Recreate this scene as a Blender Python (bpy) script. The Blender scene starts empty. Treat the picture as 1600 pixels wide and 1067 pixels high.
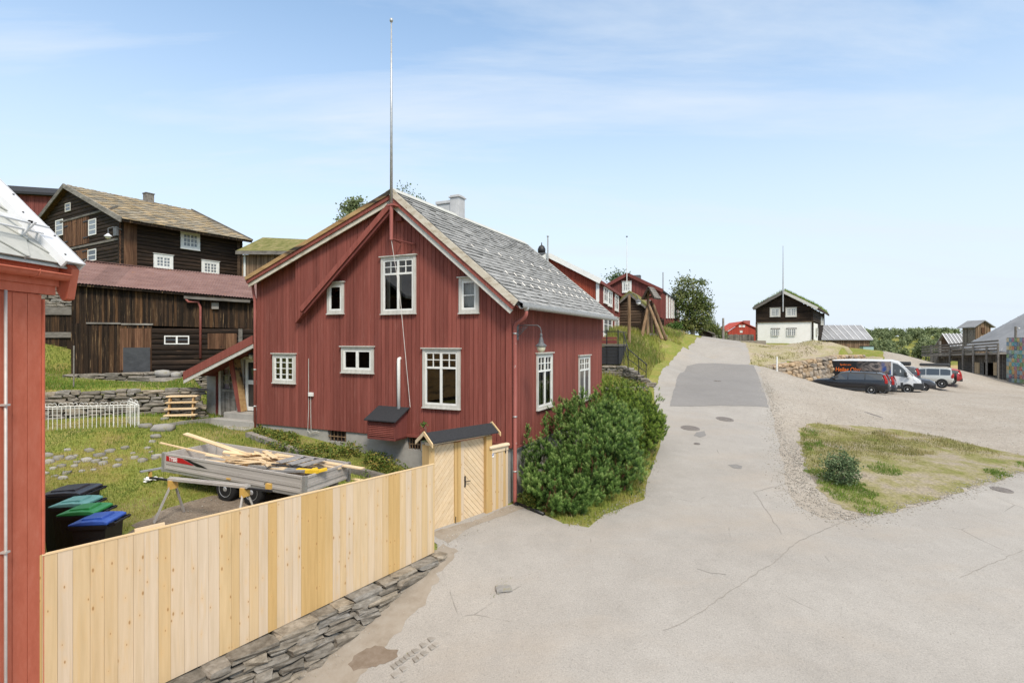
import bpy, math, random
import numpy as np
from mathutils import Vector, Matrix
random.seed(7)
rng = np.random.default_rng(7)
SC = bpy.context.scene
COL = SC.collection
R = math.radians
# ------------------------------------------------------------------ camera, sky, sun, exposure
cam_data = bpy.data.cameras.new('camera')
cam = bpy.data.objects.new('camera', cam_data)
COL.objects.link(cam)
cam.location = (0, 0, 0)
cam.rotation_euler = (R(90), 0, 0)
cam_data.sensor_width = 36.0
cam_data.lens = 36.0 * 850 / 1600
cam_data.clip_start = 0.1
cam_data.clip_end = 6000
SC.camera = cam
SUN_EL, SUN_AZ = 50, 160          # azimuth clockwise from +Y (north)
sd = bpy.data.lights.new('sun', 'SUN')
sd.energy = 2.0
sd.angle = R(14)
sd.color = (1.0, 0.91, 0.79)
sun = bpy.data.objects.new('sun', sd)
COL.objects.link(sun)
az = R(SUN_AZ)
sdir = Vector((math.sin(az) * math.cos(R(SUN_EL)), math.cos(az) * math.cos(R(SUN_EL)), math.sin(R(SUN_EL))))
sun.rotation_euler = (-sdir).to_track_quat('-Z', 'Y').to_euler()
SC.view_settings.view_transform = 'Standard'
SC.view_settings.look = 'None'
SC.view_settings.gamma = 1
SC.view_settings.exposure = 0.92
SC.cycles.max_bounces = 6
SC.cycles.transparent_max_bounces = 12
SC.cycles.use_denoising = True
def build_world():
 w = bpy.data.worlds.new('World')
 SC.world = w
 w.use_nodes = True
 nt = w.node_tree
 nt.nodes.clear()
 N = nt.nodes.new
 L = nt.links.new
 out = N('ShaderNodeOutputWorld')
 bg = N('ShaderNodeBackground')
 bg.inputs['Strength'].default_value = 0.12
 sky = N('ShaderNodeTexSky')
 sky.sky_type = 'NISHITA'
 sky.sun_disc = False
 sky.sun_elevation = R(SUN_EL)
 sky.sun_rotation = R(SUN_AZ)
 sky.air_density = 1.0
 sky.dust_density = 0.6
 sky.ozone_density = 1.2
 tc = N('ShaderNodeTexCoord')
 sep = N('ShaderNodeSeparateXYZ')
 L(tc.outputs['Generated'], sep.inputs[0])
 # thin high cloud: streaky noise on the sky direction, projected on a flat layer
 zc = N('ShaderNodeMath'); zc.operation = 'ADD'; zc.inputs[1].default_value = 0.12
 L(sep.outputs['Z'], zc.inputs[0])
 dx = N('ShaderNodeMath'); dx.operation = 'DIVIDE'
 dy = N('ShaderNodeMath'); dy.operation = 'DIVIDE'
 L(sep.outputs['X'], dx.inputs[0]); L(zc.outputs[0], dx.inputs[1])
 L(sep.outputs['Y'], dy.inputs[0]); L(zc.outputs[0], dy.inputs[1])
 cb = N('ShaderNodeCombineXYZ')
 L(dx.outputs[0], cb.inputs[0]); L(dy.outputs[0], cb.inputs[1])
 mp = N('ShaderNodeMapping')
 mp.inputs['Rotation'].default_value = (0, 0, R(-25))
 mp.inputs['Scale'].default_value = (0.32, 1.15, 1)
 L(cb.outputs[0], mp.inputs[0])
 n1 = N('ShaderNodeTexNoise')
 n1.inputs['Scale'].default_value = 1.7
 n1.inputs['Detail'].default_value = 9
 n1.inputs['Roughness'].default_value = 0.58
 n1.inputs['Distortion'].default_value = 0.5
 L(mp.outputs[0], n1.inputs['Vector'])
 cr = N('ShaderNodeMapRange')
 cr.inputs['From Min'].default_value = 0.48
 cr.inputs['From Max'].default_value = 0.74
 cr.inputs['To Min'].default_value = 0.0
 cr.inputs['To Max'].default_value = 0.85
 L(n1.outputs['Fac'], cr.inputs['Value'])
 # pale air towards the horizon
 hz = N('ShaderNodeMapRange')
 hz.inputs['From Min'].default_value = 0.0
 hz.inputs['From Max'].default_value = 0.62
 hz.inputs['To Min'].default_value = 0.97
 hz.inputs['To Max'].default_value = 0.12
 hz.interpolation_type = 'SMOOTHSTEP'
 L(sep.outputs['Z'], hz.inputs['Value'])
 # 1-(1-a)(1-b)
 ia = N('ShaderNodeMath'); ia.operation = 'SUBTRACT'; ia.inputs[0].default_value = 1
 ib = N('ShaderNodeMath'); ib.operation = 'SUBTRACT'; ib.inputs[0].default_value = 1
 L(cr.outputs[0], ia.inputs[1]); L(hz.outputs[0], ib.inputs[1])
 mu = N('ShaderNodeMath'); mu.operation = 'MULTIPLY'
 L(ia.outputs[0], mu.inputs[0]); L(ib.outputs[0], mu.inputs[1])
 fm = N('ShaderNodeMath'); fm.operation = 'SUBTRACT'; fm.inputs[0].default_value = 1
 L(mu.outputs[0], fm.inputs[1])
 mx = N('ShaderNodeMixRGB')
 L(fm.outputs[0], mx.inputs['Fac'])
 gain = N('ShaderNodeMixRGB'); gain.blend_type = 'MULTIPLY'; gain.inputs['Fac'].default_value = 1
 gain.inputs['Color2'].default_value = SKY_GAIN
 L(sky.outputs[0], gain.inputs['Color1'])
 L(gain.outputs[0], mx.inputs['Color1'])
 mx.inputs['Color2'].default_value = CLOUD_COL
 # bright neutral layer overhead, out of view, added for soft ambient light
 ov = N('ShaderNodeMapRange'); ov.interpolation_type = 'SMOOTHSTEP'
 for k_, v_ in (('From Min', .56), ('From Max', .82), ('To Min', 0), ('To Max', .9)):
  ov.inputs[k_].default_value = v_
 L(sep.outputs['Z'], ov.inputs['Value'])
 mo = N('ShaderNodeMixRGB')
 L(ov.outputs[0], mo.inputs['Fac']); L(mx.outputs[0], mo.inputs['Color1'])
 mo.inputs['Color2'].default_value = OVERHEAD_FILL
 L(mo.outputs[0], bg.inputs['Color'])
 L(bg.outputs[0], out.inputs['Surface'])
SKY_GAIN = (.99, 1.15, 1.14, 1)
OVERHEAD_FILL = (6.6, 6.3, 5.9, 1)
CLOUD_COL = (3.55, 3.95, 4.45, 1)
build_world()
# ------------------------------------------------------------------ pixel <-> place (photo measured at 1600 x 1067, f = 850 px)
F, CU, CV = 850.0, 800.0, 533.5
def P(u, v, Y):
 return Vector(((u - CU) / F * Y, Y, (CV - v) / F * Y))
class Frame:
 """a building's own axes: local x along the front, local y into depth, z up from zb"""
 def __init__(s, x, y, zb, deg):
  s.x, s.y, s.zb, s.a = x, y, zb, R(deg)
  s.c, s.s = math.cos(s.a), math.sin(s.a)
 def w(s, x, y, z=0):
  return Vector((s.x + x * s.c - y * s.s, s.y + x * s.s + y * s.c, s.zb + z))
 def front(s, u, v, y0=0.0):
  k = (u - CU) / F
  bx, by = s.x - y0 * s.s, s.y + y0 * s.c
  t = (k * by - bx) / (s.c - k * s.s)
  Y = by + t * s.s
  return t, (CV - v) / F * Y - s.zb
 def side(s, u, v, x0=0.0):
  k = (u - CU) / F
  bx, by = s.x + x0 * s.c, s.y + x0 * s.s
  t = (k * by - bx) / (-s.s - k * s.c)
  Y = by + t * s.c
  return t, (CV - v) / F * Y - s.zb
 def frect(s, r, y0=0.0):
  u0, v0, u1, v1 = r
  um, vm = (u0 + u1) / 2, 0
  a, b = s.front(u0, 0, y0)[0], s.front(u1, 0, y0)[0]
  return min(a, b), max(a, b), s.front(um, v1, y0)[1], s.front(um, v0, y0)[1]
 def srect(s, r, x0=0.0):
  u0, v0, u1, v1 = r
  um = (u0 + u1) / 2
  a, b = s.side(u0, 0, x0)[0], s.side(u1, 0, x0)[0]
  return min(a, b), max(a, b), s.side(um, v1, x0)[1], s.side(um, v0, x0)[1]
# ------------------------------------------------------------------ mesh builder
def clip_poly(poly, inside, cut):
 out = []
 n = len(poly)
 for i in range(n):
  a, b = poly[i], poly[(i + 1) % n]
  ia, ib = inside(a), inside(b)
  if ia:
   out.append(a)
  if ia != ib:
   out.append(cut(a, b))
 return out
def clip_half(poly, nx, ny, d):
 """keep nx*x+ny*y <= d"""
 f = lambda p: nx * p[0] + ny * p[1] - d
 def cut(a, b):
  fa, fb = f(a), f(b)
  t = fa / (fa - fb)
  return (a[0] + (b[0] - a[0]) * t, a[1] + (b[1] - a[1]) * t)
 return clip_poly(poly, lambda p: f(p) <= 1e-9, cut)
def clip_rect(poly, x0, x1, y0, y1):
 for h in ((1, 0, x1), (-1, 0, -x0), (0, 1, y1), (0, -1, -y0)):
  if len(poly) < 3:
   return []
  poly = clip_half(poly, *h)
 return poly
ID = lambda x, y, z: (x, y, z)
class MB:
 def __init__(s, T=None):
  s.v, s.f, s.m, s.t = [], [], [], []
  s.T = T
  s.mi = 0
 def add(s, vs, fs, tint=None):
  b = len(s.v)
  if s.T:
   vs = [s.T(*p) for p in vs]
  s.v.extend(tuple(p) for p in vs)
  tt = random.random() if tint is None else tint
  for f in fs:
   s.f.append(tuple(b + i for i in f))
   s.m.append(s.mi)
   s.t.append(tt)
 def box(s, x0, x1, y0, y1, z0, z1, tint=None):
  s.add([(x0, y0, z0), (x1, y0, z0), (x1, y1, z0), (x0, y1, z0), (x0, y0, z1), (x1, y0, z1), (x1, y1, z1), (x0, y1, z1)],
   [(3, 2, 1, 0), (4, 5, 6, 7), (0, 1, 5, 4), (1, 2, 6, 5), (2, 3, 7, 6), (3, 0, 4, 7)], tint)
 def hexa(s, vs, tint=None):
  s.add(vs, [(3, 2, 1, 0), (4, 5, 6, 7), (0, 1, 5, 4), (1, 2, 6, 5), (2, 3, 7, 6), (3, 0, 4, 7)], tint)
 def bar(s, a, b, w, h, up=(0, 0, 1), tint=None, off=(0, 0)):
  """rectangular bar from a to b; w across, h along up"""
  a, b = Vector(a), Vector(b)
  d = (b - a).normalized()
  u = Vector(up)
  sd_ = d.cross(u)
  if sd_.length < 1e-5:
   sd_ = d.cross(Vector((1, 0, 0)))
  sd_.normalize()
  u = sd_.cross(d).normalized()
  o = sd_ * off[0] + u * off[1]
  vs = []
  for p in (a, b):
   for sx, sz in ((-1, -1), (1, -1), (1, 1), (-1, 1)):
    vs.append(p + o + sd_ * (w / 2 * sx) + u * (h / 2 * sz))
  s.add(vs, [(0, 1, 2, 3), (7, 6, 5, 4), (0, 4, 5, 1), (1, 5, 6, 2), (2, 6, 7, 3), (3, 7, 4, 0)], tint)
 def quad(s, a, b, c, d, tint=None):
  s.add([a, b, c, d], [(0, 1, 2, 3)], tint)
 def poly(s, pts, tint=None):
  s.add(pts, [tuple(range(len(pts)))], tint)
 def prism(s, pts, fn0, fn1, tint=None):
  """closed solid between two images of a 2D polygon"""
  n = len(pts)
  vs = [fn0(*p) for p in pts] + [fn1(*p) for p in pts]
  fs = [tuple(range(n)), tuple(range(2 * n - 1, n - 1, -1))]
  for i in range(n):
   j = (i + 1) % n
   fs.append((i, n + i, n + j, j))
  s.add(vs, fs, tint)
 def tube(s, pts, r, n=8, cap=True, tint=None):
  pts = [Vector(p) for p in pts]
  rs = r if isinstance(r, (list, tuple)) else [r] * len(pts)
  rings = []
  ref = None
  for i, p in enumerate(pts):
   if i == 0:
    d = pts[1] - p
   elif i == len(pts) - 1:
    d = p - pts[i - 1]
   else:
    d = (pts[i + 1] - p).normalized() + (p - pts[i - 1]).normalized()
   d.normalize()
   if ref is None:
    ref = Vector((0, 0, 1)) if abs(d.z) < .9 else Vector((1, 0, 0))
   a = d.cross(ref).normalized()
   b = a.cross(d).normalized()
   ref = b
   rings.append([p + (a * math.cos(2 * math.pi * k / n) + b * math.sin(2 * math.pi * k / n)) * rs[i] for k in range(n)])
  vs = [q for rg in rings for q in rg]
  fs = []
  for i in range(len(pts) - 1):
   for k in range(n):
    k2 = (k + 1) % n
    fs.append((i * n + k, i * n + k2, (i + 1) * n + k2, (i + 1) * n + k))
  if cap:
   fs.append(tuple(range(n - 1, -1, -1)))
   fs.append(tuple((len(pts) - 1) * n + k for k in range(n)))
  s.add(vs, fs, tint)
 def lathe(s, prof, c, axis='z', n=16, tint=None):
  """prof = [(r, h)...] about c"""
  vs, fs = [], []
  for r, h in prof:
   for k in range(n):
    a = 2 * math.pi * k / n
    ca, sa = math.cos(a) * r, math.sin(a) * r
    vs.append({'z': (c[0] + ca, c[1] + sa, c[2] + h), 'y': (c[0] + ca, c[1] + h, c[2] + sa), 'x': (c[0] + h, c[1] + ca, c[2] + sa)}[axis])
  m = len(prof)
  for i in range(m - 1):
   for k in range(n):
    k2 = (k + 1) % n
    fs.append((i * n + k, i * n + k2, (i + 1) * n + k2, (i + 1) * n + k))
  fs.append(tuple(range(n - 1, -1, -1)))
  fs.append(tuple((m - 1) * n + k for k in range(n)))
  s.add(vs, fs, tint)
 def stone(s, c, sx, sy, sz, rz=0, jit=.16, tint=None, e=.45):
  """a rounded irregular stone"""
  vs, fs = STONE
  q = []
  ca, sa = math.cos(rz), math.sin(rz)
  sk = random.uniform(-.18, .18)
  for (x, y, z) in vs:
   l = math.sqrt(x * x + y * y + z * z)
   k = (1 - e) + e / l
   x, y, z = x * k, y * k, z * k
   x += random.uniform(-jit, jit) + sk * z
   y += random.uniform(-jit, jit)
   z += random.uniform(-jit, jit)
   x, y, z = x * sx / 2, y * sy / 2, z * sz / 2
   q.append((c[0] + x * ca - y * sa, c[1] + x * sa + y * ca, c[2] + z))
  s.add(q, fs, tint)
 def build(s, name, mats, parent=None, smooth=False, loc=None, bevel=0):
  if not isinstance(mats, (list, tuple)):
   mats = [mats]
  me = bpy.data.meshes.new(name)
  me.from_pydata(s.v, [], s.f)
  for m in mats:
   me.materials.append(m)
  me.polygons.foreach_set('material_index', s.m)
  a = me.attributes.new('tint', 'FLOAT', 'FACE')
  a.data.foreach_set('value', s.t)
  if smooth:
   me.polygons.foreach_set('use_smooth', [True] * len(s.f))
  me.update()
  o = bpy.data.objects.new(name, me)
  COL.objects.link(o)
  if parent:
   o.parent = parent
  if loc is not None:
   o.location = loc
  if bevel:
   b = o.modifiers.new('bevel', 'BEVEL')
   b.width = bevel
   b.segments = 2
   b.limit_method = 'ANGLE'
  return o
def _stone():
 idx, vs, fs = {}, [], []
 g = (-1, 0, 1)
 def vid(p):
  if p not in idx:
   idx[p] = len(vs)
   vs.append(p)
  return idx[p]
 for ax in range(3):
  for sgn in (-1, 1):
   for i in range(2):
    for j in range(2):
     q = []
     for (di, dj) in ((0, 0), (1, 0), (1, 1), (0, 1)):
      p = [0, 0, 0]
      p[ax] = sgn
      p[(ax + 1) % 3] = g[i + di]
      p[(ax + 2) % 3] = g[j + dj]
      q.append(vid(tuple(p)))
     fs.append(tuple(q if sgn > 0 else q[::-1]))
 return vs, fs
STONE = _stone()
def tag(o, label=None, cat=None, group=None, kind=None):
 if label: o['label'] = label
 if cat: o['category'] = cat
 if group: o['group'] = group
 if kind: o['kind'] = kind
 return o
def thing(name, label, cat, loc, rz=0, group=None, rot=None):
 o = bpy.data.objects.new(name, None)
 o.empty_display_size = .2
 COL.objects.link(o)
 o.location = loc
 o.rotation_euler = rot if rot else (0, 0, rz)
 return tag(o, label, cat, group)
def fthing(name, label, cat, fr, group=None):
 return thing(name, label, cat, (fr.x, fr.y, fr.zb), fr.a, group)
def copy_tree(o, loc=None, rz=None, label=None):
 c = o.copy()
 COL.objects.link(c)
 if loc is not None: c.location = loc
 if rz is not None: c.rotation_euler = (0, 0, rz)
 if label: c['label'] = label
 for ch in list(o.children):
  d = ch.copy(); COL.objects.link(d); d.parent = c
  for g in list(ch.children):
   e = g.copy(); COL.objects.link(e); e.parent = d
 return c
# ------------------------------------------------------------------ materials
class Mat:
 def __init__(s, name):
  s.m = bpy.data.materials.new(name)
  s.m.use_nodes = True
  s.nt = s.m.node_tree
  s.b = s.nt.nodes['Principled BSDF']
  s.out = s.nt.nodes['Material Output']
 def n(s, t, **kw):
  x = s.nt.nodes.new('ShaderNode' + t)
  for k, v in kw.items():
   if hasattr(x, k) and k not in x.inputs.keys():
    setattr(x, k, v)
   else:
    x.inputs[k].default_value = v
  return x
 def l(s, a, b):
  s.nt.links.new(a, b)
 def coords(s, scale=(1, 1, 1), rot=(0, 0, 0), space='Object'):
  tc = s.n('TexCoord')
  mp = s.n('Mapping')
  mp.inputs['Scale'].default_value = scale
  mp.inputs['Rotation'].default_value = rot
  s.l(tc.outputs[space], mp.inputs[0])
  return mp.outputs[0]
 def noise(s, vec, scale=1, detail=6, rough=.6, dist=0):
  x = s.n('TexNoise')
  x.inputs['Scale'].default_value = scale
  x.inputs['Detail'].default_value = detail
  x.inputs['Roughness'].default_value = rough
  x.inputs['Distortion'].default_value = dist
  s.l(vec, x.inputs['Vector'])
  return x.outputs['Fac']
 def rng(s, fac, a, b, c=0, d=1):
  x = s.n('MapRange')
  for k, v in (('From Min', a), ('From Max', b), ('To Min', c), ('To Max', d)):
   x.inputs[k].default_value = v
  s.l(fac, x.inputs['Value'])
  return x.outputs[0]
 def ramp(s, fac, stops):
  x = s.n('ValToRGB')
  e = x.color_ramp.elements
  while len(e) < len(stops):
   e.new(.5)
  for i, (p, c) in enumerate(stops):
   e[i].position = p
   e[i].color = (*c, 1) if len(c) == 3 else c
  s.l(fac, x.inputs[0])
  return x.outputs[0]
 def mix(s, fac, a, b, mode='MIX'):
  x = s.n('MixRGB', blend_type=mode)
  for i, q in (('Fac', fac), ('Color1', a), ('Color2', b)):
   if isinstance(q, (int, float)):
    x.inputs[i].default_value = q
   elif isinstance(q, tuple):
    x.inputs[i].default_value = (*q, 1)
   else:
    s.l(q, x.inputs[i])
  return x.outputs[0]
 def tint(s):
  a = s.n('Attribute')
  a.attribute_name = 'tint'
  return a.outputs['Fac']
 def math(s, op, a, b=0.0):
  x = s.n('Math', operation=op)
  for i, q in ((0, a), (1, b)):
   if isinstance(q, (int, float)):
    x.inputs[i].default_value = q
   else:
    s.l(q, x.inputs[i])
  return x.outputs[0]
 def bump(s, h, strength=.3, dist=.02):
  x = s.n('Bump')
  x.inputs['Strength'].default_value = strength
  x.inputs['Distance'].default_value = dist
  s.l(h, x.inputs['Height'])
  s.l(x.outputs[0], s.b.inputs['Normal'])
 def fin(s, col, rough=.8, spec=.3, metal=0):
  if isinstance(col, tuple):
   s.b.inputs['Base Color'].default_value = (*col, 1)
  else:
   s.l(col, s.b.inputs['Base Color'])
  if isinstance(rough, (int, float)):
   s.b.inputs['Roughness'].default_value = rough
  else:
   s.l(rough, s.b.inputs['Roughness'])
  s.b.inputs['Specular IOR Level'].default_value = spec
  s.b.inputs['Metallic'].default_value = metal
  return s.m
def surf(name, stops, scale=(1, 1, 1), detail=7, nrough=.62, rough=.85, spec=.25, metal=0, tint=None, spots=None, bump=0, bdist=.01, dist=0):
 """noise-coloured surface; tint = (dark, bright) multiplier or list of colours chosen per board / stone; spots = [(colour, scale, lo, hi)]"""
 k = Mat(name)
 v = k.coords(scale)
 f = k.noise(v, 1, detail, nrough, dist)
 n = len(stops)
 c = k.ramp(f, [(.3 + .4 * i / max(1, n - 1), s_) for i, s_ in enumerate(stops)])
 if tint is not None:
  if isinstance(tint[0], (int, float)):
   tc = k.ramp(k.tint(), [(0, (tint[0],) * 3), (1, (tint[1],) * 3)])
  else:
   tc = k.ramp(k.tint(), [(i / (len(tint) - 1), t) for i, t in enumerate(tint)])
  c = k.mix(1, c, tc, 'MULTIPLY')
 for sp in spots or []:
  col, sc, lo, hi = sp[:4]
  f2 = k.noise(k.coords(sc), 1, 6, .65)
  c = k.mix(k.rng(f2, lo, hi, 0, sp[4] if len(sp) > 4 else 1), c, col)
 if bump:
  k.bump(f, bump, bdist)
 return k.fin(c, rough, spec, metal)
def plain(name, col, rough=.6, spec=.4, metal=0, var=.12, sc=9):
 a = tuple(x * (1 - var) for x in col)
 b = tuple(min(1, x * (1 + var)) for x in col)
 return surf(name, [a, b], (sc, sc, sc), 4, .55, rough, spec, metal)
def glass_mat(name, tint=(.75, .8, .8), refl=.14):
 k = Mat(name)
 tr = k.n('BsdfTransparent'); tr.inputs['Color'].default_value = (*tint, 1)
 gl = k.n('BsdfGlossy'); gl.inputs['Roughness'].default_value = .02
 fr = k.n('Fresnel'); fr.inputs['IOR'].default_value = 1.5
 sc = k.math('ADD', k.math('MULTIPLY', fr.outputs[0], 1.3), refl * .4)
 mx = k.n('MixShader')
 k.l(sc, mx.inputs[0]); k.l(tr.outputs[0], mx.inputs[1]); k.l(gl.outputs[0], mx.inputs[2])
 k.l(mx.outputs[0], k.out.inputs['Surface'])
 return k.m
def pine_mat(name, tones, along, knot=(.23, .12, .045)):
 """fresh softwood; along = axis index of the grain"""
 k = Mat(name)
 s_ = [9.0, 9.0, 9.0]; s_[along] = .5
 g = k.noise(k.coords(tuple(s_)), 1.6, 6, .6, .4)
 base = k.ramp(k.tint(), [(i / (len(tones) - 1), t) for i, t in enumerate(tones)])
 c = k.mix(1, base, k.ramp(g, [(.25, (.86, .83, .76)), (.7, (1.06, 1.05, 1.04))]), 'MULTIPLY')
 s2 = [24.0, 24.0, 24.0]; s2[along] = 1.2
 g2 = k.noise(k.coords(tuple(s2)), 1, 3, .5, .3)
 c = k.mix(k.rng(g2, .56, .75, 0, .35), c, (.60, .39, .17))
 # knots
 sx_ = k.n('SeparateXYZ'); k.l(k.coords(), sx_.inputs[0])
 ac, al = (0, 2) if along == 2 else (2, 0)
 cv = k.n('CombineXYZ')
 k.l(k.math('ADD', k.math('MULTIPLY', sx_.outputs[ac], 7.5), k.math('MULTIPLY', k.tint(), 57.0)), cv.inputs[0])
 k.l(k.math('MULTIPLY', sx_.outputs[al], 3.3), cv.inputs[1])
 vo = k.n('TexVoronoi', voronoi_dimensions='2D'); vo.inputs['Scale'].default_value = 1
 k.l(cv.outputs[0], vo.inputs['Vector'])
 pick = k.n('SeparateColor'); k.l(vo.outputs['Color'], pick.inputs[0])
 kn = k.rng(k.math('DIVIDE', vo.outputs['Distance'], k.math('ADD', k.math('MAXIMUM', k.math('SUBTRACT', pick.outputs[0], .45), 0.0), .0001)), .10, .20, 1, 0)
 c = k.mix(k.math('MULTIPLY', kn, .9), c, knot)
 halo = k.math('MULTIPLY', k.rng(vo.outputs['Distance'], .06, .3, .22, 0), k.rng(pick.outputs[0], .45, .55, 0, 1))
 c = k.mix(halo, c, (.62, .38, .15))
 st = k.noise(k.coords((1.1, 1.1, .9)), 1, 5, .6)
 c = k.mix(k.rng(st, .66, .8, 0, .3), c, (.33, .30, .22))
 return k.fin(c, .72, .25)
M = {}
def make_materials():
 M['red_house'] = surf('red_house_paint', [(.165, .048, .037), (.222, .066, .051), (.262, .086, .068)], (9, 9, .5), 10, .72, .8, .2, tint=(.84, 1.16),
      spots=[((.38, .18, .15), (30, 30, 1.6), .60, .74, .6), ((.15, .045, .038), (1.3, 1.3, .4), .55, .8, .5), ((.125, .04, .034), (22, 22, 9), .66, .74, .6)], bump=.25, bdist=.006)
 M['red_bright'] = surf('red_orange_paint', [(.25, .052, .030), (.33, .075, .042)], (4, 4, .5), 8, .65, .8, .2, tint=(.85, 1.12), spots=[((.15, .035, .025), (2, 2, .5), .58, .8, .6)])
 M['red_dark'] = surf('dark_red_paint', [(.135, .042, .036), (.21, .063, .053)], (4, 4, .5), 8, .65, .8, .2, tint=(.8, 1.15), spots=[((.22, .09, .07), (9, 9, 1.0), .62, .8, .5)])
 M['orange_red'] = surf('terracotta_paint', [(.44, .114, .066), (.50, .138, .082), (.54, .172, .11)], (7, 7, 3), 10, .72, .8, .22, tint=(.94, 1.06),
      spots=[((.50, .20, .14), (30, 30, 12), .62, .74, .45), ((.26, .06, .035), (2, 2, .8), .6, .8, .5)], bump=.5, bdist=.004)
 M['red_pipe'] = surf('faded_red_pipe_paint', [(.27, .075, .06), (.36, .12, .10)], (9, 9, 2), 7, .65, .6, .4, spots=[((.5, .46, .42), (14, 14, 5), .66, .72, .8)])
 M['white'] = surf('white_paint', [(.66, .66, .63), (.78, .78, .75)], (5, 5, 5), 6, .6, .55, .35, spots=[((.45, .44, .40), (20, 20, 6), .66, .8, .5)])
 M['grey_trim'] = surf('grey_trim_paint', [(.44, .43, .39), (.58, .57, .53)], (12, 12, 4), 7, .65, .8, .25, spots=[((.33, .28, .22), (25, 25, 8), .63, .76, .7)])
 M['raw_board'] = surf('bare_weathered_board', [(.33, .27, .19), (.55, .50, .41), (.62, .58, .5)], (2.5, 8, 8), 8, .65, .85, .2, spots=[((.2, .06, .05), (7, 9, 9), .62, .7, .7), ((.10, .09, .08), (3, 5, 5), .68, .82, .8)])
 M['ochre_board'] = surf('ochre_stained_board', [(.30, .17, .07), (.46, .31, .15)], (2, 8, 8), 7, .6, .8, .2, spots=[((.03, .028, .026), (.35, 3, 3), .5, .62, .95)])
 M['logs'] = surf('dark_tarred_logs', [(.009, .007, .0055), (.022, .015, .011), (.06, .036, .022)], (1.0, 1.0, 16), 9, .7, .85, .2, tint=(.6, 1.45), spots=[((.22, .135, .075), (.9, .9, 26), .61, .72, .8)], bump=.5, bdist=.012)
 M['logs_grey'] = surf('weathered_brown_logs', [(.03, .021, .015), (.075, .05, .035), (.13, .09, .06)], (1.0, 1.0, 14), 9, .7, .85, .2, tint=(.6, 1.4), bump=.5, bdist=.012)
 M['planks'] = surf('weathered_tarred_planks', [(.013, .010, .008), (.034, .024, .017), (.085, .056, .034)], (9, 9, .6), 9, .7, .88, .18,
     tint=[(.45, .43, .42), (.75, .72, .70), (1.1, .98, .88), (2.6, 2.0, 1.4)], spots=[((.34, .22, .115), (24, 24, .8), .59, .68, .85), ((.012, .010, .009), (12, 12, .7), .56, .7, .8), ((.10, .095, .09), (7, 7, .7), .66, .8, .7)], bump=.6, bdist=.01)
 M['planks_warm'] = surf('brown_door_planks', [(.045, .023, .014), (.12, .062, .036), (.2, .115, .065)], (9, 9, .7), 9, .7, .85, .18, tint=(.6, 1.5), spots=[((.3, .2, .1), (20, 20, 1), .64, .74, .7)], bump=.5, bdist=.008)
 M['planks_tan'] = surf('sun_bleached_planks', [(.11, .068, .042), (.2, .135, .085), (.29, .215, .15)], (9, 9, .5), 8, .7, .88, .18, tint=(.65, 1.35), bump=.4, bdist=.01)
 M['planks_grey'] = surf('silver_grey_timber', [(.085, .078, .07), (.19, .175, .155), (.28, .26, .235)], (1.6, 6, 6), 9, .7, .88, .18, tint=(.6, 1.3), spots=[((.05, .04, .033), (3, 9, 9), .62, .78, .7)], bump=.5, bdist=.01)
 M['timber_brown'] = surf('brown_pole_timber', [(.10, .058, .03), (.2, .13, .075), (.30, .22, .15)], (5, 5, .7), 8, .68, .85, .2, tint=(.6, 1.3))
 M['slate'] = surf('grey_slate', [(.19, .19, .185), (.275, .277, .272), (.35, .352, .345)], (3.5, 3.5, 3.5), 9, .7, .75, .3, tint=(.78, 1.15), spots=[((.17, .17, .16), (9, 9, 9), .6, .74, .5), ((.4, .4, .38), (26, 26, 26), .62, .72, .6)], bump=.5, bdist=.01)
 M['slate_tan'] = surf('tan_lichen_slate', [(.22, .195, .15), (.32, .28, .21), (.40, .35, .27)], (2.5, 2.5, 2.5), 8, .7, .8, .25, tint=[(.6, .62, .66), (.95, .95, .97), (1.25, 1.08, .82), (1.1, 1.12, 1.15)], spots=[((.38, .31, .18), (5, 5, 5), .6, .74, .5), ((.10, .09, .08), (8, 8, 8), .62, .78, .6)])
 M['slate_blue'] = surf('grey_green_slate', [(.36, .365, .34), (.43, .435, .41), (.49, .495, .465)], (6, 6, 6), 9, .7, .9, .12, tint=(.88, 1.08), spots=[((.22, .225, .21), (30, 30, 30), .62, .74, .5)], bump=.4, bdist=.005)
 M['rust_roof'] = surf('rust_red_iron', [(.13, .072, .062), (.185, .105, .09), (.23, .145, .128)], (1.5, 3.5, 3.5), 9, .68, .62, .3, tint=(.9, 1.12), spots=[((.27, .13, .06), (5, 3, 3), .60, .72, .6), ((.10, .04, .035), (.6, 3, 3), .56, .75, .6)])
 M['metal_roof'] = surf('grey_sheet_roof', [(.19, .195, .205), (.29, .295, .305)], (.6, .6, .6), 7, .6, .6, .35, tint=(.85, 1.12), spots=[((.14, .14, .14), (2, 2, 2), .6, .76, .6)])
 M['turf'] = surf('turf_roof', [(.09, .10, .03), (.17, .165, .065), (.27, .22, .12)], (2.2, 2.2, 2.2), 8, .7, .95, .05, bump=.8, bdist=.06)
 M['concrete'] = surf('weathered_concrete', [(.29, .275, .25), (.40, .385, .355)], (2.2, 2.2, 2.2), 10, .72, .9, .15, spots=[((.2, .185, .165), (.9, .9, 2.0), .54, .76, .7), ((.52, .51, .48), (8, 8, 8), .66, .78, .5)], bump=.3, bdist=.01)
 M['plaster'] = surf('white_plaster', [(.74, .73, .69), (.82, .81, .78)], (1.5, 1.5, 1.5), 8, .65, .9, .15, spots=[((.66, .60, .46), (.7, .7, 1.3), .6, .8, .5)])
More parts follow.
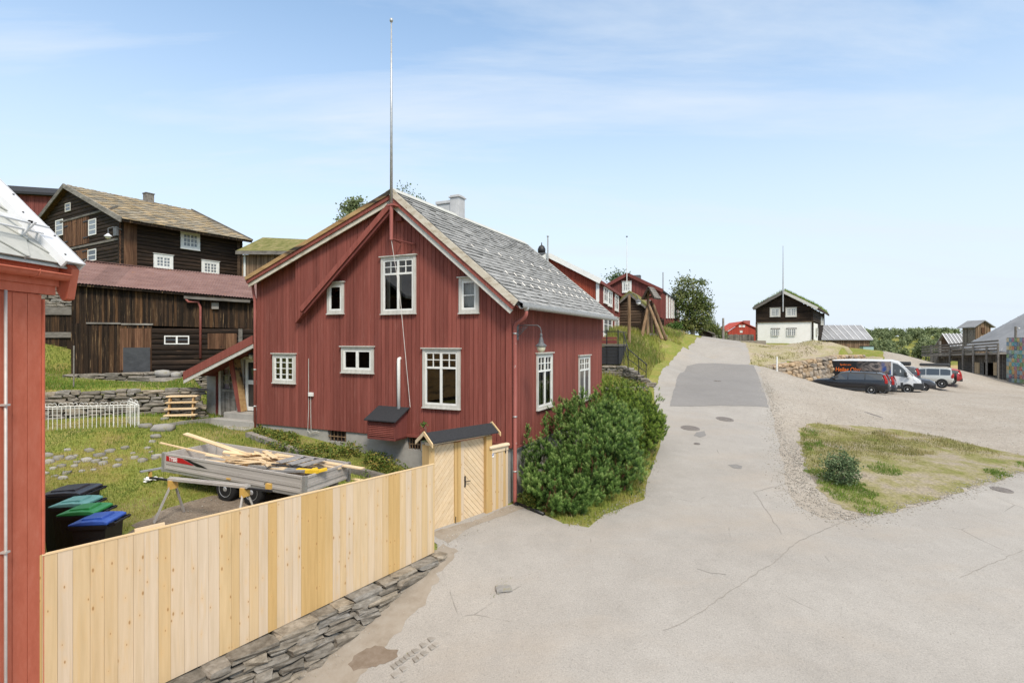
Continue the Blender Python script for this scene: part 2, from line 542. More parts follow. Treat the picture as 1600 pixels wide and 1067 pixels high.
 M['stone'] = surf('grey_brown_fieldstone', [(.105, .092, .076), (.215, .195, .165), (.33, .305, .27)], (6, 6, 16), 9, .7, .9, .15, tint=[(.62, .62, .62), (1, .97, .93), (.92, .95, 1.0), (1.25, 1.17, 1.05)], spots=[((.36, .35, .31), (11, 11, 11), .64, .76, .5), ((.06, .055, .045), (7, 7, 16), .62, .76, .7)], bump=.8, bdist=.02)
 M['stone_warm'] = surf('ochre_grey_fieldstone', [(.20, .155, .11), (.33, .285, .23), (.42, .395, .35)], (3, 3, 3), 8, .7, .9, .15, tint=[(.7, .7, .72), (1, .95, .9), (1.2, .98, .72), (1.05, 1.08, 1.12)], spots=[((.34, .21, .09), (4, 4, 4), .6, .74, .5)], bump=.7, bdist=.03)
 M['cobble'] = surf('pale_cobble', [(.25, .24, .23), (.40, .39, .37)], (7, 7, 7), 7, .65, .85, .2, tint=(.6, 1.05), spots=[((.20, .18, .09), (7, 7, 7), .52, .68, .8)])
 M['galv'] = surf('galvanised_steel', [(.36, .36, .355), (.50, .50, .49)], (12, 12, 12), 5, .6, .45, .5, .6)
 M['alu'] = surf('dull_aluminium', [(.40, .375, .35), (.50, .475, .45)], (.8, 6, 6), 7, .6, .5, .4, .15, spots=[((.30, .28, .25), (2, 4, 4), .58, .78, .6)])
 M['chim'] = surf('light_grey_sheet_metal', [(.40, .40, .405), (.5, .5, .505)], (4, 4, 4), 5, .6, .5, .35)
 M['zinc_white'] = surf('pale_painted_sheet_metal', [(.60, .61, .63), (.70, .71, .73)], (4, 4, 4), 5, .6, .4, .45)
 M['black_metal'] = plain('black_metal', (.02, .02, .022), .5, .4)
 M['dark_grey'] = surf('dark_grey_felt', [(.022, .023, .026), (.045, .046, .05)], (30, 30, 30), 8, .75, .9, .15, bump=.4, bdist=.004)
 M['grey_metal'] = surf('dark_grey_cast_metal', [(.07, .075, .08), (.13, .135, .14)], (14, 14, 14), 5, .6, .55, .4)
 M['black_plastic'] = surf('black_plastic', [(.006, .006, .0065), (.013, .013, .014)], (20, 20, 20), 6, .7, .42, .4)
 M['glass'] = glass_mat('window_glass')
 M['pane_dark'] = Mat('dark_window_pane').fin((.035, .04, .045), .06, .6)
 M['pane_grey'] = Mat('grey_window_pane').fin((.17, .19, .21), .08, .6)
 M['lamp_glass'] = plain('cream_lamp_glass', (.62, .58, .42), .25, .5)
 M['curtain'] = surf('lace_curtain', [(.5, .49, .46), (.72, .71, .68)], (55, 55, 30), 4, .7, .9, .1)
 M['curtain_cream'] = surf('cream_curtain', [(.27, .22, .16), (.46, .40, .31)], (26, 26, 1.5), 5, .7, .9, .1)
 M['curtain_pink'] = surf('pink_white_curtain', [(.45, .27, .36), (.70, .60, .66)], (26, 26, 1.5), 5, .7, .9, .1)
 M['room'] = plain('dark_room', (.05, .035, .028), .9, .1)
 M['pine_v'] = pine_mat('fresh_pine_boards', [(.56, .45, .33), (.585, .48, .365), (.55, .395, .21), (.59, .495, .395), (.565, .42, .24), (.575, .455, .32), (.53, .365, .165), (.50, .335, .145)], 2)
 M['pine_x'] = pine_mat('fresh_pine_planks', [(.62, .44, .23), (.66, .52, .34), (.67, .56, .42)], 0)
 M['pine_d'] = surf('fresh_pine_diagonal', [(.59, .44, .27), (.66, .52, .35)], (8, 8, 8), 6, .6, .72, .25, tint=(.93, 1.06), spots=[((.30, .16, .07), (26, 26, 20), .69, .73, .9), ((.62, .40, .18), (9, 9, 5), .6, .74, .5)])
 M['scrap'] = surf('sawn_softwood', [(.58, .41, .22), (.76, .61, .42)], (1.2, 14, 14), 6, .6, .75, .25, tint=(.8, 1.12))
 M['rope'] = plain('pale_rope', (.62, .58, .55), .9, .1)
 M['yellow'] = plain('yellow_plastic', (.72, .47, .03), .5, .4)
 M['tool_orange'] = plain('yellow_tool_bracket', (.60, .37, .10), .5, .4)
 M['rubber'] = plain('tyre_rubber', (.018, .018, .018), .85, .2)
 M['rim'] = plain('silver_wheel_rim', (.45, .46, .47), .35, .6, .5)
 M['decal_red'] = Mat('red_decal').fin((.42, .015, .02), .4, .4)
 M['decal_white'] = Mat('white_decal').fin((.78, .78, .78), .4, .4)
 M['decal_orange'] = Mat('orange_lettering').fin((.75, .17, .03), .5, .3)
 M['tail_red'] = plain('red_lamp_lens', (.36, .022, .02), .5, .25)
 M['iron_lid'] = surf('cast_iron_cover', [(.13, .115, .105), (.22, .2, .185)], (22, 22, 22), 5, .7, .7, .3)
 M['bark'] = surf('birch_bark', [(.10, .085, .07), (.30, .28, .25)], (6, 6, 16), 7, .7, .9, .1)
 M['bark_pine'] = surf('reddish_pine_bark', [(.12, .06, .035), (.26, .14, .08)], (12, 12, 5), 7, .7, .9, .1)
 def leaf(name, cols, trans=.25, rough=.6):
  k = Mat(name)
  c = k.ramp(k.tint(), [(i / (len(cols) - 1), x) for i, x in enumerate(cols)])
  k.fin(c, rough, .25)
  tl = k.n('BsdfTranslucent'); k.l(c, tl.inputs['Color'])
  mx = k.n('MixShader'); mx.inputs[0].default_value = trans
  k.l(k.b.outputs[0], mx.inputs[1]); k.l(tl.outputs[0], mx.inputs[2])
  k.l(mx.outputs[0], k.out.inputs['Surface'])
  return k.m
 M['leaf_birch'] = leaf('birch_leaves', [(.05, .08, .02), (.10, .14, .036), (.16, .19, .06), (.23, .235, .085)])
 M['leaf_far'] = leaf('far_leaves', [(.12, .155, .07), (.19, .235, .11), (.27, .31, .155)])
 M['leaf_bush'] = leaf('bush_leaves', [(.05, .10, .02), (.09, .17, .035), (.14, .22, .06)])
 M['leaf_herb'] = leaf('ground_herb_leaves', [(.07, .11, .02), (.13, .19, .035), (.24, .24, .05), (.30, .22, .06)])
 M['leaf_willow'] = leaf('willow_leaves', [(.07, .11, .05), (.12, .18, .08), (.19, .25, .13)])
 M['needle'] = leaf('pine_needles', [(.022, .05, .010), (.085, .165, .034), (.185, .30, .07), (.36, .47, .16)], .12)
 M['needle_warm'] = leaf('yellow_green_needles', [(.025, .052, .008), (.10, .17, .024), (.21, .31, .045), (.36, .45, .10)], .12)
 M['blade'] = leaf('grass_blades', [(.12, .17, .03), (.21, .25, .045), (.30, .30, .065), (.38, .33, .12), (.46, .38, .20)], .3)
 M['blade_lush'] = leaf('lush_grass_blades', [(.10, .18, .025), (.17, .26, .04), (.26, .33, .065)], .3)
 M['blade_dry'] = leaf('dry_grass_blades', [(.18, .18, .055), (.29, .255, .10), (.38, .32, .15), (.44, .35, .19), (.37, .25, .12)], .3)
 # asphalt: aggregate speckle, broad wear, hair cracks
 def asphalt(name, c0, c1, crack=True, sand=True):
  k = Mat(name)
  f = k.noise(k.coords((42, 42, 42)), 1, 3, .75)
  big = k.noise(k.coords((.35, .35, .35)), 1, 8, .62)
  c = k.ramp(big, [(.3, c0), (.7, c1)])
  c = k.mix(1, c, k.ramp(f, [(.3, (.7, .7, .71)), (.45, (.97, .97, .97)), (.56, (1.02, 1.02, 1.02)), (.72, (1.26, 1.25, 1.22))]), 'MULTIPLY')
  md = k.noise(k.coords((2.4, 2.4, 2.4)), 1, 8, .7)
  c = k.mix(1, c, k.ramp(md, [(.34, (.95, .95, .945)), (.66, (1.04, 1.04, 1.04))]), 'MULTIPLY')
  if sand:
   sd_ = k.noise(k.coords((.22, .5, .3)), 1, 7, .6)
   c = k.mix(k.rng(sd_, .5, .72, 0, .55), c, (.335, .29, .24))
   dk = k.noise(k.coords((.8, .25, .3), (0, 0, .5)), 1, 8, .65)
   c = k.mix(k.rng(dk, .56, .78, 0, .4), c, (.24, .23, .215))
  if crack:
   w = k.coords((.42, .42, .42))
   nz = k.n('TexNoise'); nz.inputs['Scale'].default_value = 1.2; nz.inputs['Detail'].default_value = 8
   k.l(w, nz.inputs['Vector'])
   ad = k.mix(.12, w, nz.outputs['Color'])
   vo = k.n('TexVoronoi', feature='DISTANCE_TO_EDGE'); vo.inputs['Scale'].default_value = 1.0
   k.l(ad, vo.inputs['Vector'])
   line = k.rng(vo.outputs['Distance'], .002, .006, 1, 0)
   msk = k.rng(k.noise(k.coords((.5, .5, .5)), 1, 4, .6), .56, .62, 0, 1)
   c = k.mix(k.math('MULTIPLY', k.math('MULTIPLY', line, msk), .55), c, (.12, .11, .10))
  k.bump(f, .35, .006)
  return k.fin(c, .88, .2)
 M['asphalt'] = asphalt('worn_asphalt', (.28, .263, .242), (.332, .315, .293))
 M['asphalt_new'] = asphalt('newer_grey_asphalt', (.195, .188, .182), (.222, .215, .209), False, False)
 def gravel(name, c0, c1, c2):
  k = Mat(name)
  vo = k.n('TexVoronoi'); vo.inputs['Scale'].default_value = 34
  k.l(k.coords(), vo.inputs['Vector'])
  pk = k.n('SeparateColor'); k.l(vo.outputs['Color'], pk.inputs[0])
  big = k.noise(k.coords((.25, .25, .25)), 1, 8, .62)
  c = k.ramp(big, [(.32, c0), (.5, c1), (.68, c2)])
  c = k.mix(1, c, k.ramp(pk.outputs[0], [(0, (.8, .79, .78)), (.6, (1, 1, 1)), (1, (1.18, 1.17, 1.16))]), 'MULTIPLY')
  f = k.noise(k.coords((5, 5, 5)), 1, 6, .7)
  c = k.mix(1, c, k.ramp(f, [(.3, (.84, .83, .82)), (.7, (1.1, 1.1, 1.1))]), 'MULTIPLY')
  k.bump(vo.outputs['Distance'], .5, .015)
  return k.fin(c, .95, .1)
 M['gravel'] = gravel('pale_gravel', (.29, .26, .222), (.325, .296, .258), (.35, .325, .29))
 M['dirt'] = gravel('trodden_earth', (.14, .108, .08), (.20, .165, .13), (.30, .265, .22))
 def ground(name, cs, sc=.5):
  k = Mat(name)
  a = k.noise(k.coords((sc, sc, sc)), 1, 10, .68)
  c = k.ramp(a, [(.3 + .4 * i / (len(cs) - 1), x) for i, x in enumerate(cs)])
  b = k.noise(k.coords((14, 14, 14)), 1, 6, .7)
  c = k.mix(1, c, k.ramp(b, [(.3, (.6, .6, .6)), (.7, (1.3, 1.3, 1.3))]), 'MULTIPLY')
  k.bump(b, .7, .04)
  return k.fin(c, .95, .08)
 M['ground'] = ground('grassy_soil', [(.21, .155, .09), (.23, .21, .06), (.175, .205, .045), (.24, .225, .07), (.33, .27, .15)])
 M['verge'] = ground('dry_patchy_verge', [(.22, .19, .15), (.30, .26, .20), (.25, .225, .12), (.18, .18, .06), (.14, .17, .045)], .9)
 M['dry'] = ground('dry_gravelly_slope', [(.30, .25, .19), (.36, .31, .23), (.30, .27, .15), (.25, .24, .11)], .7)
 M['seam'] = plain('dark_asphalt_joint', (.245, .228, .207), .9, .1)
 M['field'] = ground('dry_field', [(.36, .26, .12), (.42, .31, .16)], .3)
make_materials()
# ------------------------------------------------------------------ terrain
FA, FB = Vector((-5.55, 6.42)), Vector((-1.61, 11.2))      # fence line
WA, WB = Vector((-16.2, 17.0)), Vector((-11.35, 19.75))      # terrace wall line
def sstep(x):
 x = np.clip(x, 0, 1)
 return x * x * (3 - 2 * x)
def steps(x, y):
 x, y = np.asarray(x, float), np.asarray(y, float)
 d = (FB - FA); L = d.length; d = d / L
 t = (x - FA.x) * d.x + (y - FA.y) * d.y
 s = (x - FA.x) * -d.y + (y - FA.y) * d.x
 h = 2.0 * np.clip(1 - t / 6.4, 0, 1.15) ** .9
 z = h * sstep((s + .02) / .22)
 d = (WB - WA); L = d.length; d = d / L
 t = (x - WA.x) * d.x + (y - WA.y) * d.y
 s = (x - WA.x) * -d.y + (y - WA.y) * d.x
 w = sstep((L + .05 - t) / .3)
 z = z + .88 * w * sstep((s - .10) / .22) * (1 - sstep((s - 3) / 9))
 # bank held by the boulder wall at the parking lot
 d = Vector((13.0, 9.6)); d.normalize()
 t = (x - 18.6) * d.x + (y - 40.0) * d.y
 s = (x - 18.6) * -d.y + (y - 40.0) * d.x
 h = 2.3 * sstep((t + .8) / 5.5) * (1 - sstep((t - 15.5) / 4))
 return z + h * sstep((s - .25) / .5) * (1 - sstep((s - 3) / 9))
def zr(Y):
 return -5.73 + .106 * Y
CP = [
 # near road
 (-2.4, 8.0, -5.5), (-1.0, 8.6, -5.15), (0, 6, -5.3), (0, 8, -4.98), (4, 8, -4.95), (8, 8, -5.0), (14, 8, -5.0), (25, 8, -5.1), (6, 2, -5.3), (-3, 5, -5.8), (-6, 4, -6.1), (-1, 0, -5.6), (20, 0, -5.4),
 (-1.3, 11.2, -4.42), (1.5, 11, -4.45), (5, 11, -4.42), (9, 11, -4.5), (14, 12, -4.6), (22, 14, -4.6), (-.68, 13.3, -4.22), (-1.7, 12.3, -4.27), (0, 14, -4.2), (1.4, 12.8, -4.28), (3.2, 14.1, -4.2),
 # road uphill
 (5, 17, zr(17)), (7.5, 20, zr(20)), (5.3, 19.7, zr(19.7)), (9.4, 24.7, zr(24.7)), (11.5, 31, zr(31)), (8, 31, zr(31)), (14.8, 38, zr(38)), (11.1, 38, zr(38)), (17.5, 45, zr(45)), (14.2, 45, zr(45)),
 (21, 54, zr(53)), (18.4, 54, zr(53)), (25, 64, .25), (33, 85, -.2), (8.2, 15.4, -4.1), (9.8, 18.9, zr(18.9)), (11.5, 24.7, zr(24.7)), (13.8, 29, zr(29)), (17.5, 38, zr(38)), (23.5, 54, zr(53)),
 # left bank
 (3.4, 21.6, -3.3), (4.6, 25, -2.75), (6.6, 29, -2.35), (5.5, 31, -2.0), (7.4, 34, -1.0), (8.2, 38, .1), (10.8, 42, .4), (12.2, 42, .1), (8.9, 36, -1.1), (13.6, 46, .1), (15.2, 51, .9), (9, 48, 1.1), (13.9, 50, 1.2), (3, 36, -.6), (0, 40, .6), (18.0, 58, .9), (20, 66, .9), (15, 66, 1.6),
 # hill behind and left
 (-5, 27, -1.6), (-8, 30, -.6), (-5, 38, .6), (-15, 40, 1.8), (-24, 33, .6), (-30, 45, 3.4), (-10, 55, 3), (5, 70, 3), (-40, 70, 6), (-20, 100, 6), (20, 110, 1.5),
 # yard
 (-7.5, 9.3, -3.62), (-6.0, 8.2, -3.62), (-9, 8, -3.5), (-11, 6, -3.5), (-8, 12, -3.62), (-5.5, 11, -3.66), (-4.2, 12.4, -3.72), (-11, 12.5, -3.35), (-9.5, 15.2, -3.1), (-13.5, 13, -3.0), (-12.0, 16.3, -2.62), (-15, 15.8, -2.62), (-8.6, 17.0, -2.9), (-9.8, 18.2, -2.85), (-10.6, 18.8, -2.8), (-10.0, 19.6, -2.85), (-7.5, 17.3, -2.9), (-5.5, 16.3, -3.15), (-3.7, 15.4, -3.5), (-2.6, 14.9, -3.75), (-6, 15.0, -3.3), (-3, 14.0, -3.85), (-1.2, 14.2, -4.1), (-20, 12, -2.9), (-2.9, 12.6, -4.0),
 # terrace behind the wall (step subtracted on fitting)
 (-13.5, 19.6, -1.62), (-12.2, 20.4, -1.7), (-16, 18.2, -1.58), (-17.5, 22.5, -1.62), (-12, 23, -1.95), (-14.6, 24.6, -2.0), (-12.2, 25.6, -2.0), (-17, 23.6, -1.85), (-19.4, 24, -1.6), (-22, 24, -1.2), (-25, 22, -.6), (-22, 28, .2), (-9.9, 22, -2.5),
 # gravel lot to the right
 (12.5, 22.3, -3.84), (9.3, 13.8, -4.36), (17.8, 18, -4.36), (14, 18, -4.05), (19.1, 28.8, -3.88), (24, 24, -4.1), (35, 30, -4.1), (30, 20, -4.5), (45, 20, -4.7), (26, 34, -3.75), (33, 41, -3.85), (40, 41, -4.1), (28, 40, -3.82), (22.5, 40.5, -3.75), (24.5, 42.5, -3.88), (29, 43.6, -4.0), (33, 45.5, -4.0), (34, 49.3, -4.05), (38, 50.5, -4.1), (42.5, 54.5, -4.2), (48, 55, -4.25), (56, 61, -4.45), (60, 75, -4.0), (38, 60, -4.0), (45, 85, -4.0), (70, 60, -4.6), (70, 40, -4.8),
 (17.0, 33, -2.72), (18.8, 35.6, -2.5), (20.8, 35.6, -2.95), (23.4, 36.3, -3.4), (17.9, 29.5, -3.25),
 # rise under the white house
 (20.5, 43.5, -1.55), (23, 47, -1.3), (27, 48.5, -1.25), (24, 54, -.75), (30, 62, -.68), (36, 65, -.75), (28, 70, -.2), (44, 74, -1.9), (33, 51.5, -1.5), (40, 60, -2.0), (52, 80, -3.4), (38, 90, -1.5),
 # far
 (60, 120, -4.2), (110, 110, -4.5), (100, 60, -5), (120, 20, -5.5), (60, -10, -6), (-30, -10, -4.5), (-60, 30, 1), (-60, 90, 7), (0, 140, 3), (60, 160, 0), (120, 160, 1), (-60, 160, 8),
]
def tps_fit(pts):
 A = np.array(pts, float)
 n = len(A)
 z = A[:, 2] - steps(A[:, 0], A[:, 1])
 d = np.hypot(A[:, None, 0] - A[None, :, 0], A[:, None, 1] - A[None, :, 1])
 K = np.where(d > 0, d * d * np.log(d + 1e-12), 0) + np.eye(n) * 0.6
 Pm = np.c_[np.ones(n), A[:, :2]]
 Mx = np.block([[K, Pm], [Pm.T, np.zeros((3, 3))]])
 w = np.linalg.solve(Mx, np.r_[z, 0, 0, 0])
 return A[:, :2], w
TP, TW = tps_fit(CP)
def g_raw(x, y):
 x, y = np.asarray(x, float), np.asarray(y, float)
 sh = x.shape
 x, y = x.ravel(), y.ravel()
 cx, cy = np.clip(x, -70, 125), np.clip(y, -12, 165)
 out = np.empty(len(x))
 for i in range(0, len(x), 20000):
  a, b = cx[i:i + 20000], cy[i:i + 20000]
  d = np.hypot(a[:, None] - TP[None, :, 0], b[:, None] - TP[None, :, 1])
  K = np.where(d > 0, d * d * np.log(d + 1e-12), 0)
  out[i:i + 20000] = K @ TW[:-3] + TW[-3] + TW[-2] * a + TW[-1] * b
 out = out + steps(x, y)
 # small unevenness of the soil
 out += .012 * np.sin(x * 1.7 + .3 * y) * np.sin(y * 1.3 - .5 * x)
 return out.reshape(sh)
def axis_lines(segs):
 v = [segs[0][0]]
 for a, b, st in segs:
  n = max(1, int(round((b - a) / st)))
  v.extend(a + (b - a) * (i + 1) / n for i in range(n))
 return np.array(v)
GX = axis_lines([(-1500, -300, 300), (-300, -100, 50), (-100, -28, 6), (-28, -17, 1), (-17, 13, .25), (13, 30, .5), (30, 72, 1.5), (72, 130, 6), (130, 300, 40), (300, 1500, 300)])
GY = axis_lines([(-300, -60, 60), (-60, -10, 10), (-10, 3, 1), (3, 22, .25), (22, 48, .5), (48, 90, 1.5), (90, 170, 8), (170, 400, 46), (400, 1500, 275)])
GZ = g_raw(*np.meshgrid(GX, GY, indexing='ij'))
def gz(x, y):
 """height of the ground mesh (triangle interpolation, the same diagonal as the mesh)"""
 x, y = np.asarray(x, float), np.asarray(y, float)
 i = np.clip(np.searchsorted(GX, x, side='right') - 1, 0, len(GX) - 2)
 j = np.clip(np.searchsorted(GY, y, side='right') - 1, 0, len(GY) - 2)
 fx = (x - GX[i]) / (GX[i + 1] - GX[i])
 fy = (y - GY[j]) / (GY[j + 1] - GY[j])
 a, b, c, d = GZ[i, j], GZ[i + 1, j], GZ[i + 1, j + 1], GZ[i, j + 1]
 lo = a + (b - a) * fx + (c - b) * fy          # fx >= fy
 hi = a + (c - d) * fx + (d - a) * fy
 return np.where(fx >= fy, lo, hi)
def G(u, v, y0=4.0, y1=160.0):
 """where the sight line of a photo pixel meets the ground"""
 Y = y0
 k, h = (u - CU) / F, (CV - v) / F
 Ys = np.geomspace(y0, y1, 6000)
 f = h * Ys - gz(k * Ys, Ys)
 idx = np.where((f[:-1] > 0) & (f[1:] <= 0))[0]
 if len(idx) == 0:
  Yh = Ys[-1]
 else:
  i = idx[0]
  Yh = Ys[i] + (Ys[i + 1] - Ys[i]) * f[i] / (f[i] - f[i + 1])
 x = k * Yh
 return Vector((x, Yh, float(gz(x, Yh))))
def np_mesh(name, V, faces_flat, nper, mat, tint=None, smooth=False):
 me = bpy.data.meshes.new(name)
 nf = len(faces_flat) // nper
 me.vertices.add(len(V))
 me.vertices.foreach_set('co', np.asarray(V, np.float32).ravel())
 me.loops.add(nf * nper)
 me.loops.foreach_set('vertex_index', np.asarray(faces_flat, np.int32))
 me.polygons.add(nf)
 me.polygons.foreach_set('loop_start', np.arange(0, nf * nper, nper, dtype=np.int32))
 me.polygons.foreach_set('loop_total', np.full(nf, nper, np.int32))
 if smooth:
  me.polygons.foreach_set('use_smooth', np.ones(nf, bool))
 me.materials.append(mat)
 if tint is not None:
  a = me.attributes.new('tint', 'FLOAT', 'FACE')
  a.data.foreach_set('value', np.asarray(tint, np.float32))
 me.update(calc_edges=True)
 me.validate()
 o = bpy.data.objects.new(name, me)
 COL.objects.link(o)
 return o
def build_ground():
 nx, ny = len(GX), len(GY)
 X, Y = np.meshgrid(GX, GY, indexing='ij')
 V = np.stack([X.ravel(), Y.ravel(), GZ.ravel()], 1)
 i, j = np.meshgrid(np.arange(nx - 1), np.arange(ny - 1), indexing='ij')
 a = (i * ny + j).ravel(); b = ((i + 1) * ny + j).ravel(); c = ((i + 1) * ny + j + 1).ravel(); d = (i * ny + j + 1).ravel()
 t = np.concatenate([np.stack([a, b, c], 1), np.stack([a, c, d], 1)]).ravel()
 o = np_mesh('ground', V, t, 3, M['ground'], smooth=True)
 tag(o, kind='structure')
def wob(poly, amp, step, freq=1.0, seed=0):
 """an outline with an uneven edge"""
 r = np.random.default_rng(seed)
 ph = r.uniform(0, 6.28, 8)
 out = []
 n = len(poly)
 for i in range(n):
  a, b = Vector(poly[i][:2]), Vector(poly[(i + 1) % n][:2])
  L = (b - a).length
  k = max(1, int(L / step))
  nn = Vector((-(b - a).y, (b - a).x)).normalized()
  for q in range(k):
   p = a.lerp(b, q / k)
   w = sum(math.sin((p.x * math.cos(ph[m]) + p.y * math.sin(ph[m])) * freq * (1.3 + m * 1.1) + ph[m]) / (1 + m * .5) for m in range(8)) * .33
   w += r.normal() * .25
   p = p + nn * (w * amp)
   out.append((p.x, p.y))
 return out
from mathutils.geometry import tessellate_polygon
def drape(name, poly, mat, off, kind='structure', x0=-100, x1=130, y0=-10, y1=170):
 xs = [p[0] for p in poly]; ys = [p[1] for p in poly]
 i0 = max(0, np.searchsorted(GX, min(xs)) - 1); i1 = np.searchsorted(GX, max(xs))
 j0 = max(0, np.searchsorted(GY, min(ys)) - 1); j1 = np.searchsorted(GY, max(ys))
 V, Fs = [], []
 idx = {}
 def vid(p):
  key = (round(p[0], 5), round(p[1], 5))
  if key not in idx:
   idx[key] = len(V)
   V.append((p[0], p[1], float(gz(p[0], p[1])) + off))
  return idx[key]
 for tr in tessellate_polygon([[Vector((p[0], p[1], 0)) for p in poly]]):
  T = [poly[i] if isinstance(i, int) else (i[0], i[1]) for i in tr]
  tx = [p[0] for p in T]; ty = [p[1] for p in T]
  a0 = max(0, np.searchsorted(GX, min(tx)) - 1); a1 = np.searchsorted(GX, max(tx))
  for i in range(a0, a1):
   col = clip_half(clip_half(T, 1, 0, GX[i + 1]), -1, 0, -GX[i])
   if len(col) < 3:
    continue
   cy = [p[1] for p in col]
   for j in range(max(0, np.searchsorted(GY, min(cy)) - 1), np.searchsorted(GY, max(cy))):
    cell = clip_half(clip_half(col, 0, 1, GY[j + 1]), 0, -1, -GY[j])
    if len(cell) < 3:
     continue
    sl = (GY[j + 1] - GY[j]) / (GX[i + 1] - GX[i])
    dd = GY[j] - sl * GX[i]
    for sg in (1, -1):
     tri = clip_half(cell, -sl * sg, sg, dd * sg)
     f = []
     for p in tri:
      q = vid(p)
      if q not in f:
       f.append(q)
     if len(f) < 3:
      continue
     ar = sum(V[f[k]][0] * V[f[(k + 1) % len(f)]][1] - V[f[(k + 1) % len(f)]][0] * V[f[k]][1] for k in range(len(f)))
     if abs(ar) > 1e-7:
      Fs.append(f if ar > 0 else f[::-1])
 me = bpy.data.meshes.new(name)
 me.from_pydata(V, [], Fs)
 me.materials.append(mat)
 me.polygons.foreach_set('use_smooth', [True] * len(Fs))
 me.update()
 o = bpy.data.objects.new(name, me)
 COL.objects.link(o)
 tag(o, kind=kind)
 return o
def in_poly(x, y, poly):
 px = np.array([p[0] for p in poly]); py = np.array([p[1] for p in poly])
 ins = np.zeros(len(x), bool)
 j = len(px) - 1
 for i in range(len(px)):
  c = ((py[i] > y) != (py[j] > y)) & (x < (px[j] - px[i]) * (y - py[i]) / (py[j] - py[i] + 1e-12) + px[i])
  ins ^= c
  j = i
 return ins
def gpix(l):
 return [tuple(G(u, v)[:2]) for u, v in l]
build_ground()
FDIR = (FB - FA).normalized()
wnrm = Vector((FDIR.y, -FDIR.x))
# gravel to the right of the road (drawn under the asphalt)
LOT = [(6.5, 11.5), (6.5, 16), (7.3, 19), (9.2, 24.7), (11.6, 31), (14.4, 38), (16.6, 43), (18.5, 50), (21.5, 58), (25, 64), (27, 60), (25.5, 53), (22.2, 47), (20.6, 44.0), (22.5, 43), (27, 43.5), (33, 50), (40, 58), (48, 72), (60, 90), (75, 85), (75, 30), (60, 17), (30, 16), (22, 16), (17.8, 15), (12, 12)]
drape('gravel_lot', wob(LOT, .18, .35, 1.2, 1), M['gravel'], .006)
# the asphalt
ROAD = [tuple((FA + FDIR * s + wnrm * w)[:2]) for s, w in ((-1, .3), (1, .25), (3, .2), (5, .15), (6.2, .1))] + [(-1.6, 11.6), (-1.95, 12.1), (-.9, 13.25), (.05, 14.0), (.75, 13.3), (1.2, 12.75), (1.75, 12.55), (2.1, 13.1), (3.4, 14.3), (4.1, 16.2), (4.9, 18.4), (5.9, 21), (6.6, 25)] + gpix([(1023, 625), (1021, 605), (1032, 585), (1047, 565), (1063, 550), (1077, 540), (1086, 535.5)]) + [(21, 60), (24, 68), (27.5, 67), (25.6, 60)] + gpix([(1166, 536), (1172, 552), (1180, 569), (1190, 590), (1199, 615), (1205, 640), (1214, 680), (1222, 720), (1228, 757), (1244, 790), (1285, 812), (1330, 815), (1360, 809), (1400, 803), (1460, 785), (1520, 765), (1560, 752), (1599, 740)]) + [(19.5, 18.6), (24, 20.3), (34, 22.4), (60, 24), (60, -8), (-6.2, -8)]
drape('road', wob(ROAD, .07, .22, 1.5, 2), M['asphalt'], .016)
PATCH = gpix([(1047, 635), (1052, 612), (1058, 590), (1073, 572), (1092, 568), (1120, 568), (1177, 571), (1186, 590), (1195, 615), (1201, 637), (1125, 634)])
drape('asphalt_patch', wob(PATCH, .03, .25, 2, 3), M['asphalt_new'], .024)
ISLAND = gpix([(1253, 668), (1275, 661), (1310, 664), (1360, 667), (1410, 672), (1470, 682), (1540, 700), (1598, 712), (1640, 716), (1640, 728), (1600, 738), (1560, 752), (1500, 768), (1440, 784), (1390, 802), (1360, 806), (1325, 795), (1295, 778), (1272, 750), (1258, 725), (1250, 695)])
drape('grass_verge', wob(ISLAND, .16, .2, 2, 4), M['verge'], .012)
DIRT = gpix([(175, 850), (215, 815), (262, 795), (330, 775), (400, 775), (480, 770), (560, 760), (600, 745), (660, 740), (660, 800), (560, 800), (400, 835), (260, 865), (190, 885)])
drape('dirt_patch', wob(DIRT, .14, .2, 2, 5), M['dirt'], .008)
DRY = [(17.6, 40.0), (19.5, 41.8), (22, 43.6), (27, 47.4), (32, 51), (41, 60), (37, 67), (27, 64), (24, 56), (20.6, 47.5), (18.4, 42)]
drape('dry_slope', wob(DRY, .15, .4, 2, 7), M['dry'], .02)
def seam(name, pix, w, mat='seam', off=.022):
 p = [G(u, v) for u, v in pix]
 q = []
 for a, b in zip(p, p[1:]):
  n = max(2, int((b - a).length / .12))
  q += [a.lerp(b, i / n) for i in range(n)]
 q.append(p[-1])
 r = random.Random(len(pix))
 q = [v + Vector((r.gauss(0, .012), r.gauss(0, .012), 0)) for v in q]
 L_, R_ = [], []
 for i, v in enumerate(q):
  d = (q[min(i + 1, len(q) - 1)] - q[max(i - 1, 0)]); d.z = 0; d.normalize()
  k = w * r.uniform(.3, 1) * .42
  L_.append((v.x - d.y * k, v.y + d.x * k)); R_.append((v.x + d.y * k, v.y - d.x * k))
 drape(name, L_ + R_[::-1], M[mat], off)
for pts, w in (([(1037, 988), (1078, 968), (1110, 948), (1160, 912), (1212, 878), (1245, 848), (1290, 828), (1330, 810)], .022), ([(1178, 769), (1227, 757)], .03), ([(1178, 769), (1197, 797), (1222, 835)], .016), ([(1090, 890), (1110, 896), (1135, 899)], .016), ([(1500, 905), (1540, 885), (1600, 860)], .012)):
 seam('asphalt_crack', pts, w)
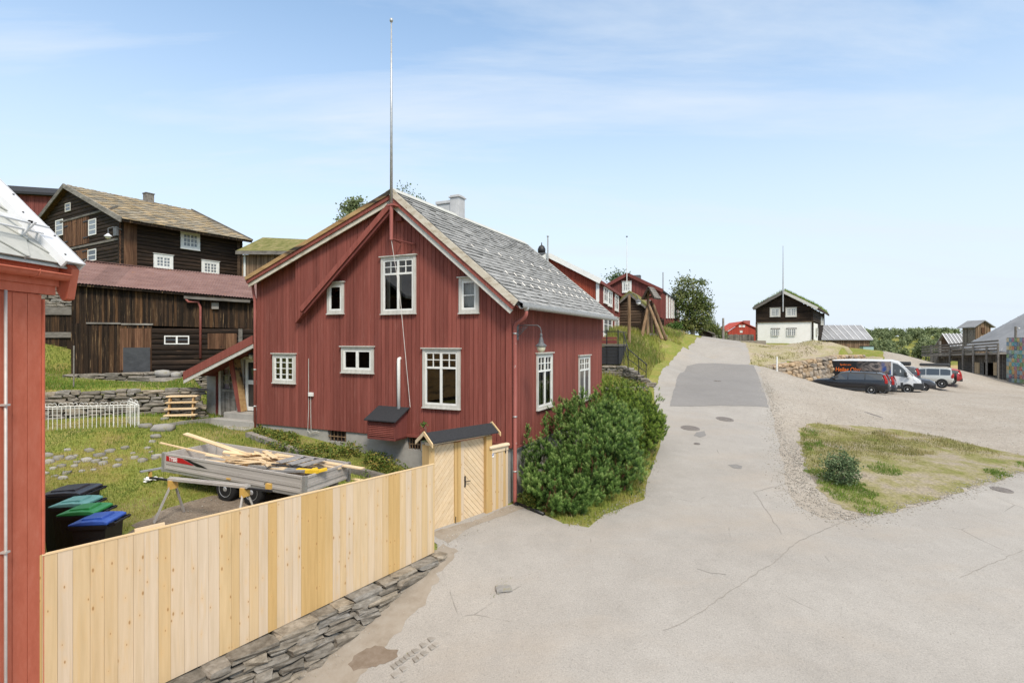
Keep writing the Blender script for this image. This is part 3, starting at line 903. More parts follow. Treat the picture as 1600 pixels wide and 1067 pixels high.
# ------------------------------------------------------------------ building pieces
def front_T(y0=0.0):
 return lambda s, o, z: (s, y0 - o, z)
def side_T(x0=0.0):
 return lambda s, o, z: (x0 + o, s, z)
def left_T(x0):
 return lambda s, o, z: (x0 - o, s, z)
def back_T(y0):
 return lambda s, o, z: (s, y0 + o, z)
def lin(*pts):
 """piecewise linear function through (s, z) points"""
 pts = sorted(pts)
 def f(s):
  for (a, za), (b, zb) in zip(pts, pts[1:]):
   if s <= b or (b, zb) == pts[-1]:
    return za + (zb - za) * (s - a) / (b - a)
 f.k = [p[0] for p in pts]
 return f
def siding(mb, T, s0, s1, bot, top, holes=(), pitch=.2, cover=.09, proud=.022, thick=.08, o0=0.0):
 """upright board cladding: wide boards with narrower boards over the joints, cut round the window openings"""
 bf = bot if callable(bot) else (lambda s: bot)
 tf = top if callable(top) else (lambda s: top)
 edges = []
 s = s0 - random.uniform(0, pitch)
 while s < s1:
  edges.append((s, s + pitch - cover, 0))
  edges.append((s + pitch - cover, s + pitch, 1))
  s += pitch + random.uniform(-.008, .008)
 kn = set(getattr(tf, 'k', [])) | set(getattr(bf, 'k', []))
 for h in holes:
  kn |= {h[0], h[1]}
 for a, b, cv in edges:
  a, b = max(a, s0), min(b, s1)
  if b - a < 1e-4:
   continue
  tt = random.random()
  cuts = [a] + sorted(k for k in kn if a + 1e-4 < k < b - 1e-4) + [b]
  for c, d in zip(cuts, cuts[1:]):
   m = (c + d) / 2
   iv = [(bf(c), bf(d), tf(c), tf(d))]
   for h in holes:
    if h[0] - 1e-6 <= c and d <= h[1] + 1e-6:
     nv = []
     for (zc0, zd0, zc1, zd1) in iv:
      if h[3] <= min(zc0, zd0) or h[2] >= max(zc1, zd1):
       nv.append((zc0, zd0, zc1, zd1))
       continue
      if h[2] > min(zc0, zd0):
       nv.append((zc0, zd0, h[2], h[2]))
      if h[3] < max(zc1, zd1):
       nv.append((h[3], h[3], zc1, zd1))
     iv = nv
   of = o0 + (proud if cv else 0)
   for (zc0, zd0, zc1, zd1) in iv:
    if zc1 - zc0 < 1e-4 and zd1 - zd0 < 1e-4:
     continue
    zc1, zd1 = max(zc1, zc0 + 1e-4), max(zd1, zd0 + 1e-4)
    mb.add([T(c, of, zc0), T(d, of, zd0), T(d, o0 - thick, zd0), T(c, o0 - thick, zc0), T(c, of, zc1), T(d, of, zd1), T(d, o0 - thick, zd1), T(c, o0 - thick, zc1)],
     [(3, 2, 1, 0), (4, 5, 6, 7), (0, 1, 5, 4), (1, 2, 6, 5), (2, 3, 7, 6), (3, 0, 4, 7)], tt)
def tbox(mb, T, s0, s1, o0, o1, z0, z1, tint=None):
 mb.hexa([T(s0, o1, z0), T(s1, o1, z0), T(s1, o0, z0), T(s0, o0, z0), T(s0, o1, z1), T(s1, o1, z1), T(s1, o0, z1), T(s0, o0, z1)], tint)
def window(parent, T, r, cols=2, rows=1, transom=0, tw=.09, sash='white', trim='grey_trim', curtain=None, o=.022, hole=True, pane=None, label=None, sw=.045, tr_rows=2, name='window', head=True, bar=.024, crows=None):
 """sash window in opening r = (s0, s1, z0, z1) measured over its trim"""
 a, b, z0, z1 = r
 ia, ib, iz0, iz1 = a + tw, b - tw, z0 + tw, z1 - tw
 m = MB()
 # outer frame of the sash
 f0, f1 = o - .005, o + .026
 for (p, q, y0, y1) in ((ia, ia + sw, iz0, iz1), (ib - sw, ib, iz0, iz1), (ia + sw, ib - sw, iz0, iz0 + sw), (ia + sw, ib - sw, iz1 - sw, iz1)):
  tbox(m, T, p, q, f0, f1, y0, y1, .5)
 zt = iz1
 tz = iz1 - (iz1 - iz0) * transom
 cw = (ib - ia) / cols
 if transom:
  tbox(m, T, ia + sw, ib - sw, f0, f1 + .006, tz - sw * .6, tz + sw * .6, .6)
 for c in range(1, cols):
  s = ia + cw * c
  tbox(m, T, s - sw * .75, s + sw * .75, f0, f1 + .003, iz0 + sw, iz1 - sw, .55)
 g = bar / 2
 if transom:
  for c in range(cols):
   s = ia + cw * (c + .5)
   tbox(m, T, s - g, s + g, f0 + .004, f1 - .006, tz + sw * .6, iz1 - sw)
   zz = (tz + iz1) / 2
   tbox(m, T, ia + cw * c + sw * .7, ia + cw * (c + 1) - sw * .7, f0 + .004, f1 - .008, zz - g, zz + g)
 hi = tz if transom else iz1
 for k in range(1, rows):
  zz = iz0 + (hi - iz0) * k / rows
  for c in range(cols):
   tbox(m, T, ia + cw * c + sw * .7, ia + cw * (c + 1) - sw * .7, f0 + .004, f1 - .008, zz - g, zz + g)
 if crows:
  for c in range(cols):
   s = ia + cw * (c + .5)
   tbox(m, T, s - g, s + g, f0 + .004, f1 - .007, iz0 + sw, hi - sw * .5)
 w = m.build(name, M[sash], parent)
 if label:
  w['label'] = label
 if tw > .01:
  m = MB()
  t1 = o + .040
  tbox(m, T, a, ia, o - .05, t1, z0, z1)
  tbox(m, T, ib, b, o - .05, t1, z0, z1)
  tbox(m, T, ia, ib, o - .05, t1 - .003, z0, iz0)
  tbox(m, T, ia, ib, o - .05, t1 - .003, iz1, z1)
  if head:
   tbox(m, T, a - .04, b + .04, o - .04, t1 + .045, z1, z1 + .03)
   tbox(m, T, a - .015, b + .015, o - .04, t1 + .03, z0 - .03, z0)
  m.build('window_trim', M[trim], w)
 m = MB()
 po = o + .002
 m.add([T(ia, po, iz0), T(ib, po, iz0), T(ib, po, iz1), T(ia, po, iz1)], [(0, 1, 2, 3)])
 m.build('pane', M[pane or ('glass' if hole else 'pane_dark')], w)
 if curtain:
  mat, spans = curtain
  m = MB()
  for (p, q, lo, hi_) in spans:
   s0, s1 = ia + (ib - ia) * p, ia + (ib - ia) * q
   y0, y1 = iz0 + (iz1 - iz0) * lo, iz0 + (iz1 - iz0) * hi_
   n = max(4, int((s1 - s0) / .018))
   for i in range(n):
    c, d = s0 + (s1 - s0) * i / n, s0 + (s1 - s0) * (i + 1) / n
    oc = -.085 + .012 * math.sin(i * 1.1); od = -.085 + .012 * math.sin((i + 1) * 1.1)
    m.add([T(c, oc, y0), T(d, od, y0), T(d, od, y1), T(c, oc, y1)], [(0, 1, 2, 3)])
  m.build('curtain', M[mat], w)
 return w, (ia, ib, iz0, iz1)
def slab(mb, a, b, c, d, th, tint=None):
 dn = Vector((0, 0, -th))
 top = [Vector(p) for p in (a, b, c, d)]
 mb.hexa([p + dn for p in top] + top, tint)
def slates(mb, o, ud, vd, L, S, h, w, th=.012, lap=1.25, jit=.12, rect=True):
 """courses of slates from the eave (o) up the slope; ud along the eave, vd up the slope"""
 o, ud, vd = Vector(o), Vector(ud).normalized(), Vector(vd).normalized()
 n = ud.cross(vd).normalized()
 if n.z < 0: n = -n
 rows = int(math.ceil(S / h))
 for r in range(rows):
  v0 = r * h
  v1 = min(v0 + h * lap, S)
  u = -random.uniform(0, w)
  while u < L:
   ww = w * random.uniform(1 - jit, 1 + jit)
   u0, u1 = max(0, u + .003), min(L, u + ww - .003)
   u += ww
   if u1 - u0 < .02: continue
   dv = random.uniform(-.012, .012)
   e0 = random.uniform(.9, 1.5) * th * 2
   pts = []
   for (uu, vv, hh) in ((u0, v0 + dv, e0), (u1, v0 + dv + random.uniform(-.006, .006), e0), (u1, v1, th * .9), (u0, v1, th * .9)):
    pts.append(o + ud * uu + vd * vv + n * hh)
   lo = [p - n * th for p in pts]
   mb.add(lo + pts, [(4, 5, 6, 7), (0, 1, 5, 4), (1, 2, 6, 5), (3, 0, 4, 7)])
def diamonds(mb, o, ud, vd, L, S, a, b, th=.012, x0=0):
 """lozenge slates; a = half width along the eave, b = half height up the slope"""
 o, ud, vd = Vector(o), Vector(ud).normalized(), Vector(vd).normalized()
 n = ud.cross(vd).normalized()
 if n.z < 0: n = -n
 nr = int(S / b) + 2
 for r in range(-1, nr):
  vc = r * b
  sft = a if r % 2 else 0
  k = int(L / (2 * a)) + 2
  for i in range(-1, k):
   uc = i * 2 * a + sft + random.uniform(-.01, .01)
   pl = [(uc, vc - b * 1.06), (uc + a * 1.0, vc), (uc, vc + b * 1.06), (uc - a * 1.0, vc)]
   pl = clip_rect(pl, 0, L, 0, S)
   if len(pl) < 3: continue
   j = random.uniform(.8, 1.3)
   def up(u, v):
    t = (v - (vc - b)) / (2 * b)
    return o + ud * u + vd * v + n * (th * (2.3 * j) * (1 - t) + th * .6)
   def dn(u, v):
    return up(u, v) - n * th
   mb.prism(pl, dn, up)
def corrugated(mb, o, ud, vd, L, S, pitch=.08, amp=.011, sheet=.8, th=.004):
 """corrugated sheets, waves running up the slope"""
 o, ud, vd = Vector(o), Vector(ud).normalized(), Vector(vd).normalized()
 n = ud.cross(vd).normalized()
 if n.z < 0: n = -n
 step = pitch / 4
 k = int(L / step)
 tt = random.random()
 for i in range(k):
  u0, u1 = L * i / k, L * (i + 1) / k
  if int(u0 / sheet) != int((u0 - step) / sheet): tt = random.random()
  h0, h1 = amp * math.sin(2 * math.pi * u0 / pitch), amp * math.sin(2 * math.pi * u1 / pitch)
  a, b = o + ud * u0 + n * h0, o + ud * u1 + n * h1
  mb.add([a, b, b + vd * S, a + vd * S], [(0, 1, 2, 3)], tt)
def logwall(mb, T, s0, s1, z0, top, dia=.2, ext=.0, holes=(), r=.5):
 """horizontal logs with rounded faces"""
 tf = top if callable(top) else (lambda s: top)
 zmax = max(tf(s) for s in ([s0, s1] + [k for k in getattr(tf, 'k', []) if s0 <= k <= s1]))
 z = z0
 while z < zmax - .02:
  d = dia * random.uniform(.88, 1.12)
  zc = z + d / 2
  # span of this log under the roof line
  xs = np.linspace(s0, s1, 81)
  ok = [x for x in xs if tf(x) > zc]
  if ok:
   a, b = min(ok), max(ok)
   if a == s0: a -= ext
   if b == s1: b += ext
   cuts = [(a, b)]
   for h in holes:
    if h[2] < zc < h[3]:
     cuts = [q for (p0, p1) in cuts for q in ((p0, min(p1, h[0])), (max(p0, h[1]), p1)) if q[1] - q[0] > .02]
   for (p0, p1) in cuts:
    prof = [(0, 0), (.035, .06), (.06, .3), (.062, .65), (.04, .92), (0, 1)]
    vs = []
    n = max(2, int((p1 - p0) / 1.2) + 1)
    wb = [random.uniform(-.01, .01) for _ in range(n)]
    for i in range(n):
     s = p0 + (p1 - p0) * i / (n - 1)
     for (oo, zz) in prof:
      vs.append(T(s, oo + wb[i], z + zz * d))
     vs.append(T(s, -.1, z + d)); vs.append(T(s, -.1, z))
    m = len(prof) + 2
    fs = []
    for i in range(n - 1):
     for q in range(m):
      q2 = (q + 1) % m
      fs.append((i * m + q, (i + 1) * m + q, (i + 1) * m + q2, i * m + q2))
    fs.append(tuple(range(m))); fs.append(tuple((n - 1) * m + q for q in range(m - 1, -1, -1)))
    mb.add(vs, fs)
  z += d
def clip_pts(p, q, f):
 return tuple(p[i] + (q[i] - p[i]) * f for i in range(len(p)))
# ------------------------------------------------------------------ the red house in the middle
HF = Frame(-.05, 14.0, -4.35, -25.28)
def red_house():
 f = HF
 h = fthing('timber_house', 'large worn red timber house with grey slate roof and a flagpole on its gable', 'house', f)
 W, D = 9.16, 8.46
 yR = -.38
 zs = -2.70 - f.zb                      # lower edge of the cladding
 ap = f.front(612, 297, yR)
 er = f.front(809, 470, yR)
 el = f.front(383, 434, yR)
 il = f.front(466, 478, yR)
 sr = (ap[1] - er[1]) / (er[0] - ap[0])
 sl = (ap[1] - el[1]) / (ap[0] - el[0])
 si = (ap[1] - .10 - il[1]) / (ap[0] - il[0])
 rt = lambda x: ap[1] - sr * (x - ap[0])
 lt = lambda x: ap[1] - sl * (ap[0] - x)
 it = lambda x: ap[1] - .10 - si * (ap[0] - x)
 # openings
 F1 = {k: f.frect(v) for k, v in dict(a=(428, 553, 463, 598), b=(535, 542, 585, 582), c=(662, 545, 720, 637), d=(597, 401, 651, 490), e=(513, 442, 538.5, 490), g=(718.5, 434, 749.5, 489)).items()}
 S1 = {k: f.srect(v) for k, v in dict(a=(837, 552, 861, 637), b=(903, 555.5, 920, 625)).items()}
 inn = lambda r, t=.085: (r[0] + t, r[1] - t, r[2] + t, r[3] - t)
 wt = .16
 def topf(x):
  return min(rt(x), lt(x)) - wt if x > ap[0] else lt(x) - wt
 top = lin((-W, lt(-W) - wt), (ap[0], ap[1] - wt), (0, rt(0) - wt))
 m = MB()
 siding(m, front_T(), -W, 0, zs, top, [inn(r) for r in F1.values()], .132, .117, .015)
 # outer infill between the old and the newer roof line
 xi = f.front(459.5, 0, -.22)[0]
 siding(m, front_T(-.16), xi, ap[0] + .05, lin((xi, it(xi) - .22), (ap[0] + .05, it(ap[0]) - .2)), lin((xi, lt(xi) - wt), (ap[0] + .05, ap[1] - wt)), (), .132, .122, .013, thick=.15)
 m.build('front_wall', M['red_house'], h)
 m = MB()
 siding(m, side_T(), .0, D, zs - .05, rt(0) - .2, [inn(r, .07) for r in S1.values()], .118, .103, .015)
 m.build('side_wall', M['red_house'], h)
 m = MB()
 siding(m, back_T(D), -W, 0, zs, top, (), .4, .1)
 siding(m, left_T(-W), 0, D, zs, lt(-W) - wt, (), .4, .1)
 m.build('rear_wall', M['red_house'], h)
 # corner boards and the drip board
 m = MB()
 m.box(-.001, .05, -.05, .085, zs - .03, rt(0) - .28)
 m.build('corner_board', M['red_house'], h)
 x1, x2 = f.front(636, 0)[0], f.front(790, 0)[0]
 for bx_ in ((-.10, -.002, -.052, -.014, zs - .03, rt(-.1) - .28), (-W - .05, -W + .09, -.05, -.014, zs, lt(-W) - .22), (.03, .085, .09, D, zs - .085, zs - .05), (x1, x2, -.065, -.014, zs + .02, zs + .09)):
  m = MB(); m.box(*bx_); m.build('trim_board', M['red_house'], h)
 # foundation
 m = MB()
 v0 = [f.frect(r) for r in ((511, 670, 540, 686), (636, 681, 657, 695))]
 xs = [-W + .06, v0[0][0], v0[0][1], v0[1][0], v0[1][1], -.04]
 for i in range(5):
  if i in (1, 3):
   q = v0[0] if i == 1 else v0[1]
   m.box(xs[i], xs[i + 1], .03, .3, -1.2, zs - .34)
  else:
   m.box(xs[i], xs[i + 1], .03, .3, -1.2, zs + .02)
 m.box(-.28, -.04, .301, D - .1, -1.2, zs - .03)
 m.build('foundation', M['concrete'], h)
 for i, q in enumerate(v0):
  m = MB()
  m.box(q[0], q[1], .2, .22, zs - .335, zs - .03)
  g = m.build('basement_opening', M['room'], h)
  m = MB()
  n = 5
  for k in range(n):
   x = q[0] + (q[1] - q[0]) * (k + .5) / n
   m.tube([(x, .07, zs - .33), (x, .07, zs - .03)], .014, 6)
  m.box(q[0], q[1], .055, .085, zs - .2, zs - .18)
  m.build('grille', M['timber_brown'], g)
 # windows
 T = front_T()
 window(h, T, F1['a'], 3, 4, tw=.085, label='small white twelve-pane window')
 window(h, T, F1['b'], 2, 1, tw=.085, sw=.06)
 window(h, T, F1['c'], 2, 1, .30, tw=.085)
 w, _ = window(h, T, F1['d'], 2, 1, .28, tw=.085, curtain=('curtain_cream', [(0, .14, 0, 1), (.86, 1, 0, 1), (.44, .52, 0, 1)]))
 window(h, T, F1['e'], 1, 1, tw=.085, sw=.055)
 window(h, T, F1['g'], 1, 2, tw=.085, sw=.055, curtain=('curtain', [(0, 1, 0, 1)]), label='small white window with lace curtain')
 T = side_T()
 window(h, T, S1['a'], 2, 1, .30, tw=.07, curtain=('curtain_cream', [(0, .5, 0, .9), (.6, 1, 0, .9)]))
 window(h, T, S1['b'], 2, 1, .30, tw=.07, curtain=('curtain_cream', [(0, 1, 0, 1)]))
 # dark rooms behind the glass (floors)
 m = MB()
 m.box(-W + .2, -.2, 1.3, 1.33, zs + .2, zs + 4.0)
 m.box(-1.25, -1.2, 1.34, D - .3, zs + .2, zs + 2.6)
 m.box(-W + .1, -.1, .1, D - .1, zs + .1, zs + .19)
 m.box(-W + .1, -.4, .1, D - .1, zs + 2.5, zs + 2.55)
 m.build('room_partition', M['room'], h)
 # roof
 yb = D + .3
 xe = er[0] + .03
 m = MB()
 slab(m, (ap[0], yR + .02, ap[1] - .03), (xe, yR + .02, rt(xe) - .03), (xe, yb, rt(xe) - .03), (ap[0], yb, ap[1] - .03), .1)
 slab(m, (el[0], yR + .02, lt(el[0]) - .03), (ap[0], yR + .02, ap[1] - .03), (ap[0], yb, ap[1] - .03), (el[0], yb, lt(el[0]) - .03), .1)
 roof = m.build('roof', M['dark_grey'], h)
 m = MB()
 vd = Vector((ap[0] - xe, 0, ap[1] - rt(xe)))
 slates(m, (xe + .03, yR + .12, rt(xe) - .04), (0, 1, 0), vd, yb - yR - .14, vd.length, .19, .30, .020, 1.25)
 m.build('slate_covering', M['slate'], roof)
 m = MB()
 vd2 = Vector((ap[0] - el[0], 0, ap[1] - lt(el[0])))
 slates(m, (el[0], yR + .12, lt(el[0]) - .02), (0, 1, 0), vd2, yb - yR - .14, vd2.length, .3, .4, .014, 1.3)
 m.build('slate_covering', M['slate'], roof)
 # ridge capping and verge flashing
 m = MB()
 m.bar((ap[0] + .085, yR, ap[1] - .085 * sr + .055), (ap[0] + .085, yb, ap[1] - .085 * sr + .055), .25, .022, (sr, 0, 1))
 m.bar((ap[0] - .10, yR, ap[1] - .1 * sl + .05), (ap[0] - .10, yb, ap[1] - .1 * sl + .05), .24, .022, (-sl, 0, 1))
 m.bar((ap[0], yb, ap[1] + .02), (xe, yb, rt(xe) + .02), .1, .05)
 m.build('ridge_cap', M['slate_blue'], roof)
 # snow guards: three rows of small hoops
 nrm = Vector((sr, 0, 1)).normalized()
 for fr_, n in ((.17, 13), (.27, 13), (.5, 9)):
  for k in range(n):
   y = yR + .9 + (D - .9) * (k + .5 * (fr_ == .27)) / n
   x = xe + (ap[0] - xe) * fr_
   base = Vector((x, y, rt(x) + .02))
   m = MB()
   dv = vd.normalized()
   m.tube([base - dv * .16, base + nrm * .10 - dv * .15, base + nrm * .11 - dv * .02, base + dv * .12], .011, 5)
   m.build('snow_guard', M['galv'], roof)
 # barge boards: right slope, left slope, old inner slope
 def rake(a, b, layers, y, w_th=.035):
  a, b = Vector((a[0], 0, a[1])), Vector((b[0], 0, b[1]))
  d = (b - a).normalized()
  dn = Vector((-d.z, 0, d.x))
  if dn.z > 0: dn = -dn
  off = 0
  for i, (mat, hh, out) in enumerate(layers):
   p, q = a + dn * (off + hh / 2), b + dn * (off + hh / 2)
   m = MB()
   y_ = y - out
   m.bar((p.x, y_, p.z), (q.x, y_, q.z), .04, hh - .004, tuple(-dn))
   m.build('barge_board', M[mat], roof)
   off += hh
 ovr = (er[0] + .02, rt(er[0] + .02))
 rake((ap[0] + .02, ap[1] + .02), (ovr[0], ovr[1] + .02), [('raw_board', .17, .03), ('red_house', .11, .0), ('grey_trim', .13, -.04)], yR + .02)
 rake((ap[0] - .02, ap[1] + .02), (el[0], lt(el[0]) + .02), [('ochre_board', .12, .03), ('red_house', .11, .0), ('raw_board', .12, -.04)], yR + .02)
 rake((ap[0] - .03, it(ap[0]) - .12), (il[0], il[1] - .05), [('red_house', .16, .0), ('red_dark', .08, -.05)], yR + .06)
 # soffit boards of the right overhang
 m = MB()
 m.bar((ap[0], yR + .2, ap[1] - .16), (er[0], yR + .2, er[1] - .16), .34, .02)
 m.bar((ap[0] - .05, yR + .22, it(ap[0]) - .24), (il[0], yR + .22, il[1] - .18), .3, .02)
 m.bar((ap[0], yR + .2, ap[1] - .15), (el[0], yR + .2, lt(el[0]) - .15), .34, .02)
 m.build('soffit', M['red_dark'], roof)
 # eave fascia, gutter and down pipe on the right side
 ez = rt(xe)
 m = MB()
 m.box(xe - .03, xe, yR + .05, yb, ez - .16, ez - .04)
 m.build('fascia', M['red_dark'], roof)
 m = MB()
 gx, gzz = xe + .075, ez - .10
 prof = [(math.cos(a) * .075, math.sin(a) * .075) for a in np.linspace(math.pi, 2 * math.pi, 9)]
 pts = [(gx + p[0], gzz + p[1]) for p in prof] + [(gx + p[0] * .9, gzz + p[1] * .9) for p in prof[::-1]]
 m.prism(pts, lambda x, z: (x, yR - .02, z), lambda x, z: (x, yb, z))
 m.bar((xe + .04, yR, ez + .0), (xe + .04, yb, ez + .0), .16, .012, (-sr * -.6, 0, 1))
 m.box(xe + .118, xe + .13, yR - .02, yb, ez - .12, ez - .015)
 gt = m.build('gutter', M['galv'], h)
 m = MB()
 px, py = .13, .02
 m.tube([(gx, yR + .28, gzz - .05), (gx, yR + .28, gzz - .2), (gx - .04, yR + .29, gzz - .28), (px + .05, py - .02, gzz - .42), (px, py, gzz - .5), (px, py, gzz - 1.5), (px, py, .30), (px + .02, py - .02, .2)], .05, 12)
 m.build('down_pipe', M['red_pipe'], h, smooth=True)
 m = MB()
 m.tube([(gx, yR + .28, gzz - .02), (gx, yR + .28, gzz - .12)], [.085, .05], 12)
 m.build('pipe_funnel', M['galv'], h, smooth=True)
 for z in (1.0, 2.4, gzz - .7):
  m = MB(); m.tube([(px, py, z), (px, py, z + .04)], .056, 12); m.build('pipe_bracket', M['galv'], h, smooth=True)
 # second pipe at the left corner
 m = MB()
 lx = -W - .09
 elz = lt(el[0])
 m.tube([(el[0] + .05, yR + .25, elz - .12), (el[0] + .05, yR + .25, elz - .3), (lx, -.08, elz - .75), (lx, -.08, elz - 1.2), (lx, -.08, 1.0)], .045, 10)
 m.build('down_pipe', M['red_pipe'], h, smooth=True)
 for z in (1.4, 2.2, 3.4):
  m = MB(); m.tube([(lx, -.08, z), (lx, -.08, z + .05)], .052, 10); m.build('pipe_bracket', M['galv'], h, smooth=True)
 # chimney
 t, _ = f.front(0, 0)[0], 0
 cx, cy = ap[0] - .15, 3.2
 c0 = ap[1]
 m = MB()
 m.box(cx - .05, cx + .30, cy - .2, cy + .2, c0 - .3, c0 + .60)
 m.box(cx - .09, cx + .34, cy - .24, cy + .24, c0 + .605, c0 + .65)
 m.box(cx - .05, cx + .30, cy - .2, cy + .2, c0 + .655, c0 + .70)
 m.box(cx - .60, cx - .052, cy - .15, cy + .28, c0 - .4, c0 + .44)
 m.box(cx - .64, cx - .053, cy - .19, cy + .32, c0 + .445, c0 + .55)
 m.build('chimney', M['chim'], h, bevel=.012)
 # vent block near the apex
 r = f.frect((620, 333, 629, 346), -.06)
 m = MB()
 m.box(r[0], r[1], -.12, -.02, r[2], r[3])
 m.build('vent_block', M['red_dark'], h)
 # white vent pipe and cable box
 r = f.frect((620, 560, 626.5, 640), -.07)
 m = MB()
 xc = (r[0] + r[1]) / 2
 m.tube([(xc, -.08, r[2] - .25), (xc, -.08, r[3] - .07), (xc + .0, -.07, r[3] - .02), (xc, -.0, r[3])], .05, 12)
 m.build('vent_pipe', M['white'], h, smooth=True)
 r = f.frect((483.5, 613, 490, 619), -.03)
 m = MB()
 m.box(r[0], r[1], -.09, -.02, r[2], r[3])
 m.build('junction_box', M['white'], h, bevel=.008)
 m = MB()
 xm = r[0] + .03
 z1_ = f.front(480, 560)[1]
 zlow = zs - .08
 m.tube([(xm - .06, -.035, z1_), (xm - .06, -.035, r[2] - .4), (xm - .09, -.04, zlow), (xm + .02, -.045, zlow - .06), (xm + .3, -.04, zlow + .03)], .009, 6)
 m.tube([(xm + .03, -.035, r[2]), (xm + .03, -.035, r[2] - .5), (xm + .06, -.05, zlow + .02), (xm + .4, -.05, zlow + .0)], .009, 6)
 m.build('cable', M['grey_trim'], h)
 # louvred box
 yl = -.58
 a, _ = f.front(574, 0, yl); b, _ = f.front(617, 0, yl)
 z0, z1 = f.front(595, 687, yl)[1], f.front(595, 655, yl)[1]
 z2 = f.front(600, 634, -.03)[1]
 m = MB()
 m.box(a, b, yl + .05, -.025, z0, z0 + .05)
 m.prism([(yl, z0), (-.025, z0), (-.025, z2 - .06), (yl, z1)], lambda y, z: (b - .04, y, z), lambda y, z: (b, y, z))
 m.prism([(yl, z0), (-.025, z0), (-.025, z2 - .06), (yl, z1)], lambda y, z: (a, y, z), lambda y, z: (a + .04, y, z))
 m.box(a + .04, b - .04, yl, yl + .03, z0, z0 + .07)
 m.box(a + .04, b - .04, yl, yl + .03, z1 - .06, z1 - .01)
 m.box(a + .04, b - .04, yl + .2, yl + .22, z0 + .05, z1 - .06, .2)
 bx = m.build('louvre_box', M['red_dark'], h)
 m = MB()
 n = 8
 for k in range(n):
  z = z0 + .09 + (z1 - z0 - .17) * k / n
  m.hexa([(a + .04, yl + .005, z), (b - .04, yl + .005, z), (b - .04, yl + .07, z + .045), (a + .04, yl + .07, z + .045), (a + .04, yl + .005, z + .018), (b - .04, yl + .005, z + .018), (b - .04, yl + .07, z + .063), (a + .04, yl + .07, z + .063)])
 m.build('louvre_slats', M['red_house'], bx)
 m = MB()
 slab(m, (a - .06, yl - .08, z1 - .02), (b + .08, yl - .08, z1 - .02), (b + .08, -.02, z2), (a - .06, -.02, z2), .03)
 m.build('louvre_roof', M['dark_grey'], bx)
 # wall lamp on the corner of the side wall
 lp = h
 y0 = .30
 za = f.side(806, 507, .05)[1]
 zb_ = f.side(806, 531, .05)[1]
 m = MB()
 m.box(.03, .075, y0 - .07, y0 + .07, zb_, za + .02)
 pl = m.build('lamp_bracket', M['grey_metal'], h)
 m = MB()
 L_ = .74
 zl = za - .03
 m.tube([(.07, y0, zl), (.35, y0, zl + .01), (L_ - .1, y0, zl), (L_ - .03, y0, zl - .05), (L_, y0, zl - .14), (L_, y0, zl - .2)], .013, 8)
 m.tube([(.07, y0, zl - .3), (.2, y0, zl - .17), (.36, y0, zl - .02)], .009, 6)
 m.tube([(.08, y0, zl - .18), (.14, y0, zl - .06), (.2, y0, zl - .12), (.24, y0, zl - .03)], .008, 6)
 for i in range(4):
  c = (.12 + .055 * i, y0, zl - .17 + .038 * i)
  m.tube([(c[0] + .03 * math.cos(q), y0, c[2] + .03 * math.sin(q)) for q in np.linspace(0, 2 * math.pi, 9)], .006, 5)
 m.build('lamp_arm', M['grey_metal'], pl)
 m = MB()
 zt = zl - .2
 m.lathe([(.014, .0), (.03, -.02), (.035, -.07), (.022, -.09), (.04, -.12), (.06, -.2), (.065, -.25), (.13, -.30), (.15, -.325), (.15, -.335), (.12, -.338)], (L_, y0, zt), 'z', 20)
 m.build('lamp_shade', M['grey_metal'], pl, smooth=True)
 m = MB()
 m.lathe([(.115, -.338), (.11, -.40), (.085, -.46), (.045, -.49), (.0, -.495)], (L_, y0, zt), 'z', 20)
 m.build('lamp_glass', M['lamp_glass'], pl, smooth=True)
 # porch on the left: lean-to roof, two doors, slanting post
 yf = .0
 p0 = f.front(289, 583, yf - .1); p1 = f.front(405, 522, yf - .1)
 ps = (p1[1] - p0[1]) / (p1[0] - p0[0])
 x_r = -W - .14
 zr_ = p0[1] + ps * (x_r - p0[0])
 yw = .80
 yb2 = 3.4
 m = MB()
 slab(m, (p0[0], yf - .1, p0[1]), (x_r, yf - .1, zr_), (x_r, yb2, zr_), (p0[0], yb2, p0[1]), .06)
 pr = m.build('porch_roof', M['dark_grey'], h)
 def pr_bar(dz0, dz1, y, mat, nm):
  m = MB()
  m.hexa([(p0[0] - .02, y, p0[1] + dz0), (x_r, y, zr_ + dz0), (x_r, y + .04, zr_ + dz0), (p0[0] - .02, y + .04, p0[1] + dz0), (p0[0] - .02, y, p0[1] + dz1), (x_r, y, zr_ + dz1), (x_r, y + .04, zr_ + dz1), (p0[0] - .02, y + .04, p0[1] + dz1)])
  m.build(nm, M[mat], pr)
 pr_bar(-.23, .05, yf - .16, 'red_house', 'barge_board')
 pr_bar(-.36, -.232, yf - .14, 'grey_trim', 'barge_board')
 m = MB()
 slab(m, (p0[0] + .2, yf - .05, p0[1] - .1), (x_r, yf - .05, zr_ - .1), (x_r, yb2, zr_ - .1), (p0[0] + .2, yb2, p0[1] - .1), .03)
 m.build('soffit', M['red_dark'], pr)
 q = lambda u, v: f.front(u, v, yw)
 zf = q(350, 648)[1]
 xa = q(323, 0)[0]; xb = q(337, 0)[0]; xc = q(341, 0)[0]; d0, d1 = q(342.5, 0)[0], q(374, 0)[0]
 zt_ = q(355, 568)[1]
 roofz = lambda x: p0[1] + ps * (x - p0[0]) - .12
 m = MB()
 m.box(xa, xb, yw, yw + .2, zf - .4, min(q(330, 584)[1], roofz(xa)))
 m.box(xa, xa + .2, yw + .21, yb2, zf - .4, roofz(xa))
 m.build('porch_wall', M['concrete'], h)
 m = MB()
 siding(m, front_T(yw + .02), xb, x_r, zf - .2, lin((xb, roofz(xb)), (x_r, roofz(x_r))), [(d0, d1, zf - .2, zt_)], .2, .08)
 m.box(xa, xb, yw + .03, yw + .1, q(330, 584)[1] + .002, roofz(xa) - .02)
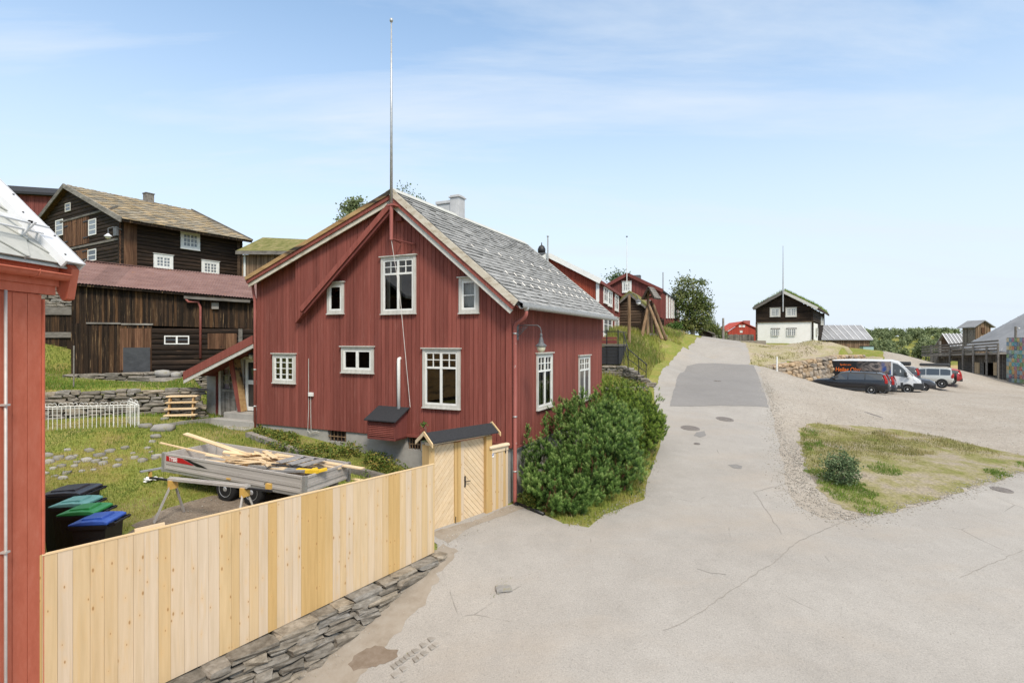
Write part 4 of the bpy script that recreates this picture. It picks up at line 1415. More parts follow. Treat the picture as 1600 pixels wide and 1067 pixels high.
 m.build('porch_wall', M['red_dark'], h)
 # grey door with curtain
 m = MB()
 m.box(d0, d0 + .1, yw - .03, yw + .06, zf - .05, zt_); m.box(d1 - .1, d1, yw - .03, yw + .06, zf - .05, zt_); m.box(d0 + .1, d1 - .1, yw - .03, yw + .06, zt_ - .1, zt_)
 dr = m.build('door', M['grey_trim'], h); dr['label'] = 'weathered grey door with a curtained upper window'
 gw = (d0 + .2, d1 - .2, zf + .95, zt_ - .2)
 m = MB()
 m.box(d0 + .1, gw[0], yw - .01, yw + .04, zf - .02, zt_ - .1); m.box(gw[1], d1 - .1, yw - .01, yw + .04, zf - .02, zt_ - .1)
 m.box(gw[0], gw[1], yw - .01, yw + .04, gw[3], zt_ - .1); m.box(gw[0], gw[1], yw - .01, yw + .04, zf - .02, gw[2])
 k = 7
 for i in range(k):
  x = gw[0] + (gw[1] - gw[0]) * i / k
  m.box(x + .005, x + (gw[1] - gw[0]) / k - .005, yw - .022, yw - .011, zf + .12, gw[2] - .12)
 m.box(gw[0], gw[1], yw - .03, yw - .011, gw[2] - .1, gw[2] - .02)
 m.box((gw[0] + gw[1]) / 2 - .015, (gw[0] + gw[1]) / 2 + .015, yw, yw + .02, gw[2], gw[3])
 for t_ in (.36, .68):
  z = gw[2] + (gw[3] - gw[2]) * t_
  m.box(gw[0], gw[1], yw, yw + .019, z - .015, z + .015)
 m.build('door_leaf', M['planks_grey'], dr)
 m = MB()
 m.quad((gw[0], yw + .024, gw[2]), (gw[1], yw + .024, gw[2]), (gw[1], yw + .024, gw[3]), (gw[0], yw + .024, gw[3]))
 m.build('pane', M['glass'], dr)
 m = MB()
 n = 24
 for i in range(n):
  if 9 < i < 14: continue
  c, d_ = gw[0] + (gw[1] - gw[0]) * i / n, gw[0] + (gw[1] - gw[0]) * (i + 1) / n
  m.quad((c, yw + .07 + .01 * math.sin(i * 1.4), gw[2]), (d_, yw + .07 + .01 * math.sin((i + 1) * 1.4), gw[2]), (d_, yw + .07 + .01 * math.sin((i + 1) * 1.4), gw[3]), (c, yw + .07 + .01 * math.sin(i * 1.4), gw[3]))
 m.build('curtain', M['curtain_pink'], dr)
 # slanting red board post and plywood cheek
 b0 = f.front(375, 643, .45); t0 = f.front(360, 551, .45)
 m = MB()
 m.hexa([(b0[0] - .06, .40, b0[1]), (b0[0] + .06, .40, b0[1]), (b0[0] + .06, .455, b0[1]), (b0[0] - .06, .455, b0[1]), (t0[0] - .12, .40, t0[1]), (t0[0] + .12, .40, t0[1]), (t0[0] + .12, .455, t0[1]), (t0[0] - .12, .455, t0[1])])
 m.build('porch_post', M['red_house'], h)
 m = MB()
 m.hexa([(b0[0] + .07, .43, b0[1]), (b0[0] + .08, .43, b0[1]), (b0[0] + .08, yw - .12, b0[1]), (b0[0] + .07, yw - .12, b0[1]), (t0[0] + .15, .43, t0[1]), (t0[0] + .16, .43, t0[1]), (t0[0] + .16, yw - .12, t0[1]), (t0[0] + .15, yw - .12, t0[1])])
 m.build('porch_cheek', M['ochre_board'], h)
 # white glazed door next to the house wall
 e0, e1 = q(379, 0)[0] , x_r - .02
 ez0, ez1 = q(390, 642)[1], q(390, 557)[1]
 m = MB()
 m.box(e0, e0 + .12, yw - .08, yw - .01, ez0, ez1); m.box(e0 + .12, e1, yw - .08, yw - .01, ez1 - .1, ez1)
 d2 = m.build('door', M['grey_trim'], h); d2['label'] = 'white framed glazed door by the house wall'
 m = MB()
 x0_ = e0 + .24
 m.box(x0_, x0_ + .12, yw - .075, yw - .03, ez0 + .03, ez1 - .1); m.box(e1 - .1, e1, yw - .075, yw - .03, ez0 + .03, ez1 - .1)
 for (za_, zb2) in ((ez0 + .03, ez0 + .17), (ez0 + .95, ez0 + 1.1), (ez1 - .2, ez1 - .1)):
  m.box(x0_ + .12, e1 - .1, yw - .075, yw - .03, za_, zb2)
 m.build('door_leaf', M['white'], d2)
 m = MB()
 m.box(x0_ + .12, e1 - .1, yw - .05, yw - .045, ez0 + .1, ez1 - .2)
 m.build('pane', M['pane_dark'], d2)
 # hanging porch lantern
 lx_, lz_ = f.front(393, 553, .25)
 m = MB()
 m.lathe([(.0, .2), (.012, .2), (.012, .06), (.05, .05), (.13, -.02), (.135, -.03), (.09, -.032)], (lx_, .25, lz_), 'z', 14)
 ln = m.build('porch_lantern', M['grey_metal'], h)
 m = MB()
 m.lathe([(.085, -.033), (.075, -.14), (.05, -.18), (0, -.185)], (lx_, .25, lz_), 'z', 14)
 m.build('lantern_glass', M['lamp_glass'], ln, smooth=True)
 # porch steps
 m = MB()
 zz = ez0
 for i in range(3):
  m.box(e0 - .2 - .28 * i, x_r + .06, yw - .6 - .34 * i - (.0 if i else 0), (yw - .01) if i == 0 else yw - .6 - .34 * (i - 1) - .001, zz - 1.2, zz - .19 * i)
 m.build('steps', M['concrete'], h, bevel=.012)
 # low concrete kerb in front of the porch
 return h, ap, rt
house, H_AP, H_RT = red_house()
def flag_gear():
 f = HF
 yP = -.56
 b = f.front(611.5, 318, yP); t = f.front(609, 36, yP)
 w0 = f.w(b[0], yP, b[1])
 o = thing('flagpole', 'tall thin silver flagpole fixed to the gable peak of the central red house', 'flagpole', f.w(b[0], yP, b[1] - 1.0), f.a)
 H = t[1] - b[1]
 m = MB()
 m.tube([(0, 0, .98), (0, 0, 1 + H * .5), (0, 0, 1 + H)], [.042, .033, .016], 12)
 m.build('pole', M['galv'], o, smooth=True)
 m = MB()
 m.lathe([(.0, 0), (.04, .01), (.05, .05), (.035, .1), (0, .11)], (0, 0, 1 + H), 'z', 12)
 m.build('finial', M['galv'], o, smooth=True)
 m = MB()
 m.tube([(0, 0, 0), (0, 0, .98)], .05, 10)
 m.box(-.12, .12, -.06, .3, .93, .97)
 m.build('pole_socket', M['red_pipe'], o)
 m = MB()
 m.tube([(0, 0, .03), (.45, .5, -.08)], .022, 8)
 m.tube([(0, 0, .03), (-.05, .5, .0)], .02, 8)
 m.build('stay_rod', M['red_dark'], o)
 m = MB()
 e = f.front(641, 636, -.06)
 m.tube([(.0, 0, 0), (.1, .25, -1.5), (e[0] - b[0], .5, e[1] - b[1] + 1.0)], .009, 5)
 m.build('halyard', M['rope'], o)
flag_gear()
# ------------------------------------------------------------------ terracotta house at the left edge
def left_house():
 Y0, Y1 = 2.0, 6.42
 X = -5.55
 o = thing('neighbour_house', 'terracotta red board-clad house end with white metal verge, at the left edge of the picture', 'house', (X, Y1, -6.3))
 zb = 6.3
 m = MB()
 y = Y1 - .0
 m.box(-3.6, -.03, Y0 - Y1, -.02, 0, zb + .5)
 k = 0
 while y > Y0:
  w = .185
  m.box(-.03, .0 if k % 1 == 0 else 0, y - w - Y1, y - .004 - Y1, .0, zb + .55)
  y -= .19
  k += 1
 # gable end above the far corner
 m.prism([(-3.6, 0), (-.031, 0), (-.031, zb + .6), (-3.6, zb + 4.2)], lambda x, z: (x, -.02, z), lambda x, z: (x, 0.0, z))
 m.build('wall', M['orange_red'], o)
 m = MB()
 m.box(-.12, .022, .002, .022, 0, zb + .5)
 m.build('corner_board', M['orange_red'], o)
 # eave box, fascia and gutter
 m = MB()
 m.box(-.05, .03, Y0 - Y1, .16, zb + .56, zb + .66)
 m.box(-.02, .055, Y0 - Y1, .18, zb + .662, zb + .95)
 m.build('fascia', M['orange_red'], o)
 m = MB()
 gx, gzz = .125, zb + .80
 prof = [(math.cos(a) * .07, math.sin(a) * .07) for a in np.linspace(math.pi, 2 * math.pi, 11)]
 pts = [(gx + p[0], gzz + p[1]) for p in prof] + [(gx + p[0] * .92, gzz + p[1] * .92) for p in prof[::-1]]
 m.prism(pts, lambda x, z: (x, Y0 - Y1, z), lambda x, z: (x, .20, z))
 m.tube([(gx + .07, Y0 - Y1, gzz), (gx + .07, .2, gzz)], .012, 8)
 full = [(math.cos(a) * .069, math.sin(a) * .069) for a in np.linspace(math.pi, 2 * math.pi, 11)]
 m.prism([(gx + p[0], gzz + p[1]) for p in full], lambda x, z: (x, .195, z), lambda x, z: (x, .203, z))
 gt = m.build('gutter', M['orange_red'], o)
 m = MB()
 for yy in (-.25, -1.1, -2.0):
  m = MB()
  m.tube([(gx - .072, yy, gzz + .13), (gx - .072, yy, gzz)] + [(gx + p[0] * 1.06, yy, gzz + p[1] * 1.06) for p in prof] + [(gx + .075, yy, gzz + .02)], .009, 5)
  m.build('gutter_hook', M['orange_red'], gt)
 # verge end box
 m = MB()
 m.prism([(.0, zb + .62), (.07, zb + .50), (.13, zb + .52), (.19, zb + .88), (.14, zb + .94), (.0, zb + .94)], lambda x, z: (x, .205, z), lambda x, z: (x, .32, z))
 m.build('verge_end', M['orange_red'], o)
 # roof: slope 45 degrees up to the left
 e = Vector((.135, 0, zb + .93))
 up = Vector((-1, 0, 1.0)).normalized()
 S = 4.5
 m = MB()
 t = e + up * S
 slab(m, (e.x, Y0 - Y1, e.z - .03), (e.x, .25, e.z - .03), (t.x, .25, t.z - .03), (t.x, Y0 - Y1, t.z - .03), .02)
 rf = m.build('roof', M['slate_blue'], o)
 m = MB()
 diamonds(m, (e.x, Y0 - Y1, e.z - .01), (0, 1, 0), up, .18 - (Y0 - Y1), S, .27, .36, .014)
 m.build('slate_covering', M['slate_blue'], rf)
 m = MB()
 n = Vector((1, 0, 1)).normalized()
 a, b = e + n * .05 - up * .06, t + n * .05
 for (y0, y1, h0, h1) in ((.08, .34, .03, .05), (.05, .085, -.04, .05), (.325, .35, -.14, .05)):
  p = [a + n * h0, b + n * h0, b + n * h1, a + n * h1]
  m.hexa([(p[0].x, y0, p[0].z), (p[1].x, y0, p[1].z), (p[1].x, y1, p[1].z), (p[0].x, y1, p[0].z), (p[3].x, y0, p[3].z), (p[2].x, y0, p[2].z), (p[2].x, y1, p[2].z), (p[3].x, y1, p[3].z)], .5)
 vt = m.build('verge_flashing', M['zinc_white'], rf)
 for i in range(12):
  m = MB()
  q = a + up * (.12 + .36 * i) + n * .05
  for yy in ((.14, .29)[i % 2],):
   m.lathe([(.011, 0), (.011, .012), (0, .016)], (q.x, yy, q.z), 'z', 8)
  m.build('screw', M['black_metal'], vt)
 # snow ladder
 m = MB()
 for hh in (.10, .20):
  q = e + up * .42 + n * hh
  m.tube([(q.x, Y0 - Y1, q.z), (q.x, .12, q.z)], .014, 8)
 lad = m.build('snow_rail', M['zinc_white'], rf)
 for yy in (-.12, -.95, -1.8):
  m = MB()
  q0 = e + up * .42
  q1 = q0 + n * .25
  m.bar((q0.x, yy, q0.z), (q1.x, yy, q1.z), .03, .07, tuple(up))
  q2 = q0 + up * .34
  m.bar((q1.x, yy, q1.z - .03), (q2.x, yy, q2.z + .03), .03, .03, tuple(n))
  m.build('rail_bracket', M['zinc_white'], lad)
 for yy in np.arange(-2.4, 0, .22):
  pass
 m = MB()
 m.tube([(.04, -.50, .0), (.04, -.50, zb + .56)], .015, 10)
 pp = m.build('conduit', M['alu'], o, smooth=True)
 for z in (2.2, 4.0, 5.6):
  m = MB()
  m.box(.0, .065, -.53, -.47, z, z + .02)
  m.build('pipe_clip', M['alu'], pp)
left_house()
def reflected_house():
 f = Frame(-19.5, 1.0, -3.6, 62)
 o = fthing('dark_house', 'dark plank house west of the yard, seen as a reflection in the red house windows', 'house', f)
 m = MB(); siding(m, front_T(), -9, 9, -1, 6.2, (), .3, .1); m.box(-9, 9, .09, 7, -1, 6.1); m.build('wall', M['planks'], o)
 m = MB(); m.box(1.5, 8.9, -.12, -.03, .2, 3.4); m.build('ochre_wall', M['ochre_board'], o)
 m = MB(); slab(m, (-9.4, -.5, 6.0), (9.4, -.5, 6.0), (9.4, 3.6, 9), (-9.4, 3.6, 9), .15); slab(m, (-9.4, 3.6, 9), (9.4, 3.6, 9), (9.4, 7.6, 6), (-9.4, 7.6, 6), .15); m.build('roof', M['metal_roof'], o)
 for x in (-7, -4.5, -2):
  window(o, front_T(.02), (x, x + 1.2, 1.6, 3.1), 2, 2, tw=.12, trim='white', hole=False)
  window(o, front_T(.02), (x, x + 1.2, 4.2, 5.5), 2, 2, tw=.12, trim='white', hole=False)
reflected_house()
# ------------------------------------------------------------------ new board fence, gate and side panel
FANG = math.atan2(FDIR.y, FDIR.x)
FLEN = 6.20
def dry_wall(name, label, pts, top, depth, mat, seed=1, lmin=.25, lmax=.65, hmin=.07, hmax=.16, batter=.12, base=None, cat='stone wall', capd=None, e=.4):
 """courses of irregular stones along pts; front face on the right hand side of the direction; top(t) heights"""
 random.seed(seed)
 m = MB()
 P0 = [Vector(p) for p in pts]
 segs = [(a, b, (b - a).length) for a, b in zip(P0, P0[1:])]
 Ltot = sum(s[2] for s in segs)
 def at(t):
  for a, b, L in segs:
   if t <= L or (a, b, L) == segs[-1]:
    d = (b - a) / L
    return a + d * t, d
   t -= L
 c0 = at(Ltot / 2)[0]
 zmin = 1e9
 rows = [0.0]
 zlist = []
 t = 0
 # build columns of courses: iterate by course from the top down
 depth_below = 0.0
 course = 0
 while course < 30:
  t = random.uniform(-.3, 0)
  any_ = False
  hrow = random.uniform(hmin, hmax)
  while t < Ltot:
   L = random.uniform(lmin, lmax)
   tc = min(max(t + L / 2, 0), Ltot)
   p, d = at(tc)
   zt = top(tc / Ltot) - depth_below
   nrm = Vector((d.y, -d.x))
   front = p + nrm * (depth * .5 + batter * depth_below)
   zg = float(gz(front.x + nrm.x * .1, front.y + nrm.y * .1)) if base is None else base(tc / Ltot)
   if zt > zg - .03:
    any_ = True
    h = hrow * random.uniform(.8, 1.25)
    dd = depth * random.uniform(.85, 1.1)
    if capd and course == 0:
     dd = capd
    c = p + nrm * (batter * depth_below + random.uniform(-.025, .03))
    m.stone((c.x - c0.x, c.y - c0.y, zt - h / 2), L * 1.04, dd, h * 1.12, math.atan2(d.y, d.x) + random.uniform(-.06, .06), .13, None, e)
   t += L
  depth_below += hrow
  course += 1
  if not any_:
   break
 o = m.build(name, M[mat], None, loc=(c0.x, c0.y, 0))
 return tag(o, label, cat)
def board_fence():
 o = thing('board_fence', 'long new pale pine board fence standing on a low stone wall', 'fence', (FA.x, FA.y, -5.0), FANG)
 zt = -2.53 + 5.0
 zb = lambda s: (-4.72 + .062 * s) + 5.0
 m = MB()
 s = 0.0
 while s < FLEN - .01:
  w = min(random.choice((.145, .145, .12, .147, .17)), FLEN - s)
  m.hexa([(s + .0015, -.011, zb(s)), (s + w - .0015, -.011, zb(s + w)), (s + w - .0015, .011, zb(s + w)), (s + .0015, .011, zb(s)), (s + .0015, -.011, zt), (s + w - .0015, -.011, zt), (s + w - .0015, .011, zt), (s + .0015, .011, zt)])
  s += w
 m.build('panel', M['pine_v'], o)
 m = MB()
 m.box(-.01, FLEN + .01, -.017, .03, zt + .002, zt + .02)
 m.build('cap_rail', M['pine_x'], o)
 for z in (.9, 2.1):
  m = MB()
  m.box(.02, FLEN - .02, .013, .06, z, z + .1)
  m.build('rail', M['pine_x'], o)
 for s in (.1, 2.1, 4.1, 6.05):
  m = MB()
  m.box(s - .05, s + .05, .062, .16, -.6, zt - .05)
  m.build('post', M['pine_v'], o)
 m = MB()
 m.box(-.022, -.001, -.02, .45, .4, zt + .02)
 m.box(-.04, .02, .012, .5, zt + .021, zt + .04)
 m.build('return_board', M['pine_v'], o)
 # short tie board seen over the top
 m = MB()
 m.box(.95, 1.30, .05, .07, zt + .02, zt + .055)
 m.box(.95, 1.30, .035, .05, zt - .2, zt + .055)
 m.build('splice_board', M['pine_x'], o)
board_fence()
dry_wall('stone_wall', 'low dry stone wall of flat grey slabs under the new board fence', [FA - FDIR * .6 + wnrm * .06, FB + FDIR * .1 + wnrm * .06], lambda t: (-4.74 + .062 * (t * 6.9 - .6)) - .0, .46, 'stone', 11, .22, .72, .05, .125, .10, e=.28)
def gate():
 gf = Frame(-1.74, 12.30, -4.3, 46.2)
 o = fthing('wooden_gate', 'new pine double gate with diagonal boards under a small black felt roof', 'gate', gf)
 X = lambda u: gf.front(u, 0)[0]
 x0, x1, x2, x3, x4 = X(677), X(709), X(723.5), X(755.5), X(764.5)
 zt = gf.front(715, 690)[1]
 zb0, zb1 = gf.front(680, 833)[1], gf.front(755, 800)[1]
 zbot = lambda x: zb0 + (zb1 - zb0) * (x - x0) / (x3 - x0)
 def leaf(a, b, slope, nm, w=.098):
  m = MB()
  # backing
  pl = [(a, zbot(a)), (b, zbot(b)), (b, zt), (a, zt)]
  m.prism(pl, lambda x, z: (x, .012, z), lambda x, z: (x, .03, z))
  n = Vector((slope, 1)).normalized()
  lo = min(n.x * p[0] + n.y * p[1] for p in pl); hi = max(n.x * p[0] + n.y * p[1] for p in pl)
  d = lo
  while d < hi:
   q = clip_half(clip_half(pl, n.x, n.y, d + w - .007), -n.x, -n.y, -d - .0)
   if len(q) >= 3:
    m.prism(q, lambda x, z: (x, -.008, z), lambda x, z: (x, .011, z))
   d += w
  return m.build(nm, M['pine_d'], o)
 leaf(x0, x1, -1.05, 'gate_leaf')
 lf = leaf(x2, x3, 1.05, 'gate_leaf')
 m = MB()
 n = 3
 for i in range(n):
  a = x1 + (x2 - x1) * i / n; b = x1 + (x2 - x1) * (i + 1) / n
  m.hexa([(a + .003, -.03 - .012 * (i == 1), zbot(a)), (b - .003, -.03 - .012 * (i == 1), zbot(b)), (b - .003, .03, zbot(b)), (a + .003, .03, zbot(a)), (a + .003, -.03 - .012 * (i == 1), zt), (b - .003, -.03 - .012 * (i == 1), zt), (b - .003, .03, zt), (a + .003, .03, zt)])
 m.build('centre_board', M['pine_v'], o)
 # posts
 m = MB()
 m.box(x3 + .004, x4, -.10, .10, zb1 - .12, zt + .03)
 m.build('post', M['pine_v'], o)
 m = MB()
 m.box(x0 - .16, x0 - .004, -.05, .2, zb0 - .2, zt + .03)
 m.build('post', M['pine_v'], o)
 m = MB()
 m.box(x0 - .16, x4, -.05, .1, zt + .031, zt + .10)
 m.build('lintel', M['pine_x'], o)
 # little roof
 xa, xb = x0 - .22, x4 + .10
 hw, rise = .26, .20
 m = MB()
 for sg in (-1, 1):
  a, b = (0.03, zt + .12 + rise), (.03 + sg * hw, zt + .12)
  m.hexa([(xa, a[0], a[1] - .025), (xb, a[0], a[1] - .025), (xb, b[0], b[1] - .025), (xa, b[0], b[1] - .025), (xa, a[0], a[1]), (xb, a[0], a[1]), (xb, b[0], b[1]), (xa, b[0], b[1])])
 rf = m.build('gate_roof', M['dark_grey'], o)
 for x in (xa - .03, xb + .004):
  for sg in (-1, 1):
   m = MB()
   a, b = Vector((0.03, zt + .155 + rise)), Vector((.03 + sg * (hw + .05), zt + .115))
   d = (b - a).normalized(); nn = Vector((-d.y, d.x)) if d.x * sg < 0 else Vector((d.y, -d.x))
   nn = Vector((0, 1)) * .07
   m.hexa([(x, a.x, a.y - .09), (x + .028, a.x, a.y - .09), (x + .028, b.x, b.y - .09), (x, b.x, b.y - .09), (x, a.x, a.y), (x + .028, a.x, a.y), (x + .028, b.x, b.y), (x, b.x, b.y)])
   m.build('barge_board', M['pine_x'], rf)
 m = MB()
 hx, hz = gf.front(726, 752)
 m.box(hx - .02, hx + .02, -.022, -.009, hz - .13, hz + .13)
 m.tube([(hx, -.02, hz + .01), (hx, -.07, hz + .01), (hx + .12, -.07, hz + .01)], .011, 8)
 m.build('handle', M['black_metal'], lf)
 m = MB()
 bx = X(710)
 m.tube([(bx, -.05, zbot(bx) + .2), (bx, -.05, zbot(bx) - .14)], .009, 6)
 m.build('drop_bolt', M['black_metal'], o)
 # side panel to the house corner
 c0 = gf.w(x4 - .02, -.07)
 # the panel runs from the post to the house corner pipe
 e = HF.w(-.02, -.10)
 d = Vector((e.x - c0.x, e.y - c0.y))
 sf = Frame(c0.x, c0.y, -4.25, math.degrees(math.atan2(d.y, d.x)))
 s = fthing('fence_panel', 'short pine fence panel with rounded cap between the gate post and the house corner', 'fence', sf)
 L = d.length
 tz = sf.front(780, 697)[1]
 m = MB()
 n = 7
 for i in range(n):
  a, b = L * i / n, L * (i + 1) / n
  za = sf.front(770, 805)[1] + .02 + (.10) * i / n
  m.box(a + .002, b - .002, -.012, .012, za, tz - .02)
 m.build('panel', M['pine_v'], s)
 m = MB()
 m.box(0.005, L - .005, -.03, -.013, tz - .13, tz - .025)
 m.build('rail', M['pine_x'], s)
 m = MB()
 pr = [(-.075, tz - .01), (.075, tz - .01), (.075, tz + .02), (.045, tz + .05), (-.045, tz + .05), (-.075, tz + .02)]
 m.prism(pr, lambda y, z: (-.08, y, z), lambda y, z: (L, y, z))
 m.build('cap', M['pine_x'], s)
 m = MB()
 px, pz = sf.front(768.5, 709.5)
 m.box(px - .055, px + .055, -.022, -.0125, pz - .075, pz + .075)
 pq = m.build('sign_plate', M['decal_white'], s)
 m = MB()
 bl = Mat('blue_sign_paint').fin((.08, .12, .28), .4, .4)
 m.prism([(px - .04, pz - .01), (px - .01, pz + .06), (px + .01, pz + .06), (px - .015, pz - .01)], lambda x, z: (x, -.026, z), lambda x, z: (x, -.0222, z))
 m.prism([(px + .012, pz - .03), (px + .04, pz - .03), (px + .04, pz + .06), (px + .022, pz + .06), (px + .022, pz - .01), (px + .012, pz - .01)], lambda x, z: (x, -.026, z), lambda x, z: (x, -.0222, z))
 m.prism([(px - .04, pz - .035), (px + .011, pz - .035), (px + .011, pz - .013), (px - .04, pz - .013)], lambda x, z: (x, -.026, z), lambda x, z: (x, -.0222, z))
 m.build('sign_mark', bl, pq)
 m = MB()
 hx, hz = sf.front(789, 703.5)
 m.box(hx - .014, hx + .014, -.03, -.0125, hz - .06, hz + .06)
 m.build('latch', M['black_metal'], s)
gate()
# drain hose from the down pipe
a = HF.w(.15, 0.0, .2)
m = MB()
hp = [a + Vector((0, 0, .03)), a + Vector((.06, -.08, -.10))]
for (u, v) in ((808, 788), (828, 797), (850, 806)):
 q = G(u, v)
 hp.append(q + Vector((0, 0, .045)))
m.tube([p - a for p in hp], .048, 10)
tag(m.build('drain_hose', M['black_plastic'], None, True, loc=a), 'black plastic drain hose lying on the asphalt below the red down pipe', 'hose')
# ------------------------------------------------------------------ wheelie bins
def bin_(x, y, rz, label, lidmat, big=1.0, body='black_plastic'):
 z = float(gz(x, y))
 o = thing('wheelie_bin', label, 'bin', (x, y, z - .01), rz, 'wheelie bins in a row')
 w, d, h = .46 * big, .44 * big, 1.0 * (1 + .2 * (big - 1))
 m = MB()
 def ring(zz, k, off=0):
  return [(-d / 2 * k + off, -w / 2 * k, zz), (d / 2 * k + off, -w / 2 * k, zz), (d / 2 * k + off, w / 2 * k, zz), (-d / 2 * k + off, w / 2 * k, zz)]
 a, b = ring(.03, .78, .02), ring(h - .06, 1)
 m.hexa(a + b)
 m.box(-d / 2 - .03, d / 2 + .035, -w / 2 - .03, w / 2 + .03, h - .058, h - .005)
 # moulded recess panels
 for sg in (-1, 1):
  m.hexa([(-d * .28, sg * w * .415, .25), (d * .28, sg * w * .415, .25), (d * .28, sg * w * .43, .25), (-d * .28, sg * w * .43, .25), (-d * .33, sg * w * .49, h - .2), (d * .33, sg * w * .49, h - .2), (d * .33, sg * w * .505, h - .2), (-d * .33, sg * w * .505, h - .2)])
 m.build('body', M[body], o, bevel=.015)
 m = MB()
 # domed lid, sloping to the front (-x), with a raised centre
 prof = [(-d / 2 - .05, .0), (-d / 2 - .04, .03), (-d * .25, .07), (d * .1, .085), (d / 2 - .02, .075), (d / 2 + .04, .05)]
 m.prism(prof + [(d / 2 + .04, .0)], lambda x_, z_: (x_, -w / 2 - .02, h - .002 + z_ * .75), lambda x_, z_: (x_, w / 2 + .02, h - .002 + z_ * .75))
 m.prism([(-d * .36, .03), (-d * .3, .085), (d * .30, .105), (d * .36, .05)], lambda x_, z_: (x_, -w * .33, h + z_ * .85), lambda x_, z_: (x_, w * .33, h + z_ * .85))
 m.build('lid', M[lidmat], o, bevel=.016)
 m = MB()
 hx = d / 2 + .11
 m.tube([(hx, -w / 2 + .02, h + .0), (hx, w / 2 - .02, h + .0)], .016, 8)
 m.bar((d / 2 + .03, -w / 2 + .04, h - .02), (hx, -w / 2 + .04, h), .03, .05)
 m.bar((d / 2 + .03, w / 2 - .04, h - .02), (hx, w / 2 - .04, h), .03, .05)
 m.bar((d / 2 + .03, 0, h - .02), (hx, 0, h), .03, .04)
 m.build('handle', M['black_plastic'], o)
 for sg in (-1, 1):
  m = MB()
  m.lathe([(.0, -.025), (.09, -.025), (.1, -.015), (.1, .015), (.09, .025), (0, .025)], (d * .34, sg * (w * .42), .1), 'y', 18)
  m.build('wheel', M['rubber'], o, smooth=False)
 return o
M['lid_grey'] = plain('charcoal_lid_plastic', (.045, .045, .05), .32, .45)
M['lid_teal'] = plain('teal_lid_plastic', (.20, .47, .42), .38, .4)
M['lid_green'] = plain('green_lid_plastic', (.035, .27, .07), .38, .4)
M['lid_blue'] = plain('blue_lid_plastic', (.03, .085, .36), .38, .4)
bin_(-7.56, 9.32, R(8), 'large black wheelie bin with charcoal grey lid, farthest of the four bins', 'lid_grey', 1.32)
bin_(-7.06, 8.82, R(8), 'black wheelie bin with pale turquoise lid', 'lid_teal')
bin_(-6.60, 8.42, R(8), 'black wheelie bin with bright green lid', 'lid_green')
bin_(-6.13, 8.06, R(8), 'black wheelie bin with blue lid, nearest the new fence', 'lid_blue')
# ------------------------------------------------------------------ trailer
def text_mesh(txt, size, mat, parent, loc, rot, name='lettering', shear=0, bold=0, ext=.002, sx=1):
 cu = bpy.data.curves.new(name, 'FONT')
 cu.body = txt
 cu.size = size
 cu.shear = shear
 cu.extrude = ext
 cu.offset = bold
 tmp = bpy.data.objects.new(name, cu)
 COL.objects.link(tmp)
 bpy.context.view_layer.update()
 me = bpy.data.meshes.new_from_object(tmp.evaluated_get(bpy.context.evaluated_depsgraph_get()))
 bpy.data.objects.remove(tmp)
 me.materials.clear()
 me.materials.append(M[mat])
 o = bpy.data.objects.new(name, me)
 COL.objects.link(o)
 o.parent = parent
 o.location = loc
 o.rotation_euler = rot
 o.scale = (sx, 1, 1)
 return o
def wheel(parent, c, r, w, axis='y', spokes=0, name='wheel', out=-1, rim='rim'):
 """tyre with a rim; out = side that faces outwards along the axis"""
 m = MB()
 prof = [(r * .62, -w / 2), (r * .9, -w / 2), (r * .97, -w * .42), (r, -w * .25), (r, w * .25), (r * .97, w * .42), (r * .9, w / 2), (r * .62, w / 2)]
 m.lathe(prof, c, axis, 28)
 t = m.build(name, M['rubber'], parent, smooth=False)
 m = MB()
 o = out * w * .5
 k = 1 if out > 0 else -1
 m.lathe([(r * .63, o - .02 * k), (r * .62, o + .004 * k), (r * .55, o - .004 * k), (r * .50, o - .03 * k), (r * .25, o - .012 * k), (r * .14, o + .012 * k), (0, o + .014 * k)], c, axis, 28)
 rm = m.build('rim', M[rim], t, smooth=False)
 m = MB()
 n = spokes or 12
 for i in range(n):
  a = 2 * math.pi * (i + .5) / n
  rr = r * .42
  q = (c[0] + rr * math.cos(a), c[1] + o + .002 * k - .018 * k, c[2] + rr * math.sin(a))
  m.lathe([(r * .055, -.008), (r * .055, .008)], q, axis, 8)
 m.build('rim_hole', M['black_metal'], rm)
 return t
